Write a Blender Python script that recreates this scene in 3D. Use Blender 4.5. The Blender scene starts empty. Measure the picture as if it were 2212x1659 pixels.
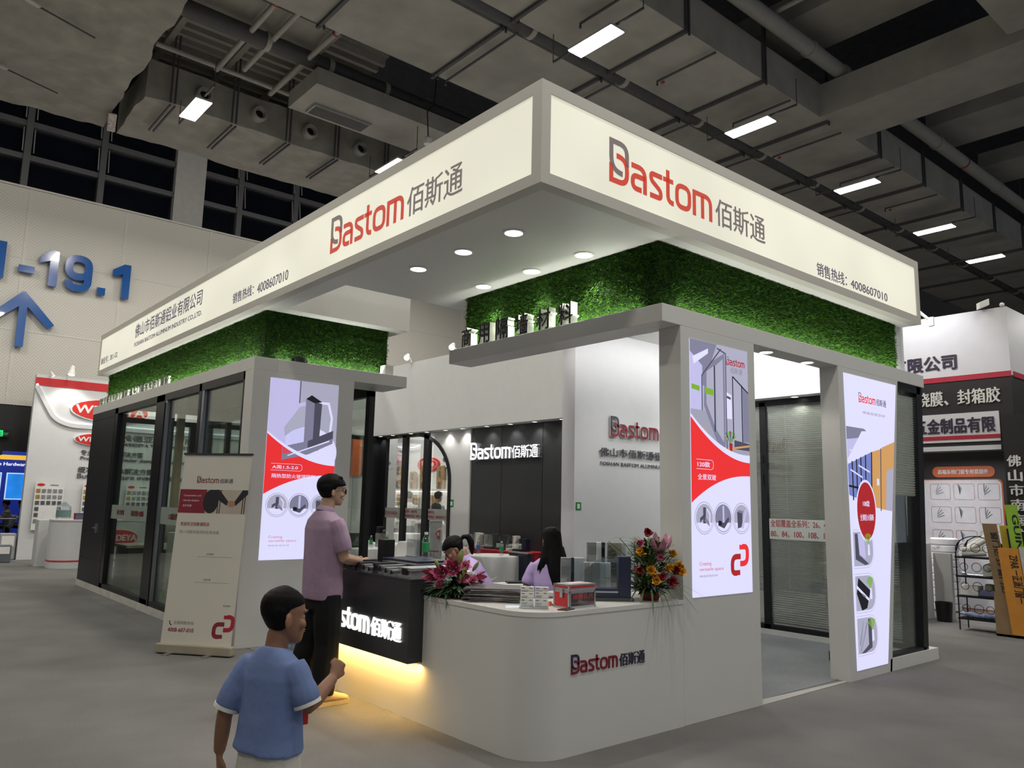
import bpy, math, random
import numpy as np
from mathutils import Vector as V, Matrix, noise as mnoise

# ------------------------------------------------------------ camera, world, exposure
SC = bpy.context.scene
COL = SC.collection
CAM_POS = V((-2.8935, -3.2122, 1.6))
YAW, PITCH, ROLL, FPX = 0.870204, 0.150459, 0.0218976, 1693.384

def camera_axes():
    fw = V((math.cos(PITCH)*math.cos(YAW), math.cos(PITCH)*math.sin(YAW), math.sin(PITCH)))
    r = V((math.sin(YAW), -math.cos(YAW), 0)); u = r.cross(fw)
    c, s = math.cos(ROLL), math.sin(ROLL)
    return fw, c*r+s*u, -s*r+c*u
FW, RT, UP = camera_axes()
cam = bpy.data.cameras.new('camera'); cam_ob = bpy.data.objects.new('camera', cam); COL.objects.link(cam_ob)
m = Matrix((RT, UP, -FW)).transposed().to_4x4(); m.translation = CAM_POS
cam_ob.matrix_world = m
cam.sensor_fit = 'HORIZONTAL'; cam.sensor_width = 36.0; cam.lens = FPX/2212*36.0
cam.clip_start = .05; cam.clip_end = 200
SC.camera = cam_ob
SC.view_settings.view_transform = 'Standard'; SC.view_settings.look = 'None'
SC.view_settings.gamma = 1; SC.view_settings.use_curve_mapping = False
SC.view_settings.exposure = 0.0
world = bpy.data.worlds.new('world'); SC.world = world; world.use_nodes = True
world.node_tree.nodes['Background'].inputs[0].default_value = (.80, .88, 1.0, 1)
world.node_tree.nodes['Background'].inputs[1].default_value = .24

def area_light(name, loc, sx, sy, power, color=(1, 1, 1), direction=(0, 0, -1), spread=180):
    l = bpy.data.lights.new(name, 'AREA'); l.shape = 'RECTANGLE'; l.size = sx; l.size_y = sy
    l.energy = power; l.color = color; l.spread = math.radians(spread)
    o = bpy.data.objects.new(name, l); COL.objects.link(o); o.location = loc
    d = V(direction).normalized()
    o.rotation_euler = d.to_track_quat('-Z', 'Y').to_euler()
    return o
def spot_light(name, loc, power, target, angle=80, blend=.6, color=(1, .97, .9), radius=.04):
    l = bpy.data.lights.new(name, 'SPOT'); l.energy = power; l.spot_size = math.radians(angle); l.spot_blend = blend
    l.color = color; l.shadow_soft_size = radius
    o = bpy.data.objects.new(name, l); COL.objects.link(o); o.location = loc
    o.rotation_euler = (V(target)-V(loc)).to_track_quat('-Z', 'Y').to_euler()
    return o
# hall lamps: rows of pendant fixtures 9 m up (the seven fixtures in view are modelled further down)
HALL_LAMPS = [(5.58, 4.93), (9.92, 4.9), (14.2, 4.86), (18.42, 4.84), (22.0, 4.84), (1.51, 11.7), (5.72, 11.35)]
HALL_POWER = 120
WARM = (1, .95, .85)
for hx, hy in HALL_LAMPS:
    area_light('hall_lamp_light', (hx, hy, 8.93), .30, .95, HALL_POWER, WARM)
for hx, hy in [(1.3, 4.9), (-3, 4.9), (-7, 4.9), (-3, 11.6), (-7, 11.6), (10, 11.5), (14.3, 11.5), (-3, 16), (1.5, 15.8), (6, 16), (11, 16),
               (-7, -2), (-2.5, -2), (2, -2), (6.5, -2), (11, -2), (15.5, -2), (-2.5, -9), (4, -9), (11, -9), (-7, 16)]:
    area_light('hall_lamp_light', (hx, hy, 8.93), .30, .95, HALL_POWER, WARM)

# added fill lamps, unseen behind the wrapped duct, brightening the upper perforated wall
for hx in (-6, -3, 0, 3, 6, 9, 12):
    area_light('added_wall_fill', (hx, 15.6, 10.2), 1.4, .2, 27, WARM, (0, 1, -.30))

# ------------------------------------------------------------ materials
MATS = {}
def _principled(name):
    ma = bpy.data.materials.new(name); ma.use_nodes = True
    nt = ma.node_tree; return ma, nt, nt.nodes['Principled BSDF']
def mat(name, col, rough=.5, metal=0.0, vary=.06, scale=6.0, bump=0.0, bscale=60.0, emit=None, estr=0.0, spec=.5, coat=0.0):
    """plain surface: principled with a little procedural noise in its colour and optional bump"""
    if name in MATS: return MATS[name]
    ma, nt, b = _principled(name); N = nt.nodes.new; L = nt.links.new
    b.inputs['Roughness'].default_value = rough; b.inputs['Metallic'].default_value = metal
    b.inputs['Specular IOR Level'].default_value = spec
    if coat: b.inputs['Coat Weight'].default_value = coat
    tc = N('ShaderNodeTexCoord'); nz = N('ShaderNodeTexNoise'); nz.inputs['Scale'].default_value = scale; nz.inputs['Detail'].default_value = 3
    L(tc.outputs['Object'], nz.inputs['Vector'])
    cr = N('ShaderNodeValToRGB')
    lo = [max(0, c*(1-vary)) for c in col]; hi = [min(1, c*(1+vary)) for c in col]
    cr.color_ramp.elements[0].position = .3; cr.color_ramp.elements[1].position = .7
    cr.color_ramp.elements[0].color = (*lo, 1); cr.color_ramp.elements[1].color = (*hi, 1)
    L(nz.outputs['Fac'], cr.inputs['Fac']); L(cr.outputs['Color'], b.inputs['Base Color'])
    if bump:
        n2 = N('ShaderNodeTexNoise'); n2.inputs['Scale'].default_value = bscale; n2.inputs['Detail'].default_value = 4
        L(tc.outputs['Object'], n2.inputs['Vector'])
        bp = N('ShaderNodeBump'); bp.inputs['Strength'].default_value = bump; bp.inputs['Distance'].default_value = .02
        L(n2.outputs['Fac'], bp.inputs['Height']); L(bp.outputs['Normal'], b.inputs['Normal'])
    if emit:
        b.inputs['Emission Color'].default_value = (*emit, 1); b.inputs['Emission Strength'].default_value = estr
    MATS[name] = ma; return ma
def glow(name, col, strength, vary=0.0, scale=1.2):
    """backlit film or lamp: emits its own printed colour"""
    if name in MATS: return MATS[name]
    ma, nt, b = _principled(name); N = nt.nodes.new; L = nt.links.new
    b.inputs['Base Color'].default_value = (*[c*.5 for c in col], 1); b.inputs['Roughness'].default_value = .5
    b.inputs['Specular IOR Level'].default_value = .25
    b.inputs['Emission Strength'].default_value = strength
    tc = N('ShaderNodeTexCoord'); nz = N('ShaderNodeTexNoise'); nz.inputs['Scale'].default_value = scale; nz.inputs['Detail'].default_value = 1
    cr = N('ShaderNodeValToRGB'); L(tc.outputs['Object'], nz.inputs['Vector']); L(nz.outputs['Fac'], cr.inputs['Fac'])
    cr.color_ramp.elements[0].position = .35; cr.color_ramp.elements[1].position = .65
    cr.color_ramp.elements[0].color = (*[c*(1-vary) for c in col], 1); cr.color_ramp.elements[1].color = (*col, 1)
    L(cr.outputs['Color'], b.inputs['Emission Color'])
    MATS[name] = ma; return ma
def glass(name, tint=(.9, .95, .93), refl=.10, gloss=(1, 1, 1)):
    if name in MATS: return MATS[name]
    ma = bpy.data.materials.new(name); ma.use_nodes = True; nt = ma.node_tree; nt.nodes.clear(); N = nt.nodes.new; L = nt.links.new
    out = N('ShaderNodeOutputMaterial'); mx = N('ShaderNodeMixShader'); tr = N('ShaderNodeBsdfTransparent'); gl = N('ShaderNodeBsdfGlossy')
    tr.inputs[0].default_value = (*tint, 1); gl.inputs[0].default_value = (*gloss, 1); gl.inputs['Roughness'].default_value = .02
    lw = N('ShaderNodeLayerWeight'); lw.inputs[0].default_value = .35
    ma2 = N('ShaderNodeMath'); ma2.operation = 'MULTIPLY_ADD'; ma2.inputs[1].default_value = .40; ma2.inputs[2].default_value = refl
    L(lw.outputs['Fresnel'], ma2.inputs[0]); L(ma2.outputs[0], mx.inputs[0]); L(tr.outputs[0], mx.inputs[1]); L(gl.outputs[0], mx.inputs[2])
    L(mx.outputs[0], out.inputs[0]); MATS[name] = ma; return ma

WHITE = mat('white_laminate', (.66, .655, .63), .42, vary=.02, scale=1.5)
OFFWHITE = mat('offwhite_paint', (.70, .70, .69), .55, vary=.02, scale=2)
FRAME_W = mat('canopy_frame_paint', (.54, .52, .47), .5, vary=.02, scale=2)
BLACK = mat('black_aluminium', (.012, .012, .014), .35, .3, vary=.2, scale=30)
CHAR = mat('charcoal_panel', (.045, .047, .052), .38, vary=.05, scale=2)
DARKCOUNTER = mat('dark_grey_laminate', (.035, .036, .042), .33, vary=.06, scale=3)
NAVY = mat('navy_panel', (.016, .02, .05), .4, vary=.1)
STEEL = mat('brushed_metal', (.55, .56, .58), .32, .9, vary=.08, scale=20)
ALU = mat('grey_aluminium', (.42, .43, .45), .4, .6, vary=.06, scale=20)
RED = mat('red_paint', (.55, .02, .025), .4, vary=.05)
DKRED = mat('dark_red_vinyl', (.22, .012, .03), .4, vary=.05)
INK = mat('black_ink', (.015, .014, .018), .5, vary=.1)
GREYINK = mat('dark_grey_vinyl', (.06, .06, .085), .45, vary=.05)
CARD = mat('white_card', (.78, .77, .74), .6, vary=.03)
PAPER_TXT = mat('grey_print', (.22, .22, .22), .6, vary=.1)
GLASS = glass('clear_glass', (.95, .97, .96), .05)
GLASS_T = glass('tinted_glass', (.86, .91, .88), .06)
CLEARP = glass('clear_plastic', (.92, .95, .96), .07)
LAMP = glow('lamp_diffuser', (1, .97, .9), 14.0)
DLENS = glow('downlight_lens', (1, .97, .92), 6.0)
LEDW = glow('white_led_strip', (.97, 1, .93), 4.0)
LEDY = glow('amber_led_strip', (1, .62, .16), 6.0)
SIGN = glow('backlit_sign_fabric', (.84, .82, .68), .80, vary=.16, scale=.9)
SIGN_R = glow('backlit_red_film', (.50, .048, .026), .85, vary=0)
SIGN_G = glow('backlit_grey_film', (.15, .125, .12), .85, vary=0)
SIGN_T = glow('backlit_text_film', (.085, .07, .11), .85, vary=0)

# ------------------------------------------------------------ mesh helpers
BASE = {}          # world location of each parent, so that parts can be given in world coordinates
def tag(o, label=None, cat=None, group=None, kind=None):
    if label: o['label'] = label
    if cat: o['category'] = cat
    if group: o['group'] = group
    if kind: o['kind'] = kind
    return o
def thing(name, label, cat, loc=(0, 0, 0), group=None):
    o = bpy.data.objects.new(name, None); COL.objects.link(o); o.location = loc; o.empty_display_size = .1
    BASE[o] = V(loc); return tag(o, label, cat, group)
def copy_tree(o, parent=None):
    c = o.copy(); COL.objects.link(c)
    if parent is not None: c.parent = parent
    for ch in list(o.children): copy_tree(ch, c)
    BASE[c] = V(c.location)
    return c
class MB:
    def __init__(s): s.v = []; s.f = []; s.m = []
    def add(s, vs, fs, mi=0):
        n = len(s.v); s.v.extend([tuple(v) for v in vs]); s.f.extend([tuple(i+n for i in f) for f in fs]); s.m.extend([mi]*len(fs)); return s
    def box(s, x0, x1, y0, y1, z0, z1, mi=0):
        x0, x1 = min(x0, x1), max(x0, x1); y0, y1 = min(y0, y1), max(y0, y1); z0, z1 = min(z0, z1), max(z0, z1)
        vs = [(x, y, z) for z in (z0, z1) for y in (y0, y1) for x in (x0, x1)]
        return s.add(vs, [(0, 2, 3, 1), (4, 5, 7, 6), (0, 1, 5, 4), (2, 6, 7, 3), (0, 4, 6, 2), (1, 3, 7, 5)], mi)
    def obox(s, c, ax, ay, az, mi=0):
        c, ax, ay, az = V(c), V(ax), V(ay), V(az)
        vs = [c+i*ax+j*ay+k*az for k in (-1, 1) for j in (-1, 1) for i in (-1, 1)]
        return s.add(vs, [(0, 2, 3, 1), (4, 5, 7, 6), (0, 1, 5, 4), (2, 6, 7, 3), (0, 4, 6, 2), (1, 3, 7, 5)], mi)
    def bar(s, a, b, w, h=None, up=(0, 0, 1), mi=0):
        a, b = V(a), V(b); d = b-a; L = d.length; d.normalize(); up = V(up)
        if abs(d.dot(up)) > .98: up = V((1, 0, 0))
        sx = d.cross(up).normalized(); sy = sx.cross(d); h = h or w
        return s.obox((a+b)/2, d*L/2, sx*w/2, sy*h/2, mi)
    def prism(s, pts, fr, d0, d1, mi=0, sides=None):
        """2-d outline pts on frame fr=(O,R,U,N), from depth d0 to d1 along N (d1 is the front)"""
        O, R, U, N = fr; n = len(pts)
        vs = [O+R*p[0]+U*p[1]+N*d0 for p in pts]+[O+R*p[0]+U*p[1]+N*d1 for p in pts]
        s.add(vs, [tuple(range(n, 2*n)), tuple(reversed(range(n)))], mi)
        return s.add(vs, [(i, (i+1) % n, n+(i+1) % n, n+i) for i in range(n)], mi if sides is None else sides)
    def flat(s, pts, fr, d=0, mi=0):
        O, R, U, N = fr
        return s.add([O+R*p[0]+U*p[1]+N*d for p in pts], [tuple(range(len(pts)))], mi)
    def tube(s, pts, r, n=10, mi=0, caps=True):
        pts = [V(p) for p in pts]; rs = r if isinstance(r, (list, tuple)) else [r]*len(pts)
        rings = []; prev = None
        for i, p in enumerate(pts):
            d = (pts[min(i+1, len(pts)-1)]-pts[max(i-1, 0)]).normalized()
            if prev is None:
                ref = V((0, 0, 1)) if abs(d.z) < .9 else V((1, 0, 0))
                a = d.cross(ref).normalized()
            else: a = (prev-d*prev.dot(d)).normalized()
            prev = a; b = d.cross(a); rings.append([p+(a*math.cos(t)+b*math.sin(t))*rs[i] for t in [2*math.pi*k/n for k in range(n)]])
        return s.loft(rings, mi, caps)
    def loft(s, rings, mi=0, caps=True, closed=True):
        n = len(rings[0]); vs = [v for r in rings for v in r]; fs = []
        for i in range(len(rings)-1):
            for k in range(n if closed else n-1):
                fs.append((i*n+k, i*n+(k+1) % n, (i+1)*n+(k+1) % n, (i+1)*n+k))
        if caps and closed: fs += [tuple(reversed(range(n))), tuple(range((len(rings)-1)*n, len(rings)*n))]
        return s.add(vs, fs, mi)
    def lathe(s, prof, c=(0, 0, 0), n=20, mi=0, ax=None):
        """prof: (radius, height) pairs about an axis through c"""
        c = V(c); az = V(ax or (0, 0, 1)).normalized(); a = az.orthogonal().normalized(); b = az.cross(a)
        return s.loft([[c+az*h+(a*math.cos(t)+b*math.sin(t))*max(r, 1e-4) for t in [2*math.pi*k/n for k in range(n)]] for r, h in prof], mi)
    def ball(s, c, rx, ry=None, rz=None, n=12, m=8, mi=0, axes=None):
        ry = ry or rx; rz = rz or rx; c = V(c); X, Y, Z = axes or (V((1, 0, 0)), V((0, 1, 0)), V((0, 0, 1)))
        rings = []
        for i in range(m+1):
            ph = math.pi*(i/m)-math.pi/2; cr = max(math.cos(ph), 1e-3)
            rings.append([c+X*(rx*cr*math.cos(t))+Y*(ry*cr*math.sin(t))+Z*(rz*math.sin(ph)) for t in [2*math.pi*k/n for k in range(n)]])
        return s.loft(rings, mi)
    def build(s, name, mats, parent=None, smooth=False, bevel=0, seg=2):
        me = bpy.data.meshes.new(name)
        off = V((0, 0, 0)); p = parent
        if p is not None: off = BASE.get(p, V((0, 0, 0)))
        me.from_pydata([(v[0]-off.x, v[1]-off.y, v[2]-off.z) for v in s.v], [], s.f)
        mats = mats if isinstance(mats, (list, tuple)) else [mats]
        for q in mats: me.materials.append(q)
        if len(mats) > 1: me.polygons.foreach_set('material_index', s.m)
        if smooth:
            me.polygons.foreach_set('use_smooth', [True]*len(me.polygons)); me.set_sharp_from_angle(angle=math.radians(40))
        me.update()
        o = bpy.data.objects.new(name, me); COL.objects.link(o)
        if parent is not None: o.parent = parent
        BASE[o] = off
        if bevel:
            b = o.modifiers.new('bevel', 'BEVEL'); b.width = bevel; b.segments = seg; b.limit_method = 'ANGLE'
        return o
X1, Y1, Z1 = V((1, 0, 0)), V((0, 1, 0)), V((0, 0, 1))
def face_y(y): return (V((0, y, 0)), X1, Z1, -Y1)       # a wall facing -Y: across = +X
def face_x(x): return (V((x, 0, 0)), -Y1, Z1, -X1)      # a wall facing -X: across = -Y
def on_frame(O, R, U): R, U = V(R).normalized(), V(U).normalized(); return (V(O), R, U, R.cross(U).normalized())
def rect(a0, a1, b0, b1): return [(a0, b0), (a1, b0), (a1, b1), (a0, b1)]
def rrect(a0, a1, b0, b1, r, n=5):
    pts = []
    for cx, cy, s in ((a1-r, b0+r, -90), (a1-r, b1-r, 0), (a0+r, b1-r, 90), (a0+r, b0+r, 180)):
        pts += [(cx+r*math.cos(math.radians(s+90*k/n)), cy+r*math.sin(math.radians(s+90*k/n))) for k in range(n+1)]
    return pts
def ellipse(cx, cy, rx, ry=None, n=28):
    ry = ry or rx; return [(cx+rx*math.cos(2*math.pi*k/n), cy+ry*math.sin(2*math.pi*k/n)) for k in range(n)]
def curve_y(x0, x1, fn, n=20): return [(x0+(x1-x0)*k/n, fn(k/n)) for k in range(n+1)]

# ------------------------------------------------------------ writing
_TXT = {}
def glyphs(body):
    k = body
    if k not in _TXT:
        cu = bpy.data.curves.new('writing', 'FONT'); cu.body = body; cu.resolution_u = 3; cu.extrude = .5
        ob = bpy.data.objects.new('writing', cu); me = ob.to_mesh()
        vs = np.array([v.co[:] for v in me.vertices]) if len(me.vertices) else np.zeros((1, 3)); fs = [tuple(p.vertices) for p in me.polygons]
        nz = [p.normal.z for p in me.polygons]; ob.to_mesh_clear(); bpy.data.objects.remove(ob); bpy.data.curves.remove(cu)
        _TXT[k] = (vs, fs, nz)
    return _TXT[k]
def write(mb, body, fr, a0, a1, b0, b1, d0=0, d1=.002, mi=0, side=None, bold=0.0, keep=False, align='l'):
    """set a line of writing into the rectangle a0..a1 x b0..b1 of frame fr, standing from depth d0 to d1"""
    vs, fs, nz = glyphs(body); lo, hi = vs.min(0), vs.max(0); w, h = hi[0]-lo[0], hi[1]-lo[1]
    sy = (b1-b0)/max(h, 1e-6); sx = (a1-a0)/max(w, 1e-6)
    if keep:
        sx = min(abs(sx), abs(sy)); sy = sx
        if align == 'c': a0 = (a0+a1)/2-w*sx/2
        if align == 'r': a0 = a1-w*sx
    O, R, U, N = fr
    for k in ((-1, 1) if bold else (0,)):
        n = len(mb.v); dx, dy = k*bold*1.3*sx, k*bold*.55*sy; dz = k*.04*(d1-d0)
        for v in vs: mb.v.append(tuple(O+R*(a0+(v[0]-lo[0])*sx+dx)+U*(b0+(v[1]-lo[1])*sy+dy)+N*(d0 if v[2] < 0 else d1+dz)))
        for f, z in zip(fs, nz):
            if z < -.5: continue
            mb.f.append(tuple(i+n for i in f)); mb.m.append(mi if (z > .5 or side is None) else side)
    return mb
def _round_path(pts, rad, closed=False):
    pts = [V((p[0], p[1], 0)) for p in pts]; out = []; n = len(pts)
    for i, p in enumerate(pts):
        r = rad[i] if isinstance(rad, (list, tuple)) else rad
        if r <= 0 or (not closed and i in (0, n-1)): out.append(p); continue
        a, b = pts[i-1], pts[(i+1) % n]; u, w = (a-p), (b-p); t = min(r, u.length*(.96 if i == 1 and not closed else .48), w.length*(.96 if i == n-2 and not closed else .48))
        s, e = p+u.normalized()*t, p+w.normalized()*t
        for k in range(7):
            q = k/6; out.append(s*(1-q)**2+p*2*q*(1-q)+e*q*q)
    return out
def ribbon(mb, pts, rad, w, fr, d0, d1, mi=0, closed=False, side=None):
    P = _round_path(pts, rad, closed); P = [p for i, p in enumerate(P) if (i == 0 and not closed) or (p-P[i-1]).length > 1e-6]; n = len(P); Lf, Rt = [], []
    for i, p in enumerate(P):
        a = P[i-1] if (i or closed) else p; b = P[(i+1) % n] if (i < n-1 or closed) else p
        u = (p-a).normalized() if (p-a).length > 1e-7 else None; q = (b-p).normalized() if (b-p).length > 1e-7 else None
        u = u or q; q = q or u
        t = (u+q); t = t.normalized() if t.length > 1e-6 else u
        nrm = V((-t.y, t.x, 0)); c = max(nrm.dot(V((-u.y, u.x, 0))), .45)
        Lf.append(p+nrm*(w/2/c)); Rt.append(p-nrm*(w/2/c))
    O, R, U, N = fr
    W3 = lambda p, d: O+R*p.x+U*p.y+N*d
    vs = [W3(p, d1) for p in Lf]+[W3(p, d1) for p in Rt]+[W3(p, d0) for p in Lf]+[W3(p, d0) for p in Rt]
    m_ = n if closed else n-1; sm = mi if side is None else side
    fs = [(n+i, n+(i+1) % n, (i+1) % n, i) for i in range(m_)]
    mb.add(vs, fs, mi)
    sd = [(i, (i+1) % n, 2*n+(i+1) % n, 2*n+i) for i in range(m_)]+[(n+(i+1) % n, n+i, 3*n+i, 3*n+(i+1) % n) for i in range(m_)]
    if not closed: sd += [(0, 2*n, 3*n, n), (n-1, 2*n-1, 4*n-1, 3*n-1)]
    mb.add(vs, sd, sm)
def company_mark(mb, fr, a0, b0, s, d0=0, d1=.002, mats=(0, 1, 2), side=None, cjk=True, swap=False):
    """the company's lettering: two linked loops, five rounded letters and three characters; s = height of a small letter"""
    g, r, k = mats
    def rb(pts, rad, mi, dx, w=.19, closed=False, y0=0): ribbon(mb, [((a0)+(p[0]+dx)*s, b0+(p[1]+y0)*s) for p in pts], (rad*s if not isinstance(rad, (list, tuple)) else [q*s for q in rad]), w*s, fr, d0, d1, mi, closed, side)
    rb([(.88, .72), (.88, 1.45), (.1, 1.45), (.1, .42), (.66, .40)], [0, .55, 0, .5, 0], g, 0)
    rb([(.1, .66), (.1, .08), (.88, .08), (.88, .98), (.36, .98)], [0, 0, .45, .5, 0], r, 0)
    rb([(.04, .9), (.74, .9), (.74, 0)], [0, .34, 0], r, 1.07)
    rb([(.74, .56), (.1, .56), (.1, .1), (.56, .1)], [0, .26, .24, 0], r, 1.07)
    rb([(.70, .9), (.1, .9), (.1, .66), (.62, .36), (.62, .1), (.04, .1)], [0, .22, .2, .2, .22, 0], r, 2.04)
    rb([(.26, 1.28), (.26, .1), (.58, .1)], [0, .26, 0], r, 2.8); rb([(0, .9), (.56, .9)], 0, r, 2.8, .17)
    rb([(.1, .1), (.1, .9), (.83, .9), (.83, .1)], .3, r, 3.47, closed=True)
    rb([(.1, 0), (.1, .9), (1.1, .9), (1.1, 0)], [0, 0, .34, 0], r, 4.49); rb([(.6, 0), (.6, .86)], 0, r, 4.49)
    if cjk:
        for i, c in enumerate('佰斯通'):
            x = 5.91+1.15*i; write(mb, c, fr, a0+x*s, a0+(x+1.06)*s, b0-.02*s, b0+1.05*s, d0, d1, k, side, bold=.006)
def loops_mark(mb, fr, a0, b0, s, d=.003, mats=(0, 1)):
    """the two-link emblem; s = overall height"""
    for pts, rad, mi in (([(.42, .05), (.42, .12), (.10, .12), (.10, .62), (.55, .62)], [0, .0, .32, .32, 0], mats[0]), ([(.52, .40), (.92, .40), (.92, .92), (.58, .92), (.58, .98)], [0, .32, .32, 0, 0], mats[1])):
        ribbon(mb, [(a0+p[0]*s, b0+p[1]*s) for p in pts], [q*s for q in rad], .17*s, fr, 0, d, mi)
# ============================================================ THE HALL
def carpet(name, col, spots):
    ma, nt, b = _principled(name); N = nt.nodes.new; L = nt.links.new
    b.inputs['Roughness'].default_value = .95; b.inputs['Specular IOR Level'].default_value = .1
    tc = N('ShaderNodeTexCoord'); n1 = N('ShaderNodeTexNoise'); n1.inputs['Scale'].default_value = 170; n1.inputs['Detail'].default_value = 4
    n2 = N('ShaderNodeTexNoise'); n2.inputs['Scale'].default_value = 1.3; n2.inputs['Detail'].default_value = 5
    for n_ in (n1, n2): L(tc.outputs['Object'], n_.inputs['Vector'])
    ad = N('ShaderNodeMath'); ad.operation = 'MULTIPLY_ADD'; ad.inputs[1].default_value = spots; L(n2.outputs['Fac'], ad.inputs[0]); L(n1.outputs['Fac'], ad.inputs[2])
    cr = N('ShaderNodeValToRGB'); cr.color_ramp.elements[0].position = .45; cr.color_ramp.elements[1].position = .95
    cr.color_ramp.elements[0].color = (*[c*.62 for c in col], 1); cr.color_ramp.elements[1].color = (*[c*1.35 for c in col], 1)
    L(ad.outputs[0], cr.inputs['Fac']); L(cr.outputs['Color'], b.inputs['Base Color'])
    bp = N('ShaderNodeBump'); bp.inputs['Strength'].default_value = .5; bp.inputs['Distance'].default_value = .01
    L(n1.outputs['Fac'], bp.inputs['Height']); L(bp.outputs['Normal'], b.inputs['Normal']); return ma
CARPET = carpet('hall_carpet', (.168, .166, .163), .45)
CARPET_B = carpet('booth_carpet', (.20, .21, .22), .4)
def struct(name, mb, mats, **k): return tag(mb.build(name, mats, **k), kind='structure')
struct('floor', MB().box(-14, 40, -14, 45, -.12, 0), CARPET)
bc = MB().box(.62, 6.9, .70, 12.45, 0, .004); tag(bc.build('booth_carpet', CARPET_B), 'lighter grey carpet laid inside the booth behind the white counter', 'carpet')
es = MB(); es.prism([(3.07, .585), (4.55, .60), (4.55, .64), (3.07, .70)], (V((0, 0, 0)), X1, Y1, Z1), 0, .006)
tag(es.build('carpet_edging_strip', mat('edging_tape', (.36, .35, .33), .6)), 'pale strip edging the carpet across the doorway of the right room', 'edging strip')
CONC = mat('ceiling_slab_paint', (.05, .052, .062), .9, vary=.2)
struct('ceiling', MB().box(-14, 40, -14, 45, 14.6, 14.9), CONC)
# perforated wall, with its rows of little holes
def perforated():
    ma, nt, b = _principled('perforated_panel'); N = nt.nodes.new; L = nt.links.new
    b.inputs['Roughness'].default_value = .55
    tc = N('ShaderNodeTexCoord'); mp = N('ShaderNodeMapping'); L(tc.outputs['Object'], mp.inputs[0])
    mp.inputs['Rotation'].default_value = (math.radians(90), 0, 0); mp.inputs['Scale'].default_value = (1, 1, 1)
    br = N('ShaderNodeTexBrick'); L(mp.outputs[0], br.inputs['Vector'])
    br.inputs['Scale'].default_value = 1; br.inputs['Brick Width'].default_value = .075; br.inputs['Row Height'].default_value = .045; br.inputs['Mortar Size'].default_value = .017
    br.inputs['Mortar Smooth'].default_value = .3
    br.inputs['Color1'].default_value = (.36, .35, .32, 1); br.inputs['Color2'].default_value = (.39, .38, .35, 1); br.inputs['Mortar'].default_value = (.60, .58, .53, 1)
    L(br.outputs['Color'], b.inputs['Base Color']); return ma
PERF = perforated()
PLAINW = mat('wall_panel_joint', (.57, .55, .50), .55, vary=.03)
HALLBLACK = mat('black_wall_paint', (.010, .010, .011), .5, vary=.1)
wm = MB()
wm.box(-14, 24, 20.2, 20.5, 3.80, 9.53, 0)
for x in (-7.15, -4.74, -2.34, .066, 2.43, 4.79, 7.16, 9.52, 11.93, 14.33): wm.box(x-.04, x+.04, 20.19, 20.2, 3.80, 9.53, 1)
for z in (5.73, 7.65): wm.box(-14, 24, 20.194, 20.2, z-.015, z+.015, 1)
wm.box(-14, 24, 20.16, 20.5, 9.53, 9.58, 1)
struct('wall_rear', wm, [PERF, PLAINW])
bm_ = MB(); bm_.box(-14, .107, 20.22, 20.5, 2.52, 3.80); bm_.box(1.35, 24, 20.22, 20.5, 0, 3.80); bm_.box(-14, -.41, 20.22, 20.5, 0, 2.52); bm_.box(.107, 1.35, 20.22, 20.5, 2.63, 3.80); bm_.box(-.094, .05, 20.12, 20.22, 0, 2.64)
struct('wall_rear_lower', bm_, HALLBLACK)
struct('wall_left', MB().box(-14.2, -14, -14, 45, 0, 14.6), mat('side_wall_paint', (.22, .22, .21), .8))
struct('wall_right', MB().box(40, 40.2, -14, 45, 0, 14.6), mat('side_wall_paint', (.22, .22, .21), .8))
NIGHT = mat('night_glass', (.004, .005, .009), .12, vary=.2, spec=.5)
struct('window_1', MB().box(-14, 24, 20.4, 20.5, 9.58, 14.6), NIGHT)
MULL = mat('window_mullion', (.075, .078, .084), .5, vary=.05); MULL_L = mat('window_stay', (.40, .41, .42), .35, .5)
wf = MB()
for z0, z1 in ((10.33, 10.48), (11.26, 11.42)): wf.box(-14, 24, 20.25, 20.4, z0, z1)
for x in (-4.74, -2.34, -.134, 1.685, 5.60, 7.44, 9.28, 11.13):
    wf.box(x-.08, x+.08, 20.2, 20.4, 9.58, 14.6)
    for s in (-1, 1):
        for z in (10.5, 11.44): wf.bar((x+s*.13, 20.12, z), (x+s*.13, 20.25, z+.70), .025, mi=1)
struct('trim_1', wf, [MULL, MULL_L])
struct('column_rear', MB().box(3.63, 4.49, 20.17, 20.4, 9.58, 14.6), mat('column_paint', (.36, .36, .35), .7, bump=.15, bscale=8))
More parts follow.
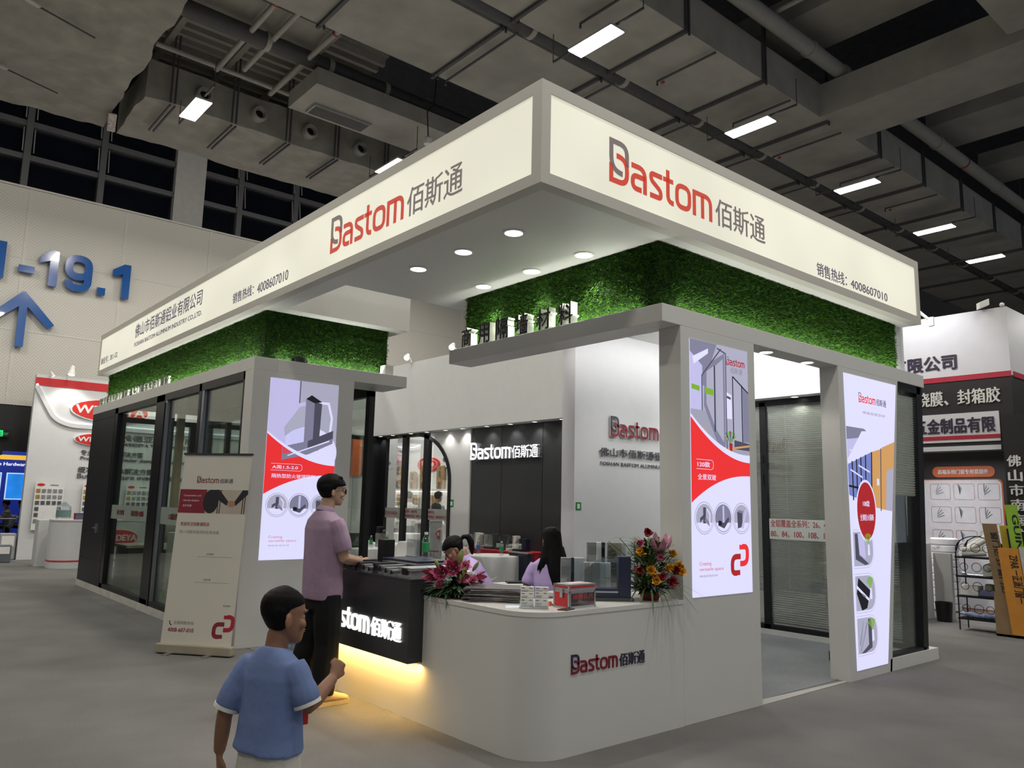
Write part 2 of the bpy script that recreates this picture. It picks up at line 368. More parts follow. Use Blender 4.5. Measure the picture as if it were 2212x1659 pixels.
# blue wayfinding lettering standing off the perforated wall
BLUE = mat('blue_acrylic', (.008, .085, .33), .18, vary=.04, coat=.6)
fr = face_y(20.12)
def hall_letter(ch, a0, a1, b0, b1, lab, poly=None, name='wall_letter'):
    q = MB()
    if poly: q.prism(poly, fr, -.02, .10)
    elif ch in '-.': q.prism(rect(a0, a1, b0, b1), fr, -.02, .10)
    elif ch == '9':
        w = .185; cx = (a0+a1)/2; rx = (a1-a0)/2-w/2; zc = b1-w/2-.30
        ribbon(q, [(cx-rx, zc+.30), (cx+rx, zc+.30), (cx+rx, zc-.20), (cx-rx, zc-.20)], .26, w, fr, -.02, .10, closed=True)
        ribbon(q, [(cx+rx, zc+.05), (cx+rx, b0+w/2), (cx-rx+.02, b0+w/2), (cx-rx+.02, b0+.27)], [0, .27, .22, 0], w, fr, -.02, .102)
    else: q.prism([(a0, b0), (a0+.18, b0), (a0+.18, b0+.40), (a1-.18, b0+.40), (a1-.18, b0), (a1, b0), (a1, b1), (a1-.18, b1), (a1-.18, b0+.56), (a0+.18, b0+.56), (a0+.18, b1), (a0, b1)], fr, -.02, .10)
    tag(q.build(name, BLUE), lab, 'sign letter', 'blue letters on the perforated wall')
hall_letter('H', -1.06, -.35, 6.99, 7.95, 'blue capital H of the hall number, cut by the left edge')
hall_letter('-', -.046, .315, 7.24, 7.42, 'blue hyphen in the hall number on the perforated wall')
one = lambda x0, x1: [(x1-.20, 6.99), (x1, 6.99), (x1, 7.955), (x1-.17, 7.955), (x0, 7.755), (x0, 7.57), (x1-.20, 7.66)]
hall_letter('1', 0, 0, 0, 0, 'blue numeral 1 between the hyphen and the 9', one(.419, .844))
hall_letter('9', 1.004, 1.669, 6.97, 7.963, 'blue numeral 9 on the perforated wall')
hall_letter('.', 1.822, 2.022, 6.985, 7.178, 'blue square full stop after the 9')
hall_letter('1', 0, 0, 0, 0, 'blue numeral 1 ending the hall number, right of the full stop', one(2.174, 2.623))
ar = MB(); ar.prism([(.067, 5.286), (.251, 5.286), (.251, 6.344), (.772, 5.831), (.90, 5.952), (.187, 6.729), (.115, 6.729), (-.655, 5.911), (-.527, 5.799), (.067, 6.328)], fr, -.02, .10)
tag(ar.build('wall_arrow', BLUE), 'blue upward arrow under the hall number on the perforated wall', 'arrow sign')

# ---- ceiling services
DUCT = mat('duct_board', (.36, .345, .31), .85, vary=.14, scale=1.4, bump=.25, bscale=9)
DUCT_D = mat('duct_board_dark', (.33, .318, .29), .85, vary=.14, scale=1.4, bump=.25, bscale=9)
WRAP = mat('insulation_wrap', (.33, .315, .28), .9, vary=.16, scale=2.2, bump=.7, bscale=5)
PIPE = mat('painted_pipe', (.36, .35, .32), .6, vary=.06); PIPE_D = mat('dark_pipe', (.07, .07, .075), .6, vary=.1)
REDTAPE = mat('red_pipe_band', (.35, .03, .03), .6)
def hangers(mb, xs, y0, y1, z0, z1):
    for x in xs:
        for y in (y0, y1):
            mb.box(x-.02, x+.02, y-.04, y-.01, z0-.08, z1+1.6, 1); mb.box(x+.07, x+.10, y-.04, y-.01, z0-.08, z1+1.6, 1)
        mb.box(x-.03, x+.03, y0-.05, y1+.05, z0-.07, z0-.01, 1)
HX = [-2.3+2.36*k for k in range(14)]
q = MB().box(-1.2, 34, 4.34, 6.05, 9.6, 10.36); hangers(q, HX, 4.34, 6.05, 9.6, 10.36)
tag(q.build('air_duct', [DUCT, PIPE_D]), 'wide grey duct across the hall, the one whose side face shows at upper right', 'air duct')
q = MB().box(-4, 34, 6.38, 8.4, 9.6, 10.36); hangers(q, HX, 6.38, 8.4, 9.6, 10.36)
tag(q.build('air_duct', [DUCT_D, PIPE_D]), 'wide grey duct directly behind the pendant lamps, ending at a dark gap', 'air duct')
q = MB(); q.box(11.62, 13.12, -6, 4.34, 9.6, 10.30); tag(q.build('branch_duct', [DUCT]), 'grey branch duct turning off the wide duct toward the upper right corner', 'air duct')
q = MB(); q.box(2, 11.3, -3, .80, 9.62, 10.3); tag(q.build('air_duct', [DUCT]), 'flat duct with only its corner in the top right of the picture', 'air duct')
q = MB(); q.box(10.15, 11.55, -6, 6.0, 11.0, 11.5); tag(q.build('air_duct', [DUCT]), 'upper duct crossing above the large pipe at top right', 'air duct')
def pipe(name, pts, r, ma, lab, bands=(), clamps=()):
    o = MB().tube(pts, r, 12).build(name, ma, smooth=True); tag(o, lab, 'pipe')
    for t in bands:
        a, b = V(pts[0]), V(pts[-1]); p = a.lerp(b, t); d = (b-a).normalized()*.03
        MB().tube([p-d, p+d], r*1.06, 12).build('band', REDTAPE, o, smooth=True)
    for t in clamps:
        a, b = V(pts[0]), V(pts[-1]); p = a.lerp(b, t); d = (b-a).normalized()*.05
        MB().tube([p-d, p+d], r*1.15, 12).build('coupling', PIPE, o, smooth=True)
pipe('water_pipe', [(0, 3.98, 10.5), (33, 3.9, 10.5)], .15, PIPE, 'thick painted pipe running through the gap beside the wide duct', (.42, .55), (.32, .36, .5, .62))
pipe('gap_pipe', [(-3, 6.2, 9.7), (34, 6.2, 9.7)], .15, PIPE_D, 'dark pipe running in the joint between the two wide ducts', (), [.16+.064*k for k in range(12)])
pipe('rear_pipe', [(-2, 10.55, 10.3), (20, 10.9, 10.3)], .16, PIPE_D, 'dark round pipe across the gap above the box duct', (), (.2, .26, .32))
for i, (x, y0, y1, z) in enumerate(((2.03, 8.4, 12.3, 10.3), (2.46, 8.4, 11.9, 10.3), (3.23, 8.4, 12.4, 10.25))):
    pipe('ceiling_pipe', [(x, y0, z), (x, y1, z)], .055, PIPE, 'thin pipe under the ribbed deck, %s from the left' % ('first', 'second', 'third')[i], (.25,))
pipe('ceiling_pipe', [(.8, 12.15, 10.3), (5, 12.25, 10.3)], .05, PIPE, 'thin pipe crossing just above the wrapped duct with round nozzles')
for i, (x, y0, y1) in enumerate(((5.0, 6.2, 8.3), (7.4, 6.2, 8.2), (9.75, 6.2, 8.2), (12.1, 6.2, 8.2), (14.5, 6.2, 8.2), (16.9, 6.2, 8.2), (5.6, 4.3, 5.3), (7.95, 4.3, 5.6), (10.4, 4.3, 5.6), (12.4, 4.3, 5.9), (14.9, 4.3, 5.6), (17.3, 4.3, 5.6))):
    pipe('sprinkler_pipe', [(x, y0, 9.5), (x, y1, 9.5), (x, y1, 9.42)], .022, PIPE_D, 'thin sprinkler pipe under the %s wide duct, %s along it from the left' % ('rear' if y0 > 6 else 'front', ('first', 'second', 'third', 'fourth', 'fifth', 'sixth')[i % 6]), (.9,) if i % 2 else ())
pipe('sprinkler_pipe', [(9.3, -3, 10.7), (9.3, 3.9, 10.7)], .05, PIPE, 'thin pipe across the dark bay at the top right corner')
pipe('sprinkler_pipe', [(13.9, -3, 10.2), (13.9, 3.9, 10.2)], .05, PIPE, 'thin pipe crossing the bay behind the branch duct')
pipe('sprinkler_pipe', [(15.4, -3, 10.9), (15.4, 3.9, 10.9)], .09, PIPE, 'mid-size pipe joining the thick pipe behind the branch duct')
for x in (16.6, 20): 
    q = MB().box(x, x+1.6, -6, 4.2, 11.0, 11.4); tag(q.build('air_duct', DUCT), 'upper cross duct in the %s bay right of the branch duct' % ('nearer' if x < 17 else 'farther'), 'air duct')
# insulated, wrapped ducts at the upper left
def wrapped(x0, x1, y0, y1, z0, z1, amp, seed, nx, ny):
    q = MB(); rng = random.Random(seed)
    P = {}
    def pt(i, j, k):
        x = x0+(x1-x0)*i/nx; y = y0+(y1-y0)*j/ny; z = z1 if k else z0
        n = mnoise.noise_vector(V((x*.9+seed, y*.9, z)))*amp + mnoise.noise_vector(V((x*3+seed, y*2.2, z*2)))*amp*.4
        return (x+n.x*.8, y+n.y*.8, z+n.z*.7)
    vs = [pt(i, j, k) for k in (0, 1) for j in range(ny+1) for i in range(nx+1)]
    id_ = lambda i, j, k: k*(nx+1)*(ny+1)+j*(nx+1)+i
    fs = [(id_(i, j, 0), id_(i, j+1, 0), id_(i+1, j+1, 0), id_(i+1, j, 0)) for j in range(ny) for i in range(nx)]
    for i in range(nx): fs += [(id_(i, 0, 0), id_(i+1, 0, 0), id_(i+1, 0, 1), id_(i, 0, 1)), (id_(i+1, ny, 0), id_(i, ny, 0), id_(i, ny, 1), id_(i+1, ny, 1))]
    for j in range(ny): fs += [(id_(0, j+1, 0), id_(0, j, 0), id_(0, j, 1), id_(0, j+1, 1)), (id_(nx, j, 0), id_(nx, j+1, 0), id_(nx, j+1, 1), id_(nx, j, 1))]
    return q.add(vs, fs)
nz_ = thing('wrapped_duct', 'wrapped grey duct with four round air nozzles in its side', 'air duct', (4, 13, 9.6))
wrapped(.9, 12, 13.0, 15.2, 9.6, 10.42, .09, 3, 60, 14).build('duct_body', WRAP, nz_, smooth=True)
BLACKHOLE = mat('nozzle_throat', (.006, .006, .006), .9)
for x in (2.01, 3.21, 4.42, 5.73, 7.25):
    q = MB().lathe([(.16, 0), (.17, .20), (.15, .24), (.12, .24), (.11, .16), (.06, .10)], (x, 13.02, 9.96), 24, ax=(0, -1, 0))
    n_ = q.build('nozzle', mat('nozzle_white', (.33, .325, .31), .5), nz_, smooth=True)
    MB().lathe([(.115, .135), (.0, .134)], (x, 13.02, 9.96), 24, ax=(0, -1, 0)).build('throat', BLACKHOLE, n_)
for x in (1.35, 2.62, 3.85, 5.05, 6.4, 7.9):
    q = MB()
    for dx in (0, .09): q.box(x+dx-.015, x+dx+.015, 12.84, 12.88, 9.55, 11.6)
    q.box(x-.02, x+.01, 12.84, 14.3, 9.46, 9.50); q.box(x+.07, x+.10, 12.84, 14.3, 9.46, 9.50); q.build('hanger', PIPE_D, nz_)
q = thing('wrapped_duct', 'large wrinkled insulated duct filling the top left corner', 'air duct', (-.5, 12, 9.6))
wrapped(-1.85, .55, 5, 15.1, 9.55, 10.5, .16, 11, 22, 64).build('duct_body', WRAP, q, smooth=True)
for a, b in (((-1.85, 10.6, 9.45), (-1.3, 10.9, 9.47)), ((-1.9, 13.3, 9.45), (-1.4, 13.5, 9.46))):
    MB().bar(a, b, .09, .02).build('tape_strip', mat('white_tape', (.5, .49, .46), .5), q)
    MB().bar(b, (V(b)+V((.9, .35, 0))), .025, .02).build('strap', PIPE_D, q)
MB().bar((.55, 14.0, 9.46), (.72, 14.85, 9.44), .16, .02).build('foil_tape', mat('silver_foil', (.45, .42, .38), .25, .9, vary=.5, scale=18, bump=.8, bscale=30), q)
q = thing('box_duct', 'grey box duct with a slatted grille in its underside', 'air duct', (5, 10.9, 9.6))
MB().box(3.28, 12, 10.2, 11.5, 9.6, 9.95).build('duct_body', DUCT_D, q)
g = MB().box(3.6, 4.92, 10.92, 11.36, 9.55, 9.6).build('grille', mat('grille_rim', (.30, .295, .28), .5), q)
s = MB()
for k in range(9): s.box(3.64, 4.88, 10.955+.044*k, 10.975+.044*k, 9.54, 9.556)
s.build('louvre', mat('grille_dark', (.09, .09, .095), .5), g)
q = MB().box(1.0, 3.6, 9.9, 10.86, 10.6, 11.0); tag(q.build('air_duct', DUCT), 'short flat duct beside the ribbed deck at the top', 'air duct')
q = MB().box(.7, 5.2, 10.8, 14.5, 11.2, 11.4, 0)
for k in range(12): q.box(.7, 5.2, 10.95+.30*k, 11.06+.30*k, 11.06, 11.2, 1)
for x in (1.2, 2.5, 3.7): q.box(x, x+.12, 10.8, 14.5, 10.95, 11.06, 1)
tag(q.build('ribbed_deck', [DUCT, PIPE]), 'ribbed grey deck seen between the wrapped duct and the wide duct', 'ceiling deck')
q = thing('hanging_sensor', 'small white round sensor hanging on a thin wire by the box duct', 'sensor', (5.54, 9.65, 8.9))
MB().lathe([(.02, .0), (.085, .0), (.09, .04), (.09, .12), (.05, .16), (0, .16)], (5.54, 9.65, 8.88), 18).build('body', CARD, q, smooth=True)
MB().tube([(5.54, 9.65, 9.04), (5.5, 9.66, 9.6), (5.62, 9.6, 9.75), (5.6, 9.5, 10.4)], .012, 6).build('wire', BLACK, q)
# pendant lamps
LAMPLABEL = ['bright hall lamp nearest the camera, above the canopy corner at upper right', 'bright hall lamp, second in the receding row at right', 'bright hall lamp, third in the receding row at right',
             'bright hall lamp, fourth in the receding row at right', 'bright hall lamp, farthest in the receding row at right', 'bright hall lamp below the wrapped duct with nozzles', 'bright hall lamp just over the left canopy edge under the box duct']
lamp0 = None
for i, (x, y) in enumerate(HALL_LAMPS):
    if lamp0 is None:
        lamp0 = thing('hall_lamp', '', 'lamp', (0, 0, 9.0))
        MB().box(-.15, .15, -.475, .475, 8.985, 9.0).build('diffuser', LAMP, lamp0)
        MB().box(-.155, .155, -.48, .48, 9.0, 9.04).build('housing', mat('lamp_housing', (.5, .5, .48), .4), lamp0)
        h = MB(); h.bar((0, -1.0, 9.08), (0, 1.0, 9.08), .03); h.bar((0, -1, 9.08), (0, -1, 9.6), .012); h.bar((0, 1, 9.08), (0, 1, 9.6), .012); h.build('hanger_rail', PIPE_D, lamp0)
        t = lamp0
    else: t = copy_tree(lamp0)
    t.location = (x, y, 9.0); tag(t, LAMPLABEL[i], group='hall lamps')
# ============================================================ THE BOOTH: canopy, turf, walls
ZC1, ZC2, CX, CY, CXE, CYE = 3.77, 4.53, .506, .562, 6.546, 12.78
cp = thing('canopy', 'white raised canopy with two backlit sign faces and a company name in red and grey', 'canopy', (3, 3, ZC1))
q = MB()
FWD = .085
# fascia frame round both backlit faces
q.box(CX, CXE, CY, CY+.10, ZC1, ZC1+FWD); q.box(CX, CXE, CY, CY+.10, ZC2-FWD, ZC2); q.box(CX, CX+FWD, CY, CY+.10, ZC1+FWD, ZC2-FWD); q.box(CXE-FWD, CXE, CY, CY+.10, ZC1+FWD, ZC2-FWD)
q.box(CX, CX+.10, CY+.10, CYE, ZC1, ZC1+FWD); q.box(CX, CX+.10, CY+.10, CYE, ZC2-FWD, ZC2); q.box(CX, CX+.10, CYE-.05, CYE, ZC1+FWD, ZC2-FWD)
q.build('fascia_frame', FRAME_W, cp)
q = MB()
q.box(CX+.1, CXE, CY+.1, 3.86, ZC1, ZC1+.03); q.box(CX+.1, .815, 3.86, 5.275, ZC1, ZC1+.03); q.box(CX+.1, 2.5, 5.275, CYE, ZC1, ZC1+.03)
q.build('soffit', WHITE, cp)
q = MB()
q.box(CX+.1, CXE, 3.83, 3.86, ZC1+.03, ZC2); q.box(.785, .815, 3.86, 5.275, ZC1+.03, ZC2); q.box(.785, 2.5, 5.275, 5.305, ZC1+.03, ZC2); q.box(2.47, 2.5, 5.305, CYE, ZC1+.03, ZC2); q.box(CXE-.03, CXE, CY+.1, 3.83, ZC1+.03, ZC2); q.box(CX+.1, 2.47, CYE-.03, CYE, ZC1+.03, ZC2)
q.build('inner_fascia', WHITE, cp)
q = MB(); q.box(CX+.05, CXE, CY+.05, 3.86, ZC2-.02, ZC2-.005); q.box(CX+.05, .815, 3.86, CYE, ZC2-.02, ZC2-.005); q.box(.815, 2.5, 5.275, CYE, ZC2-.02, ZC2-.005); q.build('top_sheet', FRAME_W, cp)
def sign_face(fr, rng, where):
    p = MB().prism(rect(rng[0], rng[1], ZC1+FWD, ZC2-FWD), fr, -.03, -.012).build('sign_face', SIGN, cp)
    tag(p, 'backlit cream sign face on the %s of the canopy' % where); return p
fy, fx = face_y(CY), face_x(CX)
p = sign_face(fy, (CX+FWD, CXE-FWD), 'right')
q = MB(); company_mark(q, fy, 1.20, 3.985, .225, -.0118, -.0095); q.build('company_name', [SIGN_G, SIGN_R, SIGN_G], p)
q = MB(); write(q, '销售热线：', fy, 4.20, 4.80, 3.885, 4.02, -.0118, -.0095, bold=.006); write(q, '4008607010', fy, 4.885, 5.72, 3.893, 3.985, -.0118, -.0095, bold=.004); q.build('hotline_text', SIGN_T, p)
p = sign_face(fx, (-(CYE-.05), -(CY+.081)), 'left')
q = MB(); company_mark(q, fx, -3.66, 3.985, .235, -.0118, -.0095); q.build('company_name', [SIGN_G, SIGN_R, SIGN_G], p)
q = MB(); write(q, '销售热线：', fx, -6.19, -5.55, 3.935, 4.07, -.0118, -.0095, bold=.006); write(q, '4008607010', fx, -5.44, -4.61, 3.925, 4.04, -.0118, -.0095, bold=.004); q.build('hotline_text', SIGN_T, p)
q = MB(); write(q, '佛山市佰斯通铝业有限公司', fx, -10.5, -7.33, 4.14, 4.37, -.0118, -.0095, bold=.006); write(q, 'FOSHAN BASTOM ALUMINUM INDUSTRY CO.,LTD.', fx, -10.48, -7.3, 3.985, 4.065, -.0118, -.0095, bold=.006); q.build('company_full_name', SIGN_T, p)
q = MB(); write(q, '展位号：20.1-52', fx, -12.66, -11.53, 3.96, 4.08, -.0118, -.0095, bold=.006); q.build('booth_number', SIGN_T, p)
# downlights
def downlight(x, y, z, lab, power, r=.075, tgt=None, angle=95, grp='downlights in the canopy soffit'):
    t = thing('downlight', lab, 'downlight', (x, y, z), grp)
    MB().lathe([(r*1.0, 0), (r*1.22, 0), (r*1.25, -.008), (r*1.0, -.012), (r, 0)], (x, y, z), 24).build('trim_ring', CARD, t, smooth=True)
    MB().lathe([(r, -.004), (0, -.005)], (x, y, z), 24).build('lens', DLENS, t)
    if power: spot_light('downlight_beam', (x, y, z-.02), power, tgt or (x, y, 0), angle)
    return t
ORD = ('first', 'second', 'third', 'fourth', 'fifth', 'sixth', 'seventh', 'eighth', 'ninth', 'tenth', 'eleventh', 'twelfth', 'thirteenth', 'fourteenth', 'fifteenth', 'sixteenth', 'seventeenth', 'eighteenth', 'nineteenth', 'twentieth', 'twenty-first', 'twenty-second', 'twenty-third', 'twenty-fourth', 'twenty-fifth', 'twenty-sixth')
for i, (x, y) in enumerate([(1.03, 2.85), (1.03, 2.14), (1.03, 1.46)]): downlight(x, y, ZC1, 'round soffit downlight in the row near the canopy edge, %s from the left' % ORD[i], 48)
for i, (x, y) in enumerate([(1.845, 2.89), (1.845, 2.16), (1.845, 1.47)]): downlight(x, y, ZC1, 'round soffit downlight in the row along the green turf, %s from the left' % ORD[i], 48)

# ---- turf bands under the canopy
TURFBACK = mat('turf_backing', (.012, .035, .008), .95, vary=.3, scale=40, bump=.5, bscale=120)
BLADE = mat('turf_blade', (.042, .120, .010), .75, vary=.6, scale=22, spec=.2)
def turf_blades(q, o, r, n, w, h, count, seed):
    rng = np.random.default_rng(seed); o, r, n = np.array(o), np.array(r), np.array(n); u = np.array((0, 0, 1.))
    a = rng.random(count)*w; b = rng.random(count)*h
    root = o+a[:, None]*r+b[:, None]*u
    L = (.022+.022*rng.random(count))[:, None]; dr = n*.75+r*(rng.random(count)-.5)[:, None]*1.5+u*(rng.random(count)-.62)[:, None]*1.6
    dr /= np.linalg.norm(dr, axis=1)[:, None]
    side = np.cross(dr, rng.normal(size=(count, 3))); side /= np.linalg.norm(side, axis=1)[:, None]
    wd = .0026+.002*rng.random(count)[:, None]
    mid = root+dr*L*.6; tip = root+dr*L+u*(-.012)*rng.random(count)[:, None]
    vs = np.stack([root-side*wd, root+side*wd, mid+side*wd*.8, mid-side*wd*.8, tip], 1).reshape(-1, 3)
    k = len(q.v); q.v.extend(map(tuple, vs.tolist()))
    for i in range(count):
        j = k+i*5; q.f.append((j, j+1, j+2, j+3)); q.f.append((j+3, j+2, j+4)); q.m += [0, 0]
ZB1, ZB2 = 3.025, 3.168
tr = thing('turf_band', 'green artificial turf band above the right room, under the canopy corner', 'artificial turf', (4, 1, 3.4))
q = MB(); q.box(2.034, 6.35, .79, .83, ZB2, ZC1); q.box(2.034, 2.074, .83, 3.41, ZB2, ZC1); q.box(6.31, 6.35, .83, 3.41, ZB2, ZC1); q.build('backing', TURFBACK, tr)
q = MB(); turf_blades(q, (2.03, .79, ZB2), (1, 0, 0), (0, -1, 0), 4.32, .6, 21000, 1); turf_blades(q, (2.034, .79, ZB2), (0, 1, 0), (-1, 0, 0), 2.62, .6, 15000, 2); tag(q.build('turf_blades', BLADE, tr), kind='stuff')
tl = thing('turf_band', 'green artificial turf band above the left room', 'artificial turf', (1, 8, 3.4))
q = MB(); q.box(.679, .719, 5.50, 12.6, ZB2, ZC1); q.box(.719, 2.313, 5.50, 5.54, ZB2, ZC1); q.box(2.27, 2.313, 5.54, 12.6, ZB2, ZC1); q.box(.719, 2.27, 12.56, 12.6, ZB2, ZC1); q.build('backing', TURFBACK, tl)
q = MB(); turf_blades(q, (.679, 5.50, ZB2), (0, 1, 0), (-1, 0, 0), 7.1, .6, 20000, 3); turf_blades(q, (.679, 5.5, ZB2), (1, 0, 0), (0, -1, 0), 1.64, .6, 9000, 4); tag(q.build('turf_blades', BLADE, tl), kind='stuff')
# LED tubes lying on top of the beams, washing the turf
def led_tube(a, b, lab, power, n, col=(.98, 1, .90)):
    t = thing('led_tube', lab, 'led tube', a, 'led tubes on the beams')
    MB().bar(a, b, .028, .022).build('tube', LEDW, t)
    a, b = V(a), V(b); d = b-a; k = max(1, round(d.length/2.2))
    for i in range(k):
        p = a+d*((i+.5)/k)+V((0, 0, .02)); o = area_light('led_wash', p, d.length/k, .03, power*d.length/k, col, V(n)); 
        dd = V(n).normalized(); xx = d.normalized(); zz = -dd; yy = zz.cross(xx); o.rotation_euler = Matrix((xx, yy, zz)).transposed().to_euler()
led_tube((2.2, .70, ZB2+.015), (6.3, .70, ZB2+.015), 'thin white led tube on the right beam washing the turf above the posters', 3.2, (0, .55, 1))
led_tube((1.95, .95, ZB2+.015), (1.95, 3.3, ZB2+.015), 'thin white led tube behind the black-faced characters', 3.6, (.55, 0, 1))
led_tube((.60, 5.6, ZB2+.015), (.60, 12.4, ZB2+.015), 'thin white led tube on the left beam behind its row of characters', 3.6, (.55, 0, 1))
led_tube((.8, 5.42, ZB2+.015), (2.3, 5.42, ZB2+.015), 'thin white led tube on the beam over the left poster', 4.5, (0, .55, 1))
q = MB().box(2.2, 2.32, 5.33, 5.45, ZB2, ZB2+.13); tag(q.build('power_supply', CARD), 'small white box at the end of the led tube over the left poster', 'power supply')
q = MB().lathe([(.02, 0), (.10, .005), (.09, .05), (.04, .075), (0, .08)], (1.05, 5.36, ZB2), 14); tag(q.build('black_bundle', BLACK, smooth=True), 'black lump lying on top of the beam over the left poster', 'bundle')

# ---- right room: beam, pillar, post, lightboxes
YB, XB = .583, 1.817
rr = thing('portal_wall', 'white portal of pillar, post and overhanging beam on the right of the booth', 'partition wall', (4, YB, 0))
q = MB(); q.box(XB, 6.574, YB, .79, ZB1, ZB2); q.box(XB, 2.105, .79, 3.407, ZB1, ZB2); q.build('beam', WHITE, rr, bevel=.003)
MB().box(2.042, 3.074, YB, .80, 0, ZB1).build('pillar', WHITE, rr, bevel=.003)
q = MB(); q.box(4.553, 4.66, YB, .777, 0, ZB1); q.prism([(4.66, 0), (5.42, 0), (5.885, ZB1-.02), (5.885, ZB1), (4.66, ZB1)], face_y(YB), -.19, 0); q.build('post', WHITE, rr)
q = MB(); q.prism([(5.38, 0), (6.56, 0), (6.56, .12), (5.40, .12)], face_y(YB), -.19, 0); q.build('plinth', WHITE, rr)
# leaning glazed end panel with a black frame and blind
gp = thing('glazed_panel', 'narrow leaning glass panel with black frame and blind beside the post', 'glass panel', (6, YB, 0))
fpost = face_y(YB+.02)
q = MB()
q.prism([(5.425, .12), (5.452, .12), (5.945, ZB1), (5.90, ZB1)], fpost, -.09, 0); q.prism([(6.24, .12), (6.36, .12), (6.56, ZB1), (6.42, ZB1)], fpost, -.14, 0); q.prism([(5.43, .12), (6.30, .12), (6.30, .15), (5.44, .15)], fpost, -.09, 0); q.prism([(5.90, 2.94), (6.50, 2.94), (6.52, ZB1), (5.9, ZB1)], fpost, -.09, 0)
q.build('frame', BLACK, gp)
MB().prism([(5.452, .15), (6.25, .15), (6.41, 2.94), (5.92, 2.94)], fpost, -.05, -.042).build('pane', GLASS_T, gp)
MB().box(5.4, 6.4, YB+.6, YB+.66, 0, 0.10).build('inner_sill', BLACK, gp)
q = MB(); z = 1.78
while z < 2.9: q.obox(((5.45+(z-.15)*.168+6.25+(z-.15)*.057)/2+.01, YB+.06, z), ((.8-(z-.15)*.111)/2-.03, 0, 0), (0, .008, -.011), (0, .0006, .0006)); z += .0275
q.build('blind', mat('blind_slat', (.62, .63, .58), .35, vary=.04), gp)
# lintel downlights
for i, x in enumerate((3.44, 4.16)): downlight(x, .69, ZB1, 'round downlight under the beam over the doorway, %s' % ('near the pillar' if i == 0 else 'near the post'), 10, .06, grp='downlights over the doorway')

# ---- left room shell
ll = thing('portal_wall', 'white portal of beam and pillar framing the left glass room', 'partition wall', (1, 5.264, 0))
q = MB(); q.box(.475, .75, 5.264, 12.68, ZB1, ZB2); q.box(.75, 2.487, 5.264, 5.85, ZB1, ZB2); q.build('beam', WHITE, ll, bevel=.003)
q = MB(); q.box(.475, 1.739, 5.264, 5.50, 0, ZB1); q.build('pillar', WHITE, ll, bevel=.003)
q = MB(); q.box(.475, .70, 5.5, 12.68, 0, .10); q.build('plinth', mat('scuffed_plinth', (.58, .57, .53), .6, vary=.12, scale=5), ll)

# ---- back walls of the booth
WL = mat('back_wall_white', (.70, .705, .71), .5, vary=.015)
q = MB(); q.box(6.20, 6.60, .80, 12.7, 3.03, 4.55); tag(q.build('back_fascia', WL), 'tall white fascia along the back of the booth above the charcoal panels', 'wall panel')
q = MB(); q.prism([(-9.05, 0.0), (-9.05, 3.03), (-12.7, 3.03), (-12.7, 3.0)]+[(-10.98+1.28*math.cos(math.radians(90-90*k/12)), 2.02+.98*math.sin(math.radians(90-90*k/12))) for k in range(13)]+[(-9.70, 0)], face_x(6.42), -.12, 0)
tag(q.build('arch_wall', WL), 'white wall strip curving over the glass partition at the back', 'wall panel')
q = thing('dark_wall', 'charcoal panelled back wall carrying the lit white company name', 'wall panel', (6.45, 7.7, 0))
for a, b in ((9.05, 8.125), (8.118, 6.995), (6.988, 6.33), (6.323, 3.6)): MB().box(6.45, 6.52, b, a-.006, 0, 3.03).build('panel', CHAR, q)
lit = thing('lit_company_name', 'glowing white company name standing on the charcoal wall', 'sign', (6.45, 8, 2.5))
NEON = glow('lit_letter_face', (.95, .97, 1), 2.6)
q = MB(); company_mark(q, face_x(6.45), -8.97, 2.41, .211, .03, .09, (0, 0, 0), side=1); q.build('lettering', [NEON, mat('letter_return', (.6, .62, .66), .4)], lit)
# logo wall
q = MB(); q.box(3.772, 6.42, 3.5, 3.72, 0, ZC1); tag(q.build('logo_wall', mat('logo_wall_white', (.74, .745, .765), .5, vary=.015)), 'white wall carrying the red company name behind the counter', 'wall panel')
LS = mat('letter_side_white', (.62, .61, .61), .5)
lw = thing('raised_company_name', 'raised dark red company name with Chinese and English lines on the white wall', 'sign', (4.5, 3.5, 2.3))
fl = face_y(3.5)
q = MB(); company_mark(q, fl, 4.372, 2.455, .165, .012, .03, (0, 1, 0), side=2); q.build('company_name', [GREYINK, mat('crimson_letter', (.30, .03, .05), .4), LS], lw)
q = MB(); write(q, '佛山市佰斯通铝业有限公司', fl, 4.189, 6.25, 2.20, 2.305, .008, .022, 0, 1, bold=.012); q.build('chinese_line', [GREYINK, LS], lw)
q = MB(); write(q, 'FOSHAN BASTOM ALUMINUM INDUSTRY CO.,LTD.', fl, 4.215, 6.25, 2.083, 2.132, .005, .012, 0, 1, bold=.01); q.build('english_line', [GREYINK, LS], lw)
GREEN = mat('green_sign', (.02, .24, .06), .5); 
q = thing('wall_tag', 'small green square tag stuck on the white logo wall', 'sticker', (3.84, 3.5, 1.57)); MB().prism(rrect(3.80, 3.89, 1.53, 1.625, .008), fl, 0, .004).build('card', GREEN, q); MB().prism(rect(3.822, 3.868, 1.55, 1.606), fl, .004, .005).build('code_panel', CARD, q)
downlight(3.20, 3.25, ZC1, 'small downlight high above the logo wall', 22, .06, (4.0, 3.6, 1.2), 125, grp='wall washers')
area_light('logo_wall_fill', (5.0, 2.9, 3.74), 2.6, .2, 17, (1, .99, .97), (0, .45, -1))  # unseen soft strip added to light the logo wall evenly
spot_light('room_wash', (4.2, 2.0, 3.74), 60, (4.6, 2.2, 0), 120)
area_light('added_blind_fill', (5.6, 2.0, 3.4), 1.8, .2, 26, (1, .99, .96), (.78, 0, -.62))  # fill lamp added out of sight to brighten the blinds
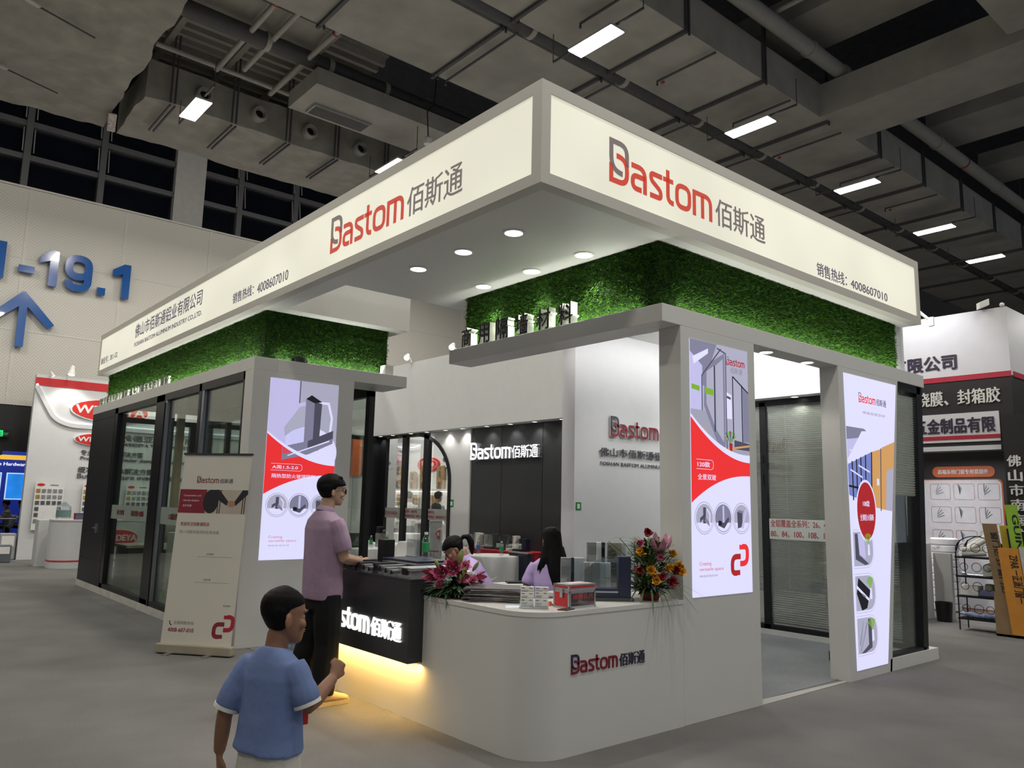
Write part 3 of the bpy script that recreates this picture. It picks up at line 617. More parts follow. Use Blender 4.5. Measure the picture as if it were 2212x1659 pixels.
# washers under the back fascia
for i, y in enumerate((12.27, 11.75, 11.02, 10.41, 9.74, 9.16, 8.4, 7.71, 7.05, 6.35)):
    downlight(6.3, y, 3.03, 'small downlight under the back fascia, %s from the left' % ORD[i], 9, .045, (6.5, y, 1.6), 110, grp='downlights under the back fascia')
downlight(6.3, 2.06, 3.03, 'small downlight under the fascia over the blinds', 24, .045, (6.5, 2.06, 1.2), 120, grp='downlights under the back fascia')
# ============================================================ GLAZING
# blinds wall at the back of the right room
bw = thing('blind_partition', 'black framed glass partition with white venetian blinds at the back of the right room', 'glass partition', (6.42, 2, 0))
q = MB(); xf = 6.44
for y0, y1 in ((.82, .90), (2.56, 2.65), (3.40, 3.49)): q.box(xf-.03, xf+.05, y0, y1, .07, 3.0)
q.box(xf-.03, xf+.05, .9, 3.4, .07, .13); q.box(xf-.03, xf+.05, .9, 3.4, 2.95, 3.03); q.box(xf-.045, xf-.03, 2.60, 2.63, 1.9, 2.05); q.box(xf-.045, xf-.03, 2.60, 2.63, 2.2, 2.3)
q.build('frame', BLACK, bw)
SLAT = mat('blind_slat', (.62, .63, .58), .35, vary=.04)
for y0, y1, zb, nm in ((.92, 2.55, .16, 'wide blind'), (2.67, 3.38, .55, 'narrow blind')):
    q = MB(); z = zb
    while z < 2.92: q.obox((xf+.02, (y0+y1)/2, z), (.0085, 0, -.0115), (0, (y1-y0)/2, 0), (.0008, 0, .0006)); z += .0275
    for y in (y0+.25, y1-.25): q.box(xf+.018, xf+.020, y-.002, y+.002, zb, 2.95)
    tag(q.build('blind', SLAT, bw), nm)
MB().box(xf-.012, xf-.006, .9, 3.4, .13, 2.95).build('pane', glass('blind_glass', (.93, .95, .94), .06), bw)
FROST = mat('frosted_film', (.50, .54, .51), .6, vary=.03)
p = MB().box(xf-.016, xf-.013, .92, 2.55, 1.21, 1.47).build('film_band', FROST, bw); 
q = MB(); fb = face_x(xf-.016); write(q, '全铝覆盖全系列：26、40、60、', fb, -2.53, -1.55, 1.365, 1.46, 0, .001, bold=.02); write(q, '80、84、100、108、120款', fb, -2.53, -1.62, 1.235, 1.33, 0, .001, bold=.02)
q.build('film_text', mat('film_red_text', (.33, .05, .06), .5), p)
tag(MB().box(6.40, 6.5, .8, 3.5, 0, .07).build('partition_plinth', WHITE), 'low white plinth under the venetian blind partition', 'plinth')
# arched partition at the back left
ap = thing('arched_partition', 'black framed glass partition with a rounded top at the back of the booth', 'glass partition', (6.42, 11, 0))
q = MB(); fa = face_x(6.43)
arc = [(-10.98+1.28*math.cos(math.radians(90-90*k/14)), 2.02+.98*math.sin(math.radians(90-90*k/14))) for k in range(15)]
ribbon(q, [(-12.42, 3.0)]+arc+[(-9.70, .02)], 0, .075, fa, -.04, .04)
for y0, y1 in ((10.45, 10.64), (11.32, 11.48), (12.14, 12.48)): q.box(6.39, 6.47, y0, y1, 0, 3.0)
q.build('frame', BLACK, ap)
MB().prism([(-12.4, .05)]+[(-12.4, 2.98)]+arc+[(-9.72, .05)], fa, -.01, -.004).build('pane', GLASS, ap)
for (y0, y1, tx) in ((12.33, 11.55, 0), (11.42, 10.66, 1), (10.62, 9.75, 2)):
    p = MB().prism(rect(-y0, -y1, 1.22, 1.44), fa, 0, .003).build('film_band', mat('film_grey', (.36, .36, .355), .5), ap)
    q = MB()
    if tx == 0: company_mark(q, fa, -12.27, 1.29, .067, .003, .005, (0, 0, 0))
    elif tx == 1: write(q, '100款百叶、108款单玻、', fa, -11.38, -10.85, 1.345, 1.405, .003, .005, bold=.02); write(q, '100款双玻内外合金、108款二合', fa, -11.38, -10.67, 1.25, 1.31, .003, .005, bold=.02)
    else: write(q, '84款双玻半全、', fa, -10.57, -10.2, 1.345, 1.405, .003, .005, bold=.02); write(q, '100款双玻半全、108款双玻半全', fa, -10.57, -9.83, 1.25, 1.31, .003, .005, bold=.02)
    q.build('film_text', mat('film_red_text', (.33, .05, .06), .5), p)
for y, w in ((9.62, 'at the edge of the white strip'),):
    t = thing('wall_tag', 'small green square tag on the white strip %s beside the arch' % 'low', 'sticker', (6.42, y, 1.56)); MB().prism(rrect(-y-.07, -y+.07, 1.49, 1.64, .01), face_x(6.42), 0, .004).build('card', GREEN, t); MB().prism(rect(-y-.035, -y+.035, 1.52, 1.60), face_x(6.42), .004, .005).build('code_panel', CARD, t)
# far end of the booth
ep = thing('end_partition', 'black framed glass partition closing the far end of the booth behind the white folding panel', 'glass partition', (5, 12.48, 0))
q = MB(); q.box(2.5, 6.4, 12.46, 12.56, 2.94, 3.03); q.box(6.0, 6.4, 12.44, 12.56, 0, 3.0); q.box(5.2, 5.28, 12.46, 12.56, 0, 3); q.box(2.5, 2.6, 12.46, 12.56, 0, 3); q.build('frame', BLACK, ep)
MB().box(2.6, 6.0, 12.50, 12.51, .02, 2.94).build('pane', GLASS, ep)
tag(MB().box(2.5, 6.6, 12.44, 12.66, 3.03, 4.55).build('end_fascia', WL), 'white fascia across the far end of the booth', 'wall panel')
# left room: glass front along the aisle
lf = thing('glass_partition', 'black framed floor to ceiling glass front of the left room', 'glass partition', (.5, 9, 0))
q = MB(); xg = .50
for y0, y1, w in ((5.50, 5.56, .06), (6.93, 7.02, .09), (8.44, 8.52, .10), (8.52, 8.82, .16), (10.93, 11.10, .12)): q.box(xg-.02, xg+w, y0, y1, .10, ZB1)
q.box(xg-.02, xg+.08, 5.5, 11.1, .10, .17); q.box(xg-.02, xg+.08, 5.5, 11.1, 2.93, ZB1); q.box(xg-.03, xg+.0, 8.40, 8.46, .1, 2.9)
q.build('frame', BLACK, lf)
q = MB(); q.box(xg+.02, xg+.03, 5.56, 6.93, .17, 2.93); q.box(xg+.02, xg+.03, 7.02, 8.44, .17, 2.93); q.box(xg+.02, xg+.03, 8.82, 10.93, .17, 2.93); q.build('pane', GLASS_T, lf)
q = MB(); q.box(xg-.015, xg+.02, 6.84, 6.93, .15, 2.95); q.box(xg-.015, xg+.02, 8.33, 8.43, .15, 2.95); q.build('bright_stile', mat('pale_alu_stile', (.30, .31, .36), .25, .7), lf)
fg = face_x(xg+.018)
p = MB().prism(rect(-10.9, -8.84, 1.21, 1.43), fg, 0, .002).build('film_band', mat('film_green_grey', (.27, .32, .29), .5), lf)
q = MB(); write(q, '防火玻璃', fg, -10.55, -10.15, 1.28, 1.36, .002, .004, bold=.04); write(q, '隔热型防火隔断', fg, -9.75, -9.1, 1.28, 1.36, .002, .004, bold=.04); q.build('film_text', mat('film_maroon', (.13, .02, .025), .5), p)
p = MB().prism(rect(-8.31, -7.04, 1.21, 1.44), fg, 0, .002).build('film_band', mat('film_green_grey', (.27, .32, .29), .5), lf)
q = MB(); write(q, '1.5隔热型防火隔断', fg, -7.95, -7.25, 1.28, 1.36, .002, .004, bold=.04); q.build('film_text', mat('film_maroon', (.13, .02, .025), .5), p)
dr = thing('glass_room_door', 'flush near-black door with small handle at the far end of the left room', 'door', (.5, 12, 0))
MB().box(.48, .54, 11.12, 12.66, .10, ZB1).build('leaf', mat('door_charcoal', (.016, .016, .019), .45, vary=.1), dr)
q = MB().box(.455, .48, 11.56, 11.62, .95, 1.10); q.bar((.455, 11.62, 1.03), (.455, 11.76, 1.03), .02); q.build('handle', STEEL, dr)
for z in (2.9, .5): MB().box(.476, .48, 11.2, 12.6, z, z+.006).build('seam', BLACK, dr)
# far glazed end of the left room and the inner partition
le = thing('end_partition', 'black framed glass closing the far end of the left room', 'glass partition', (1.5, 12.6, 0))
q = MB(); q.box(.54, 2.3, 12.58, 12.66, 2.93, ZB1); q.box(2.2, 2.32, 12.56, 12.68, 0, ZB1); q.box(.54, .62, 12.58, 12.66, 0, ZB1); q.box(.54, 2.3, 12.58, 12.66, 0, .08); q.build('frame', BLACK, le)
MB().box(.62, 2.2, 12.61, 12.62, .08, 2.93).build('pane', GLASS_T, le)
ip = thing('inner_partition', 'dark framed glass partition along the inner side of the left room', 'glass partition', (2.35, 9, 0))
q = MB(); 
for y0, y1 in ((5.85, 5.95), (7.6, 7.75), (9.4, 9.6), (10.9, 11.0), (12.3, 12.4)): q.box(2.3, 2.38, y0, y1, 0, ZB1)
q.box(2.3, 2.38, 5.85, 12.4, 2.95, ZB1+.14); q.box(2.3, 2.38, 5.85, 12.4, 0, .08); q.build('frame', BLACK, ip)
MB().box(2.335, 2.345, 5.95, 12.3, .08, 2.95).build('pane', GLASS_T, ip)
q = MB().box(1.85, 1.97, 12.2, 12.34, 0, ZB1+.6); tag(q.build('post', mat('pale_timber', (.62, .50, .32), .5, vary=.1)), 'pale timber coloured post inside the left glass room', 'post')
tag(MB().box(.72, 2.3, 5.52, 12.55, .004, .02).build('turf_mat', mat('turf_mat_green', (.05, .12, .02), .95, vary=.5, scale=60, bump=.6, bscale=90)), 'green turf mat on the floor of the left glass room', 'turf mat')
for i, (x, y) in enumerate(((1.1, 6.6), (1.1, 8.2), (1.1, 9.8), (1.1, 11.4), (1.9, 7.4), (1.9, 9.0), (1.9, 10.6))):
    downlight(x, y, ZC1, 'ceiling downlight inside the left glass room, %s along the %s row' % (ORD[i % 4], 'front' if x < 1.5 else 'inner'), 30, .06, grp='downlights inside the left glass room')

# ============================================================ LIGHTBOX POSTERS
def G(name, col, s=1.0): return glow('poster_'+name, col, s)
PW = G('white', (.70, .695, .96), .90); PR = G('red', (.82, .032, .035), .85); PDR = G('dark_red', (.42, .02, .025), .8); PG1 = G('mist', (.42, .42, .56), .8); PG2 = G('grey', (.22, .22, .33), .8); PG3 = G('slate', (.075, .075, .115), .8)
PB = G('black', (.012, .012, .018), .8); PLV = G('lavender', (.52, .50, .80), .85); PTX = G('text_grey', (.30, .26, .32), .8); PWD = G('wood', (.62, .33, .12), .85); PGRN = G('leaf', (.20, .42, .03), .85); PPINK = G('rose_text', (.62, .16, .22), .85); PBL = G('blue', (.18, .22, .55), .85); PFL = G('floor', (.36, .36, .47), .8)
PM = [PW, PR, PDR, PG1, PG2, PG3, PB, PLV, PTX, PWD, PGRN, PPINK, PBL, PFL]
W_, R_, DR_, M_, G_, S_, B_, LV_, T_, WD_, GR_, PK_, BL_, FL_ = range(14)
def lightbox(name, label, fr, w, h, outline=None):
    """fr has its origin at the lower left corner of the picture"""
    t = thing(name, label, 'lightbox poster', fr[0])
    O = outline or rect(0, w, 0, h)
    MB().prism(O, fr, -.004, .004).build('lit_panel', PW, t)
    return t
def sub(fr, x, y): return (fr[0]+fr[1]*x+fr[2]*y, fr[1], fr[2], fr[3])
D0 = .0045
def poster_common(t, fr, w, h, code, title, cw):
    """shared lower half: white swoosh, red wedge, title pill, three round pictures, slogan and emblem"""
    q = MB()
    top = lambda k: h*(.655-.135*math.sin(min(1, k*1.05)*math.pi/2))
    up = curve_y(0, w, lambda k: h*(.69-.165*(1-(1-k)**2.0)), 22)
    lo = curve_y(0, w, lambda k: h*(.355+.115*(1-(1-k)**2.2)), 22)
    q.flat([(x, y+.012*h+.02*h*(x/w)) for x, y in up][::-1]+[(x, y) for x, y in up], fr, D0+.0009, W_)
    q.flat(lo+[(x, y) for x, y in up][::-1], fr, D0+.0006, R_)
    q.build('red_wedge', PM, t)
    q = MB()
    write(q, code, fr, .10*w, .10*w+cw*w, h*.495, h*.516, D0+.001, D0+.0016, W_, bold=.012)
    ribbon(q, [(.08*w, h*.487), (.10*w+cw*w+.06*w, h*.487), (.10*w+cw*w+.06*w, h*.524), (.08*w, h*.524)], [0, .018*h, .018*h, 0], .0035, fr, D0+.001, D0+.0016, W_)
    write(q, title, fr, .10*w, .10*w+(.62 if len(title) > 5 else .30)*w, h*.445, h*.468, D0+.001, D0+.0016, W_, bold=.006)
    q.build('title_text', PM, t)
    q = MB()
    write(q, 'Creating', fr, .11*w, .30*w, h*.113, h*.131, D0, D0+.0006, PK_); write(q, 'versatile space', fr, .11*w, .50*w, h*.093, h*.109, D0, D0+.0006, PK_)
    write(q, '缔造百变空间', fr, .11*w, .40*w, h*.073, h*.081, D0, D0+.0006, T_); q.build('slogan_text', PM, t)
    q = MB(); loops_mark(q, sub(fr, 0, 0), .62*w, .065*h, .165*h*.78, D0+.001, (DR_, R_)); q.build('emblem', PM, t)
    for i, cx in enumerate((.20, .51, .83)):
        q = MB(); c = sub(fr, cx*w, .297*h); r = .145*w
        q.flat(ellipse(0, 0, r*1.08), c, D0, S_); q.flat(ellipse(0, 0, r*1.055), c, D0+.0004, W_); q.flat(ellipse(0, 0, r*.95), c, D0+.0008, (M_, G_, M_)[i])
        q.flat([(r*.9*math.cos(math.radians(a)), r*.9*math.sin(math.radians(a))) for a in range(200, 345, 10)], c, D0+.0011, W_)
        k = r
        if i == 0:
            q.flat([(-.15*k, -.35*k), (.15*k, -.35*k), (.15*k, .72*k), (-.15*k, .72*k)], c, D0+.0014, S_); q.flat([(-.5*k, -.3*k), (-.15*k, -.05*k), (-.15*k, .2*k), (-.5*k, 0)], c, D0+.0014, S_); q.flat([(.0, -.2*k), (.55*k, -.55*k), (.55*k, -.32*k), (.1*k, .1*k)], c, D0+.0017, G_)
            ribbon(q, [(.3*k, .6*k), (.6*k, .25*k), (.55*k, -.4*k)], 0, .09*k, c, D0+.0011, D0+.002, W_)
        elif i == 1:
            q.flat([(-.6*k, -.5*k), (.1*k, -.7*k), (.7*k, -.1*k), (.6*k, .1*k), (.1*k, -.3*k), (-.6*k, -.2*k)], c, D0+.0014, S_); q.flat([(-.08*k, -.3*k), (.12*k, -.3*k), (.12*k, .85*k), (-.08*k, .85*k)], c, D0+.0017, LV_); q.flat([(-.55*k, -.45*k), (-.2*k, -.5*k), (-.2*k, -.2*k), (-.55*k, -.15*k)], c, D0+.002, B_)
        else:
            q.flat([(-.5*k, -.7*k), (.05*k, -.6*k), (.1*k, .35*k), (-.55*k, .45*k)], c, D0+.0014, S_); q.flat([(-.1*k, -.7*k), (.2*k, -.7*k), (.65*k, .55*k), (.45*k, .65*k)], c, D0+.0017, LV_); q.flat([(-.55*k, .45*k), (.1*k, .35*k), (.25*k, .5*k), (-.35*k, .6*k)], c, D0+.002, G_)
        q.build('round_picture', PM, t)
# right pillar poster
fp = sub(face_y(YB), 2.154, .913); pw, ph = .807, 2.024
t = lightbox('lightbox_poster', 'glowing poster on the right pillar, with a glass office above the red wedge', fp, pw, ph)
q = MB(); z = lambda u, v: (u*pw, v*ph)
q.flat([z(0, .54), z(.0, 1), z(1, 1), z(1, .54)], fp, D0-.0002, M_)
q.flat([z(0, .82), z(0, 1), z(.45, 1), z(.36, .93), z(.28, .82)], fp, D0, G_); q.flat([z(.06, .90), z(.3, .955), z(.3, .975), z(.04, .93)], fp, D0+.0002, W_)
q.flat([z(0, .72), z(.20, .72), z(.20, .90), z(0, .95)], fp, D0+.0001, LV_)
q.flat([z(0, .6), z(0, .72), z(.25, .72), z(.5, .55), z(.5, .5)], fp, D0, FL_); q.flat([z(.5, .52), z(.62, .60), z(1, .585), z(1, .5)], fp, D0, FL_)
q.flat([z(.22, .74), z(.24, .90), z(.58, .97), z(.58, .585), z(.48, .565)], fp, D0+.0002, G_); q.flat([z(.26, .75), z(.27, .88), z(.40, .91), z(.40, .66)], fp, D0+.0003, M_); q.flat([z(.42, .65), z(.42, .91), z(.55, .945), z(.55, .6)], fp, D0+.0003, M_)
for pts in ([z(.19, .72), z(.19, .86), z(.52, .985)], [z(.60, .575), z(.60, .97), z(.45, .985)], [z(.40, .64), z(.40, .91)], [z(.72, .62), z(.72, .88)], [z(.88, .61), z(.88, .85)], [z(.72, .88), z(1, .82)]): ribbon(q, pts, 0, .012, fp, D0, D0+.0005, S_ if len(pts) == 3 else B_)
q.flat([z(.73, .62), z(.73, .87), z(.87, .845), z(.87, .61)], fp, D0+.0002, M_); q.flat([z(.89, .61), z(.89, .84), z(1, .815), z(1, .61)], fp, D0+.0002, G_)
q.flat([z(.73, .578), z(.73, .615), z(1, .605), z(1, .575)], fp, D0+.0003, S_); q.flat([z(.60, .70), z(.60, .81), z(.695, .80), z(.695, .70)], fp, D0+.0003, W_); q.flat([z(.61, .785), z(.61, .795), z(.68, .79), z(.68, .78)], fp, D0+.0005, S_)
q.flat([z(.02, .80), z(.15, .795), z(.15, .815), z(.02, .82)], fp, D0+.0004, GR_); q.flat([z(.24, .79), z(.38, .785), z(.38, .81), z(.24, .815)], fp, D0+.0005, GR_)
for k in range(7): a = math.radians(40+17*k); q.flat([z(.66, .595), (.66*pw+.10*math.cos(a)-.01, .60*ph+.10*math.sin(a)), (.66*pw+.10*math.cos(a)+.012, .60*ph+.10*math.sin(a))], fp, D0+.0006, (GR_, S_)[k % 2])
q.flat([z(.645, .568), z(.69, .568), z(.695, .60), z(.64, .60)], fp, D0+.0007, DR_); q.flat([z(.2, .655), z(.5, .55), z(.5, .543), z(.2, .645)], fp, D0+.0004, WD_); q.flat([z(.52, .575), z(1, .60), z(1, .592), z(.55, .568)], fp, D0+.0004, WD_)
q.build('office_picture', PM, t)
q = MB(); company_mark(q, fp, .61*pw, .925*ph, .0475, D0+.001, D0+.0016, (T_, DR_, T_), cjk=False)
for i, c in enumerate('佰斯通'): write(q, c, fp, (.68+.075*i)*pw, (.748+.075*i)*pw, .893*ph, .918*ph, D0+.001, D0+.0016, T_)
q.build('company_name', PM, t); poster_common(t, fp, pw, ph, '120款', '全景双玻', .20)
# left pillar poster
fp = sub(face_y(5.264), .678, .918); pw, ph = .852, 2.03
t = lightbox('lightbox_poster', 'glowing poster on the left pillar, with a large aluminium corner joint above the red wedge', fp, pw, ph)
q = MB(); z = lambda u, v: (u*pw, v*ph)
q.flat([z(0, .5), z(0, 1), z(1, 1), z(1, .5)], fp, D0-.0002, M_); q.flat([z(0, .56), z(0, 1), z(.42, 1), z(.42, .5)], fp, D0-.0001, LV_); q.flat([z(.42, .5), z(.42, 1), z(.435, 1), z(.435, .5)], fp, D0, S_)
q.flat([(x, max(.51*ph, y)) for x, y in [(.60*pw+.42*pw*math.cos(math.radians(a)), .60*ph+.14*ph*math.sin(math.radians(a))) for a in range(0, 360, 12)]], fp, D0+.0001, W_)
ribbon(q, [z(.24, .62), z(.20, .73), z(.42, .86), z(.64, .885)], 0, .045, fp, D0, D0+.0004, LV_); ribbon(q, [z(.66, .885), z(.86, .885), z(.92, .80), z(.90, .70)], 0, .03, fp, D0, D0+.0004, W_)
q.flat([z(.25, .62), z(.21, .73), z(.42, .85), z(.52, .86), z(.52, .60)], fp, D0+.0001, G(*('x', (1, 1, 1))) and M_)
q.flat([z(.52, .575), z(.52, .90), z(.65, .90), z(.65, .60)], fp, D0+.0005, G_); q.flat([z(.65, .60), z(.65, .89), z(.76, .88), z(.74, .61)], fp, D0+.0006, S_); q.flat([z(.52, .90), z(.60, .925), z(.76, .89), z(.65, .88)], fp, D0+.0007, B_)
q.flat([z(.22, .575), z(.22, .62), z(.58, .66), z(.58, .615)], fp, D0+.0006, G_); q.flat([z(.58, .615), z(.58, .66), z(.95, .73), z(.95, .68)], fp, D0+.0007, S_); q.flat([z(.22, .545), z(.22, .575), z(.6, .62), z(.95, .685), z(.95, .655), z(.6, .585)], fp, D0+.0008, G_); q.flat([z(.3, .568), z(.3, .574), z(.9, .672), z(.9, .664)], fp, D0+.001, W_)
q.build('corner_joint_picture', PM, t); poster_common(t, fp, pw, ph, 'A类1.5-2.0', '隔热型防火玻璃隔断', .36)
# tapering poster on the post
fp = sub(face_y(YB), 0, 0); w_at = lambda zz: 5.33+(5.83-5.33)*(zz-.085)/(2.97-.085); l_at = lambda zz: 4.69-.03*(zz-.085)/2.88
t = lightbox('lightbox_poster', 'glowing poster on the narrow post, tapering to its foot, with a red round badge', fp, 1, 1, [(4.69, .085), (5.33, .085), (5.83, 2.97), (4.66, 2.97)])
q = MB(); PX = lambda u, zz: (l_at(zz)+u*(w_at(zz)-l_at(zz)), zz)
q.flat([PX(0, 2.43), PX(1, 2.36), PX(1, 1.62), PX(.75, 1.66), PX(0, 1.75)], fp, D0-.0002, LV_)
q.flat([PX(0, 2.43), PX(.35, 2.43), PX(.5, 2.36), PX(0, 2.30)], fp, D0, PBL and G_); q.flat([PX(.3, 2.40), PX(1, 2.46), PX(1, 2.22), PX(0, 2.06), PX(0, 2.1)], fp, D0+.0001, W_)
q.flat([PX(0, 1.75), PX(0, 2.05), PX(.5, 2.20), PX(.5, 1.66)], fp, D0+.0002, BL_); q.flat([PX(.5, 1.64), PX(.5, 2.20), PX(.78, 2.26), PX(.78, 1.62)], fp, D0+.0002, WD_); q.flat([PX(.72, 1.62), PX(.72, 2.26), PX(1, 2.34), PX(1, 1.60)], fp, D0+.0003, WD_); q.flat([PX(.84, 1.62), PX(.84, 2.02), PX(1, 2.06), PX(1, 1.60)], fp, D0+.0004, PG2 and M_)
for u in (.09, .18, .27, .37, .5): ribbon(q, [PX(u, 1.70), PX(u, 2.06+.28*u)], 0, .022, fp, D0, D0+.0005, B_)
ribbon(q, [PX(0, 1.84), PX(.5, 1.80)], 0, .02, fp, D0, D0+.0006, B_); ribbon(q, [PX(.72, 1.6), PX(.70, 2.25)], 0, .018, fp, D0, D0+.0006, PB and S_)
for a, b in (((.05, 2.0), (.3, 1.93)), ((.22, 2.05), (.46, 1.99)), ((.05, 2.2), (.2, 2.14))): ribbon(q, [PX(*a), PX(*b)], 0, .016, fp, D0, D0+.0007, W_)
q.flat(rrect(PX(.62, 1.88)[0], PX(.67, 1.88)[0], 1.86, 1.93, .01), fp, D0+.0008, W_)
q.build('corridor_picture', PM, t)
q = MB(); company_mark(q, fp, PX(.26, 2.7)[0], 2.70, .066, D0, D0+.0006, (T_, PR and R_, S_)); write(q, '缔造百变空间', fp, PX(.33, 2.6)[0], PX(.78, 2.6)[0], 2.585, 2.615, D0, D0+.0006, T_); q.build('company_name', PM, t)
q = MB(); c0 = PX(.37, 1.60); q.flat(ellipse(*c0, .215, .31), fp, D0+.001, W_); q.flat(ellipse(*c0, .195, .285), fp, D0+.0013, DR_)
write(q, '108款', fp, c0[0]-.07, c0[0]+.07, 1.64, 1.70, D0+.0015, D0+.002, W_, bold=.01); write(q, '全钢防火隔断', fp, c0[0]-.14, c0[0]+.15, 1.50, 1.565, D0+.0015, D0+.002, W_, bold=.005); q.build('red_badge', PM, t)
for i, z0 in enumerate((1.06, .635, .235)):
    q = MB(); x0 = l_at(z0)+.035; wd = .40; hh = .33
    shape = lambda e: [(x0-e*.2, z0-e), (x0-e*.2, z0+hh+e)]+[(x0+wd-.13+(.13+e)*math.cos(math.radians(a)), z0+hh-.13+(.13+e)*math.sin(math.radians(a))) for a in (90, 70, 50, 30, 10, 0)]+[(x0+wd-.13+(.13+e)*math.cos(math.radians(a)), z0+.13+(.13+e)*math.sin(math.radians(a))) for a in (0, -10, -30, -50, -70, -90)]
    q.flat(shape(.022)[::-1], fp, D0, PTX and M_); q.flat(shape(.018)[::-1], fp, D0+.0004, W_); q.flat(shape(0)[::-1], fp, D0+.0008, M_)
    f2 = sub(fp, x0, z0); P_ = lambda u, v: (u*wd, v*hh)
    if i == 0: q.flat([P_(.08, .2), P_(.55, .02), P_(.75, .05), P_(.28, .32), P_(.22, .95), P_(.08, .95)], f2, D0+.001, S_); q.flat([P_(.28, .34), P_(.6, .2), P_(.55, .95), P_(.25, .95)], f2, D0+.001, LV_)
    elif i == 1: q.flat([P_(.15, .95), P_(.75, .55), P_(.55, .05), P_(.28, .0), P_(.05, .5)], f2, D0+.001, B_); q.flat([P_(.05, .75), P_(.7, .30), P_(.66, .24), P_(.04, .66)], f2, D0+.0012, W_); q.flat([P_(.32, .5), P_(.5, .4), P_(.5, .34), P_(.32, .44)], f2, D0+.0013, G_)
    else: q.flat([P_(.15, .0), P_(.55, .22), P_(.55, .95), P_(.72, .95), P_(.72, .12), P_(.35, .0)], f2, D0+.001, S_); ribbon(q, [P_(.1, .25), P_(.3, .9), P_(.14, .05), P_(.5, .85)], 0, .008, f2, D0, D0+.0012, S_)
    for k in range(6): a = math.radians(60+15*k); q.flat([P_(.78, .62), (.76*wd+.11*math.cos(a)-.012, .62*hh+.11*math.sin(a)), (.76*wd+.11*math.cos(a)+.012, .62*hh+.11*math.sin(a))], f2, D0+.0013, GR_)
    q.flat([P_(.72, .3), P_(.84, .3), P_(.82, .62), P_(.74, .62)], f2, D0+.0012, W_)
    q.build('detail_picture', PM, t)
# ============================================================ STANDING CHARACTERS
CF = mat('letter_face_black', (.008, .008, .01), .4); CS = mat('letter_foam_white', (.72, .74, .66), .55, vary=.02)
def character(ch, fr, a0, a1, b0, b1, d0, d1, label, grp):
    q = MB(); write(q, ch, fr, a0, a1, b0, b1, d0, d1, 0, 1, bold=.032); tag(q.build('standing_character', [CF, CS]), label, 'sign letter', grp)
fB = face_x(1.93)
for i, (ch, y0, y1) in enumerate((('商', 3.215, 3.05), ('用', 2.935, 2.755), ('隔', 2.655, 2.47), ('墙', 2.355, 2.18), ('材', 2.06, 1.875), ('料', 1.765, 1.59))):
    character(ch, fB, -y0, -y1, ZB2, ZB2+.20, .02, .10, 'black-faced foam character %s on the right beam, %s from the left' % (ch, ORD[i]), 'characters on the right beam')
fB = face_x(.58); s_ = 'C类非隔热性防火隔断、A1.5-2.0隔热性防火隔断'; n_ = len(s_); y = 12.62
wts = [(.55 if c in 'CA' else .32 if c in '.、-1' else .5 if c in '520' else 1.0) for c in s_]; tot = sum(wts); pos = 0
for i, (c, wt) in enumerate(zip(s_, wts)):
    a = y-(y-8.58)*pos/tot; pos += wt; b = y-(y-8.58)*pos/tot; gap = (a-b)*.10
    hh = (.03 if c in '.' else .05 if c == '、' else .09 if c == '-' else .15); zb = ZB2+(.06 if c == '-' else 0)
    character(c, fB, -(a-gap), -(b+gap), zb, zb+(.025 if c == '-' else hh), 0, .035, 'small black-faced character %s on the left beam, %s from the left' % (c, ORD[i] if i < len(ORD) else 'last'), 'characters on the left beam')
# ============================================================ COUNTER AND WHAT STANDS ON IT
PZ = (V((0, 0, 0)), X1, Y1, Z1); ZK = .906
def arc_pts(cx, cy, r, a0, a1, n=10): return [(cx+r*math.cos(math.radians(a0+(a1-a0)*k/n)), cy+r*math.sin(math.radians(a0+(a1-a0)*k/n))) for k in range(n+1)]
def plan(e): return [(.508-e, 1.78), ]+arc_pts(.788, .863, .28+e, 180, 270)+[(2.04, .583-e), (2.04, 1.15), (1.15, 1.15), (1.05, 1.25), (1.05, 1.78)]
ct = thing('reception_counter', 'long white reception counter with a rounded corner and red company name', 'counter', (1, 1, 0))
MB().prism(plan(0), PZ, 0, ZK-.03).build('body', WHITE, ct, smooth=True)
MB().prism(plan(.004), PZ, ZK-.03, ZK).build('top', mat('counter_top_white', (.70, .69, .66), .22, vary=.02, coat=.3), ct, smooth=True)
q = MB(); company_mark(q, face_y(.583), .86, .505, .079, .0, .006, (0, 1, 0)); q.build('company_name', [mat('navy_letter', (.03, .025, .06), .4), DKRED], ct)
pl = MB().box(.508, 1.05, 1.78, 3.17, 0, .42); tag(pl.build('counter_plinth', WHITE), 'white plinth below the dark display counter', 'plinth')
dc = thing('display_counter', 'dark grey floating display counter with lit white company name', 'counter', (.7, 2.5, .41))
MB().box(.382, 1.06, 1.783, 3.18, .425, 1.0).build('body', DARKCOUNTER, dc, bevel=.002)
MB().box(.382, 1.06, 1.783, 3.18, 1.0, 1.024).build('top', mat('dark_counter_top', (.03, .03, .035), .25), dc, bevel=.002)
q = MB(); company_mark(q, face_x(.382), -3.065, .565, .1285, .0, .012, (0, 0, 0)); q.build('company_name', glow('counter_letter', (1, .98, .95), 1.9), dc)
led = thing('amber_led_strip', 'amber led strip glowing under the dark counter', 'led strip', (.45, 2.5, .415)); MB().box(.44, .46, 1.84, 3.14, .412, .424).build('strip', LEDY, led)
o = area_light('amber_led_light', (.445, 2.48, .408), .03, 1.30, 9.0, (1, .60, .17), (0, 0, -1)); o.rotation_euler = (0, 0, 0)
o2 = area_light('amber_led_light', (.47, 1.80, .408), .07, .02, .5, (1, .60, .17), (0, 0, -1)); o2.rotation_euler = (0, 0, 0)

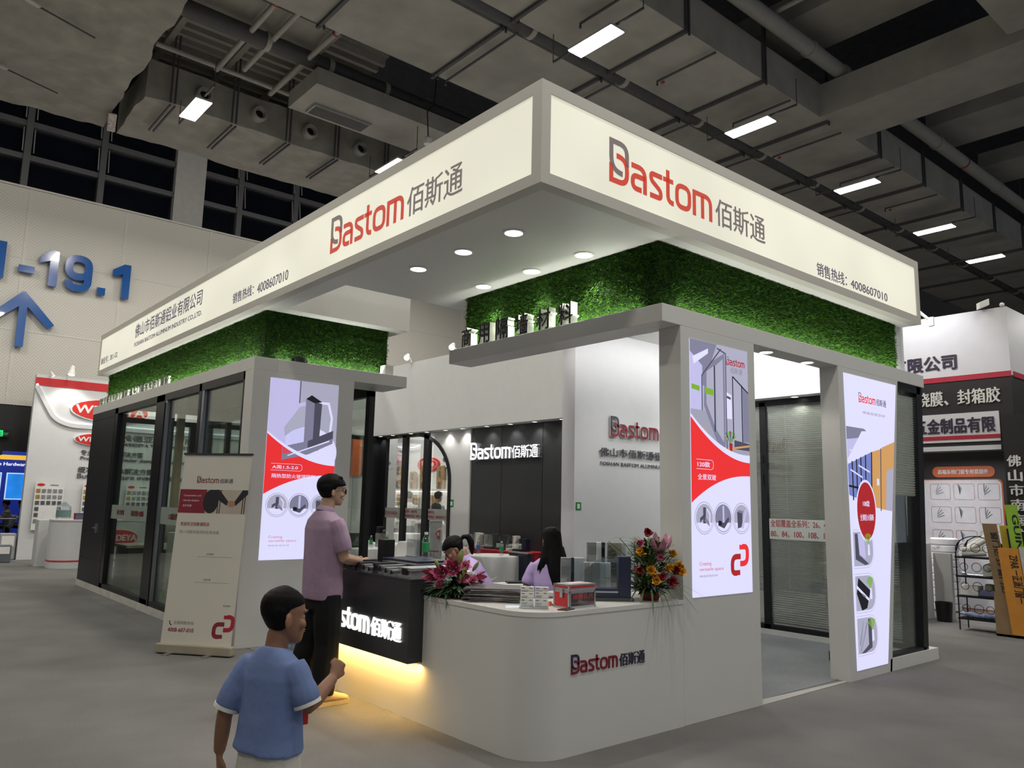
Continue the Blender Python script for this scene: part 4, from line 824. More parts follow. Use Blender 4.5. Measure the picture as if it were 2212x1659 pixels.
# sample profiles lying on the dark counter
rnd = random.Random(5); ZD = 1.024
def profile(x0, x1, y0, y1, z0, h, ma, lab, hollow=True):
    t = thing('profile_sample', lab, 'profile sample', (x0, y0, z0), 'profile samples on the dark counter')
    q = MB(); q.box(x0, x1, y0, y1, z0, z0+h*.28); q.box(x0+.01, x1-.005, y0+(y1-y0)*.12, y1-(y1-y0)*.12, z0+h*.28, z0+h*.72); q.box(x0, x1, y0, y1, z0+h*.72, z0+h); q.build('extrusion', ma, t)
    q = MB(); q.box(x0-.002, x0, y0+(y1-y0)*.3, y1-(y1-y0)*.3, z0+h*.3, z0+h*.9); q.build('end_cavity', BLACK, t)
profile(.42, .95, 1.83, 2.02, ZD, .075, ALU, 'pale wide aluminium profile at the near end of the dark counter')
for i in range(9):
    y = 2.07+.085*i; profile(.41, .60+.02*(i % 3), y, y+.055, ZD, .045+.012*(i % 4), (ALU, ALU, STEEL, CHAR)[i % 4] if i < 6 else CHAR, 'short upright aluminium profile end, %s in the row along the dark counter edge' % ORD[i])
tag(MB().box(.64, 1.02, 2.12, 2.62, ZD, ZD+.075).build('profile_sample', CHAR, bevel=.004), 'long dark flat profile lying behind the short ends', 'profile sample', 'profile samples on the dark counter')
tag(MB().box(.72, 1.04, 2.2, 2.75, ZD+.075, ZD+.092).build('profile_sample', NAVY, bevel=.003), 'thin navy panel lying on the long dark profile', 'profile sample', 'profile samples on the dark counter')
for i in range(5): tag(MB().box(.44+.02*i, .66, 2.84+.06*i, 2.875+.06*i, ZD, ZD+.05+.008*i).build('profile_sample', BLACK, bevel=.003), 'small black profile end near the shirted man, %s from the right' % ORD[i], 'profile sample', 'profile samples on the dark counter')
t = thing('upright_sample', 'tall black upright panel sample standing on the dark counter', 'profile sample', (.8, 2.86, ZD)); MB().box(.76, .86, 2.78, 2.90, ZD+.02, ZD+.235).build('panel', BLACK, t, bevel=.003); MB().box(.72, .98, 2.74, 3.0, ZD, ZD+.02).build('base', CHAR, t)
t = thing('glass_sample', 'clipped clear glass square standing behind the black upright sample', 'glass sample', (1.0, 2.62, ZD)); MB().prism([(-2.80, ZD+.092), (-2.40, ZD+.092), (-2.40, ZD+.15), (-2.56, ZD+.24), (-2.80, ZD+.24)], face_x(1.0), 0, .006).build('pane', CLEARP, t); MB().box(.99, 1.01, 2.40, 2.80, ZD+.086, ZD+.097).build('foot', STEEL, t)
bk = MB().box(.86, 1.05, 1.90, 2.10, ZD+.0, ZD+.028); tag(bk.build('white_tray', CARD, bevel=.004), 'white shallow box lying at the back of the dark counter', 'box')
# bottles
PETL = mat('green_label', (.03, .30, .10), .4); PETB = mat('blue_label', (.04, .14, .45), .4); PETR = mat('red_blue_label', (.35, .05, .10), .4); CAPW = mat('white_cap', (.75, .75, .74), .4); CAPG = mat('green_cap', (.05, .35, .12), .4)
def make_bottle(label_mat, cap_mat, s=1.0, grp='water bottles', lab='', loc=(0, 0, 0)):
    t = thing('water_bottle', lab, 'bottle', (0, 0, 0), grp)
    MB().lathe([(.0, .002), (.030, .0), (.033, .01), (.031, .05), (.033, .10), (.033, .15), (.026, .175), (.013, .198), (.013, .215)], (0, 0, 0), 16).build('bottle_body', CLEARP, t, smooth=True)
    MB().lathe([(.0336, .06), (.0336, .14)], (0, 0, 0), 16).build('label_sleeve', label_mat, t, smooth=True)
    MB().lathe([(.0155, .205), (.0155, .225), (.0, .226)], (0, 0, 0), 14).build('cap', cap_mat, t, smooth=True)
    t.location = loc; t.scale = (s, s, s); return t
bt_g = make_bottle(PETL, CAPW, 1.0, 'drink bottles', 'green-labelled water bottle standing among the profiles on the dark counter', (.90, 2.36, ZD+.092))
def bottle(src, lab, loc, s=1.0, grp='drink bottles'): c = copy_tree(src); c.location = loc; c.scale = (s, s, s); tag(c, lab, group=grp); return c
bt_b = make_bottle(PETB, CAPW, 1.0, 'drink bottles', 'blue-labelled bottle on the round table beside the dark corner sample', (4.32, 9.45, .752))
bottle(bt_g, 'green-labelled bottle on the far round table beside the blue-labelled one', (4.46, 9.33, .752), .95)
bottle(bt_g, 'green-labelled bottle on the rear white table by the black column', (5.35, 10.25, .752))
bottle(bt_g, 'green-labelled bottle on the table behind the seated person with the ponytail', (5.42, 6.82, .752))
bottle(bt_b, 'blue-labelled bottle on the table behind the seated person with the ponytail', (5.30, 7.28, .752))
pk = [(.93+.075*i, 4.93-.07*j) for j in range(3) for i in range(4)]
for i, (x, y) in enumerate(pk): bottle(bt_b, 'water bottle in the floor pack by the left pillar, %s from the pillar corner' % ORD[i], (x, y, .011), 1.04, 'water bottles in the floor pack')
q = thing('shrink_wrap', 'clear wrap round the pack of water bottles on the floor by the left pillar', 'wrapping', (1.04, 4.86, 0)); 
MB().box(.885, 1.20, 4.745, 4.975, 0, .01).build('tray', mat('grey_tray', (.5, .5, .5), .6), q); MB().box(.882, 1.203, 4.742, 4.745, .01, .15).build('film', CLEARP, q)
# business cards, card box, phone, stopper, brochures
fr = on_frame((.655, .865, ZK), (.135, -.138, 0), (-.12, -.12, .97)); R_c = fr[1]
q = thing('card_holder', 'clear two-pocket holder full of white business cards on the counter corner', 'card holder', (.7, .8, ZK))
MB().prism(rect(-.004, .192, 0, .055), fr, .012, .015).build('front_plate', CLEARP, q); MB().prism(rect(-.004, .192, -.0, .008), fr, -.03, .03).build('foot', CLEARP, q)
cl = MB()
for i in range(2):
    for k, z in enumerate((.012, .052, .086)):
        if i == 1 and k == 1: z = .058
        t = thing('business_card_stack', 'white business cards with a red line, %s tier of the %s pocket' % (('front', 'middle', 'rear')[k], ('left', 'right')[i]), 'business cards', (.7, .8, ZK), 'business cards in the holder')
        f2 = (fr[0]+fr[3]*(-.012*k), fr[1], fr[2], fr[3]); a0 = .004+.096*i
        MB().prism(rect(a0, a0+.09, z, z+.054), f2, -.004, .004).build('cards', CARD, t)
        c2 = MB(); c2.prism(rect(a0+.007, a0+.028, z+.041, z+.048), f2, .004, .0045, 0); c2.prism(rect(a0+.058, a0+.08, z+.041, z+.047), f2, .004, .0045, 0)
        for j in range(3): c2.prism(rect(a0+.007, a0+.05-.004*j, z+.026-.006*j, z+.029-.006*j), f2, .004, .0045, 0)
        c2.prism(rect(a0, a0+.09, z+.001, z+.0045), f2, .004, .0045, 1); c2.build('card_print', [PAPER_TXT, DKRED], t)
fr = on_frame((.912, .655, ZK), (.258, .008, 0), (0, 0, 1)); O, R, U, N = fr; D = -N
q = thing('card_box', 'red and silver box with a window and red characters asking for name cards', 'card box', O)
def cb(a0, a1, b0, b1, c0, c1): m_ = MB(); m_.prism(rect(a0, a1, b0, b1), fr, -c1, -c0); return m_
MB().prism(rect(0, .26, 0, .008), fr, -.15, 0).build('base', ALU, q)
g = MB()
for a0, a1, b0, b1 in ((0, .26, 0, .014), (0, .26, .098, .112), (0, .014, 0, .112), (.246, .26, 0, .112), (0, .26, .150, .158)): g.prism(rect(a0, a1, b0, b1), fr, -.004, .002)
fs = (O, D, U, -R)
for a0, a1, b0, b1 in ((0, .15, 0, .010), (0, .15, .102, .112), (0, .012, 0, .158), (.138, .15, 0, .158), (0, .15, .15, .158)): g.prism(rect(a0, a1, b0, b1), fs, -.002, .003)
g.build('edging', STEEL, q)
MB().prism(rect(.01, .14, .01, .102), fs, -.006, .0005).build('red_side', RED, q)
lid = MB().prism(rect(.0, .26, .112, .156), fr, -.15, 0).build('lid', [ALU], q); MB().prism(rect(.01, .25, .132, .146), fr, 0, .001).build('red_band', RED, lid); MB().prism(rect(.012, .138, .132, .146), fs, 0, .001).build('red_band', RED, lid)
MB().prism(rect(.05, .21, .04, .11), (O+U*.156, R, D, U), 0, .003).build('slot_plate', mat('pink_film', (.62, .42, .42), .4), lid)
MB().prism(rect(.014, .246, .014, .098), fr, -.004, -.001).build('window', glass('smoked_plastic', (.45, .42, .42), .12), q)
w_ = MB(); write(w_, '请赐名片', fr, .03, .235, .058, .092, -.0008, .0004, bold=.01); write(w_, '谢谢', fr, .205, .24, .02, .038, -.0008, .0004); w_.build('red_characters', mat('red_vinyl', (.48, .06, .08), .5), q)
bb = MB().prism(rect(.014, .246, .014, .098), fr, -.146, -.142).build('back_panel', mat('box_inner', (.12, .11, .11), .7), q)
MB().prism(rect(.055, .08, .07, .125), fs, .003, .012).build('latch', STEEL, q)
ph = MB().prism([(0, 0), (.105, .03), (.135, -.03), (.03, -.06)], (V((.80, .655, ZK)), X1, Y1, Z1), .0, .007); tag(ph.build('dark_card', mat('green_black_card', (.03, .045, .035), .15), bevel=.002), 'dark glossy card lying flat in front of the red box', 'card')
q = thing('cord_stopper', 'small orange plug with a black tip lying between the cards and the red box', 'plug', (.93, .86, ZK)); MB().lathe([(.0, 0), (.014, .003), (.016, .012), (.010, .03), (0, .032)], (.915, .85, ZK), 12).build('plug', mat('orange_plastic', (.75, .13, .06), .4), q, smooth=True); MB().bar((.935, .845, ZK+.006), (.985, .825, ZK+.006), .012).build('tip', BLACK, q)
shp = MB().prism([(0, 0), (.13, -.09), (.20, .0), (.08, .10)], (V((.58, .92, ZK)), X1, Y1, Z1), 0, .001); tag(shp.build('paper_sheet', mat('bluish_paper', (.62, .70, .80), .4)), 'pale blue sheet lying on the counter by the card holder', 'paper')
MAGC = mat('brochure_cover', (.10, .085, .09), .3, vary=.3, scale=9); MAGP = mat('brochure_pages', (.52, .48, .47), .7, vary=.2, scale=30)
for i in range(16):
    t = thing('brochure', 'dark brochure, %s from the bottom of the stack by the pink flowers' % ORD[i], 'brochure', (.8, 1.3, ZK), 'brochures stacked on the counter')
    th = .0058; a = math.radians(-47+rnd.uniform(-7, 7)+(8 if i % 2 else -3)); c = V((.80+rnd.uniform(-.012, .012)+.0*i, 1.29+rnd.uniform(-.015, .015), ZK+th*i)); r_ = V((math.cos(a), math.sin(a), 0)); u_ = V((-math.sin(a), math.cos(a), 0)); 
    MB().obox(c+Z1*th*.5, r_*.21, u_*.145, Z1*th*.32).build('pages', MAGP, t); MB().obox(c+Z1*th*.87, r_*.213, u_*.148, Z1*th*.1).build('cover', MAGC, t)
tag(MB().obox((1.12, 1.42, ZK+.006), (.08, -.06, 0), (.03, .04, 0), (0, 0, .006)).build('phone', BLACK, bevel=.004), 'dark phone lying behind the brochure stack', 'phone')
# glass and frame corner samples behind the red box
def corner_sample(lab, c, az, w, d, h, m1, tall=0):
    t = thing('window_sample', lab, 'window sample', c, 'window frame samples on the counter'); c = V(c); r_ = V((math.cos(az), math.sin(az), 0)); u_ = V((-math.sin(az), math.cos(az), 0))
    ob = lambda a, b, z, ha, hb, hz: MB().obox(c+r_*a+u_*b+Z1*z, r_*ha, u_*hb, Z1*hz)
    ob(0, 0, .012, w/2+.02, d/2+.02, .012).build('base', CHAR, t); ob(w/2-.045, 0, .02+h/2, .045, d/2, h/2).build('stile', m1, t, bevel=.004); ob(-.045, 0, .055, w/2-.045, d/2, .035).build('sill', m1, t, bevel=.003)
    for b in (-d*.25, d*.25): MB().prism([(-w/2, .09), (w/2-.09, .09), (w/2-.09, h), (-w/2+.10, h), (-w/2, h-.09)], (c+u_*b, r_, Z1, r_.cross(Z1)), -.004, .004).build('pane', CLEARP, t)
    ob(-.045, -d/2-.001, .065, w/2-.05, .002, .006).build('bead', STEEL, t)
corner_sample('dark navy window corner sample with clipped glass beside the yellow flowers', (1.50, .86, ZK), math.radians(-38), .34, .10, .30, NAVY)
def slab_sample(lab, x, y, az, w, d, h, z0, mats_): 
    t = thing('window_sample', lab, 'window sample', (x, y, z0), 'window frame samples on the counter'); c = V((x, y, z0)); r_ = V((math.cos(az), math.sin(az), 0)); u_ = V((-math.sin(az), math.cos(az), 0)); a = -w/2
    for k, (ww, mm) in enumerate(mats_): MB().obox(c+r_*(a+ww*w/2)+Z1*h/2, r_*ww*w/2*.96, u_*d/2, Z1*h/2).build('profile', mm, t); a += ww*w
    MB().prism([(-w/2, h*.15), (w/2+.1, h*.15), (w/2+.1, h*.8), (w/2+.02, h), (-w/2, h)], (c-u_*(d/2+.012), r_, Z1, r_.cross(Z1)), -.003, .003).build('pane', CLEARP, t)
PALE = mat('pale_profile', (.62, .62, .65), .35); GRP = mat('grey_profile', (.34, .33, .32), .4); CHP = mat('champagne_profile', (.42, .35, .27), .4)
dk = thing('side_shelf', 'white low shelf behind the counter holding frame samples', 'shelf', (1.9, 1.6, 0)); MB().box(1.70, 2.75, 1.22, 1.78, .84, .87).build('top', WHITE, dk); MB().box(1.75, 2.7, 1.30, 1.74, 0, .84).build('cabinet', WHITE, dk)
slab_sample('grey and silver frame sample at the left of the counter group', 1.82, 1.55, math.radians(-40), .19, .07, .29, .87, ((.45, GRP), (.12, BLACK), (.43, PALE)))
slab_sample('grey and white frame sample in the middle of the counter group', 1.92, 1.36, math.radians(-40), .22, .07, .26, .87, ((.3, GRP), (.3, GRP), (.2, PALE), (.2, CARD)))
slab_sample('tall grey frame sample behind the others on the shelf', 2.28, 1.72, math.radians(-40), .16, .07, .40, .87, ((.5, GRP), (.3, CARD), (.2, BLACK)))
slab_sample('tall champagne frame sample on the shelf', 2.42, 1.60, math.radians(-40), .16, .07, .40, .87, ((.4, CHP), (.35, CHP), (.25, PALE)))
slab_sample('tall charcoal frame sample with clear glass on the shelf', 2.60, 1.42, math.radians(-40), .2, .08, .41, .87, ((.4, CHAR), (.2, STEEL), (.4, CHAR)))

# ---- flowers
LEAF = mat('leaf_dark_green', (.012, .045, .012), .5, vary=.5, scale=20); LEAF2 = mat('leaf_fresh_green', (.055, .105, .016), .55, vary=.4, scale=20); PALM = mat('palm_green', (.04, .075, .03), .5, vary=.4, scale=15)
PETP = mat('magenta_petal', (.36, .035, .11), .5, vary=.25, scale=25); PETPK = mat('pink_petal', (.62, .17, .27), .55, vary=.2, scale=30); PETLP = mat('pale_pink_petal', (.55, .27, .36), .5, vary=.25, scale=25); PETY = mat('yellow_petal', (.72, .36, .02), .55, vary=.2, scale=30); PETD = mat('deep_red_petal', (.26, .01, .02), .55, vary=.3, scale=30); BUD = mat('lily_bud_green', (.19, .22, .06), .5, vary=.3, scale=20); BUDR = mat('lily_bud_rose', (.22, .09, .06), .5, vary=.3); GYP = mat('white_floret', (.68, .66, .55), .7); POT = mat('red_pot', (.22, .012, .015), .4)
def blade(q, p, d, up, L, w, droop=0.5, n=6, mi=0):
    p, d, up = V(p), V(d).normalized(), V(up).normalized(); side = d.cross(up).normalized(); pts = []
    for k in range(n+1):
        t = k/n; c = p+d*L*t+up*(-droop*L*t*t); ww = w*math.sin(math.pi*min(1, (.12+.88*t)))**.7*(1 if t < 1 else .02); pts.append((c-side*ww/2, c+up*ww*.12, c+side*ww/2))
    vs = [v for r in pts for v in r]; fs = []
    for k in range(n):
        for j in (0, 1): fs.append((k*3+j, k*3+j+1, k*3+j+4, k*3+j+3))
    q.add(vs, fs, mi)
def lily(parent, c, d, s, m_):
    d = V(d).normalized(); a = d.orthogonal().normalized(); b = d.cross(a); q = MB()
    for k in range(6): t = math.pi/3*k+.3; o = a*math.cos(t)+b*math.sin(t); blade(q, V(c)+o*.008*s, d*.75+o*.75, d*.5-o, .095*s, .036*s, -.0 if False else -.35, 6)
    f = q.build('lily_bloom', m_, parent, smooth=True)
    q = MB()
    for k in range(5): t = 2*math.pi/5*k; o = a*math.cos(t)+b*math.sin(t); q.tube([V(c), V(c)+d*.035*s+o*.008*s, V(c)+d*.062*s+o*.02*s], .0016*s, 5); q.ball(V(c)+d*.063*s+o*.021*s, .004*s, n=6, m=4)
    q.build('stamen', BUDR, f)
def carnation(parent, c, d, s, m_, name='carnation_bloom', n=46, seed=0):
    rr = random.Random(seed); d = V(d).normalized(); a = d.orthogonal().normalized(); b = d.cross(a); q = MB()
    for k in range(n):
        t = rr.uniform(0, 2*math.pi); e = rr.uniform(.1, 1.35); o = a*math.cos(t)+b*math.sin(t); v = d*math.cos(e)+o*math.sin(e); blade(q, V(c), v, d*.4-o*.6+V((rr.uniform(-.5, .5), rr.uniform(-.5, .5), 0)), .036*s*rr.uniform(.8, 1.1), .026*s, rr.uniform(-.3, .3), 4)
    q.ball(c, .018*s, n=8, m=6); return q.build(name, m_, parent, smooth=True)
def bud(parent, c, d, s, m_): d = V(d).normalized(); q = MB().tube([V(c), V(c)+d*.02*s, V(c)+d*.05*s, V(c)+d*.075*s, V(c)+d*.09*s], [.004*s, .013*s, .016*s, .011*s, .002*s], 8); q.build('lily_bud', m_, parent, smooth=True)
def pot(parent, c, r, h): MB().lathe([(0, 0), (r*.72, 0), (r, h), (r*1.06, h), (r*1.04, h-.008), (.0, h-.012)], c, 22).build('pot', POT, parent, smooth=True)
def dome(rr, cx, cy, cz, R, hz): t = rr.uniform(0, 2*math.pi); e = math.acos(rr.uniform(0, 1)); o = V((math.cos(t)*math.sin(e), math.sin(t)*math.sin(e), math.cos(e))); return V((cx+o.x*R, cy+o.y*R, cz+o.z*hz)), o
# pink lilies by the dark counter
f1 = thing('flower_arrangement', 'pink and magenta lily arrangement in a red pot beside the dark counter', 'flowers', (.72, 1.56, ZK)); c1 = V((.665, 1.615, ZK)); pot(f1, c1, .062, .055)
rr = random.Random(3); q = MB()
for k in range(260):
    p, o = dome(rr, c1.x, c1.y, c1.z+.055, .08, .05); v = V((o.x*1.3, o.y*1.3, rr.uniform(-.25, .55))); blade(q, p, v, (0, 0, 1), rr.uniform(.10, .19), rr.uniform(.02, .04), rr.uniform(.1, .6))
tag(q.build('foliage', LEAF, f1), kind='stuff')
q = MB()
vr, vf = V((.765, -.643, 0)), V((-.643, -.765, 0))       # along the counter edge, and towards the aisle
for k in range(10): blade(q, c1+V((0, 0, .04))+vr*.06, vr*(.8+.05*k)+vf*(.8-.2*k), (0, 0, 1), .17, .012, .55)
q.build('fern_fronds', LEAF2, f1)
C1 = lambda a, b, z: c1+vr*a+vf*b+V((0, 0, .02+z*.80))
for k, (a, b, z, s, da, db, dz) in enumerate(((-.145, .05, .165, 1.15, -.7, .6, .1), (-.075, .09, .185, 1.2, -.3, 1, .2), (-.01, .09, .215, 1.25, .0, 1, .35), (.035, .08, .17, 1.1, .4, .9, 0), (.155, .03, .155, .95, 1, .3, .1))): lily(f1, C1(a, b, z), vr*da+vf*db+Z1*dz, s, PETP)
for k, (a, b, z, s) in enumerate(((-.105, .12, .095, 1.25), (-.045, .03, .265, 1.25), (.075, .04, .255, 1.4), (.135, .07, .125, 1.3))): carnation(f1, C1(a, b, z), vf+Z1*.3, s, PETPK, seed=k)
for a, b, z, da, dz, m_, s in ((-.12, .03, .22, -.4, .9, BUD, .9), (-.005, .05, .26, -.1, 1, BUDR, 1.25), (.03, .05, .26, .15, 1, BUD, 1.35), (.13, .05, .21, .5, .8, BUD, .95), (.06, .12, .155, .2, 1, BUD, .9), (.045, .13, .105, 0, 1, BUD, .8), (.085, .02, .24, .3, 1, BUD, .7)): bud(f1, C1(a, b, z), vr*da+Z1*dz, s, m_)
q = MB()
for k in range(120): cx, cz = rr.choice(((-.09, .215), (.05, .22), (.075, .19), (.13, .185), (-.03, .20))); q.ball(C1(cx+rr.gauss(0, .018), .08+rr.uniform(-.03, .03), cz+rr.gauss(0, .018)), .0038, n=5, m=4)
tag(q.build('baby_breath', GYP, f1), kind='stuff')
# tall mixed arrangement by the pillar
f2 = thing('flower_arrangement', 'tall yellow, red and pink flower arrangement with palm leaves by the right pillar', 'flowers', (1.82, .72, ZK)); c2 = V((1.82, .72, ZK)); pot(f2, c2, .088, .068)
C2 = lambda a, b, z: c2+vr*a+vf*b+V((0, 0, z)); rr = random.Random(8)
q = MB()
for k in range(900):
    t = rr.uniform(0, 2*math.pi); z = rr.uniform(.07, .42); R = .165*math.sin(math.pi*min(1, (.25+z*1.35)))**.6 if z < .5 else .05; R *= rr.uniform(.25, 1)
    p = c2+V((R*math.cos(t), R*math.sin(t), z)); blade(q, p, V((math.cos(t), math.sin(t), rr.uniform(.2, 1.6))), (0, 0, 1), rr.uniform(.05, .10), rr.uniform(.012, .024), .3, 3)
tag(q.build('foliage', LEAF2, f2), kind='stuff')
q = MB()
for k in range(90):
    t = rr.uniform(0, 2*math.pi); p = c2+V((.05*math.cos(t), .05*math.sin(t), .07)); blade(q, p, V((math.cos(t), math.sin(t), rr.uniform(.1, 1.2))), (0, 0, 1), rr.uniform(.09, .16), rr.uniform(.02, .035), .4)
tag(q.build('broad_foliage', LEAF, f2), kind='stuff')
for j, (da, db, dz, L) in enumerate(((-.55, -.3, 1, .50), (-.8, -.1, .85, .40), (-.35, -.4, 1.1, .50), (-.9, .2, .4, .34))):
    q = MB(); d0 = (vr*da+vf*db+Z1*dz).normalized(); pts = [C2(0, -.02, .08)+d0*L*t+Z1*(-.18*L*t*t)+vr*(-.12*L*t*t) for t in [k/10 for k in range(11)]]; q.tube(pts, .003, 5)
    for k in range(3, 11):
        for s_ in (1, -1): blade(q, pts[k], d0*.6+vr.cross(d0)*.0+(vr*s_*.9-Z1*.25), (0, 0, 1), .16*(1.15-k/14), .013, .35, 5)
    q.build('palm_frond', PALM, f2)
for j, (da, db, L, dr_) in enumerate(((-.75, .75, .24, 1.0), (-.45, .95, .26, 1.1), (-.1, 1.05, .27, 1.15), (.2, 1.0, .24, 1.0), (.55, .85, .26, .8), (.9, .5, .36, .75), (1.1, .2, .40, .65), (1.0, .7, .34, .9), (-.95, .4, .26, .9), (.4, 1.0, .25, 1.1))):
    q = MB(); blade(q, C2(da*.06, db*.06, .085), vr*da+vf*db+Z1*.55, (0, 0, 1), L, .014, dr_, 9); q.build('grass_blade', LEAF2, f2)
for k, (a, b, z, s) in enumerate(((-.09, .11, .345, 1.3), (-.02, .16, .215, 1.45), (.12, .13, .235, 1.3), (.20, .08, .245, 1.5), (.16, .06, .335, 1.15), (.02, .165, .145, 1.4), (.215, .1, .205, 1.2))): carnation(f2, C2(a, b, z), vf*.6+Z1+vr*(a*2), s, PETY, 'yellow_bloom', 40, k+20)
for k, (a, b, z, s) in enumerate(((-.02, .03, .485, 1.35), (-.10, .13, .215, 1.2), (.065, .16, .175, 1.2), (.145, .13, .135, 1.5), (.175, .1, .215, 1.2))): carnation(f2, C2(a, b, z), vf*.7+Z1, s, PETD, 'red_bloom', 40, k+40)
for k, (a, b, z, s) in enumerate(((-.085, .08, .405, 1.2), (.055, .13, .31, 1.15), (.0, .15, .18, .8))): carnation(f2, C2(a, b, z), vf*.5+Z1, s, PETPK, 'pink_bloom', 40, k+60)
lily(f2, C2(.05, .09, .345), Z1+vf*.3, 1.75, PETLP); bud(f2, C2(.12, .06, .38), Z1+vr*.3, 1.2, PETLP)
q = MB()
for k in range(70): cx, cz = rr.choice(((-.13, .27), (.02, .10), (.05, .085), (.20, .12), (.04, .27), (.1, .19))); q.ball(C2(cx+rr.gauss(0, .015), .15+rr.uniform(-.02, .02), cz+rr.gauss(0, .012)), .005, n=5, m=4)
tag(q.build('lilac_florets', mat('lilac_floret', (.42, .36, .46), .7), f2), kind='stuff')
# ============================================================ PEOPLE
def skin(name, col): return mat(name, col, .5, vary=.05, scale=14, spec=.35)
SKIN = skin('skin_tan', (.36, .20, .125)); SKIN2 = skin('skin_brown', (.30, .155, .095)); SKIN3 = skin('skin_fair', (.42, .26, .18))
HAIR = mat('black_hair', (.006, .0055, .006), .6, vary=.5, scale=60, bump=.15, bscale=150, spec=.12)
EYEW = mat('eye_white', (.40, .38, .35), .4); EYEB = mat('eye_dark', (.015, .01, .008), .2); LIP = mat('lip', (.30, .12, .10), .5)
def cloth_mat(name, col, b=.35, sc=9): return mat(name, col, .85, vary=.07, scale=8, bump=b, bscale=sc, spec=.2)
MAUVE = cloth_mat('mauve_shirt', (.335, .235, .325)); LILAC = cloth_mat('lilac_shirt', (.48, .37, .66)); TROUS = cloth_mat('black_trousers', (.008, .008, .009))
BLUESH = cloth_mat('blue_tee', (.17, .235, .45)); CREAM = cloth_mat('cream_shorts', (.62, .60, .52)); WSHIRT = cloth_mat('white_shirt', (.60, .62, .58)); BLKSH = cloth_mat('dark_polo', (.02, .022, .028)); GREYT = cloth_mat('grey_trousers', (.06, .065, .07))
SHOE = mat('tan_shoe', (.52, .40, .22), .6, vary=.06, scale=30); SOLE = mat('shoe_sole', (.46, .38, .24), .6)
def solid(q, name, m_, parent, vox=.006, it=4):
    o = q.build(name, m_, parent)
    r = o.modifiers.new('remesh', 'REMESH'); r.mode = 'VOXEL'; r.voxel_size = vox; r.use_smooth_shade = True
    s = o.modifiers.new('smooth', 'SMOOTH'); s.factor = .5; s.iterations = it
    return o
def spine_loft(q, st, right, n=18):
    """st: (position, half width, half depth); rings stay square to the spine"""
    rings = []; right = V(right).normalized()
    for i, (p, rx, ry) in enumerate(st):
        d = (V(st[min(i+1, len(st)-1)][0])-V(st[max(i-1, 0)][0])).normalized(); rr = (right-d*right.dot(d)).normalized(); f = d.cross(rr)
        def se(t):
            c, s = math.cos(t), math.sin(t); return (math.copysign(abs(c)**.8, c), math.copysign(abs(s)**.8, s))
        rings.append([V(p)+rr*(rx*se(t)[0])+f*(ry*se(t)[1]) for t in [2*math.pi*k/n for k in range(n)]])
    q.loft(rings)
HEADR = [(.0, .022, .080, .045), (.012, .042, .092, .02), (.035, .054, .097, -.02), (.06, .062, .096, -.055), (.09, .068, .093, -.075), (.118, .0725, .088, -.092), (.145, .075, .094, -.100), (.172, .0755, .090, -.102), (.198, .069, .072, -.090), (.216, .052, .046, -.066), (.227, .030, .018, -.035), (.231, .008, .0, -.012)]
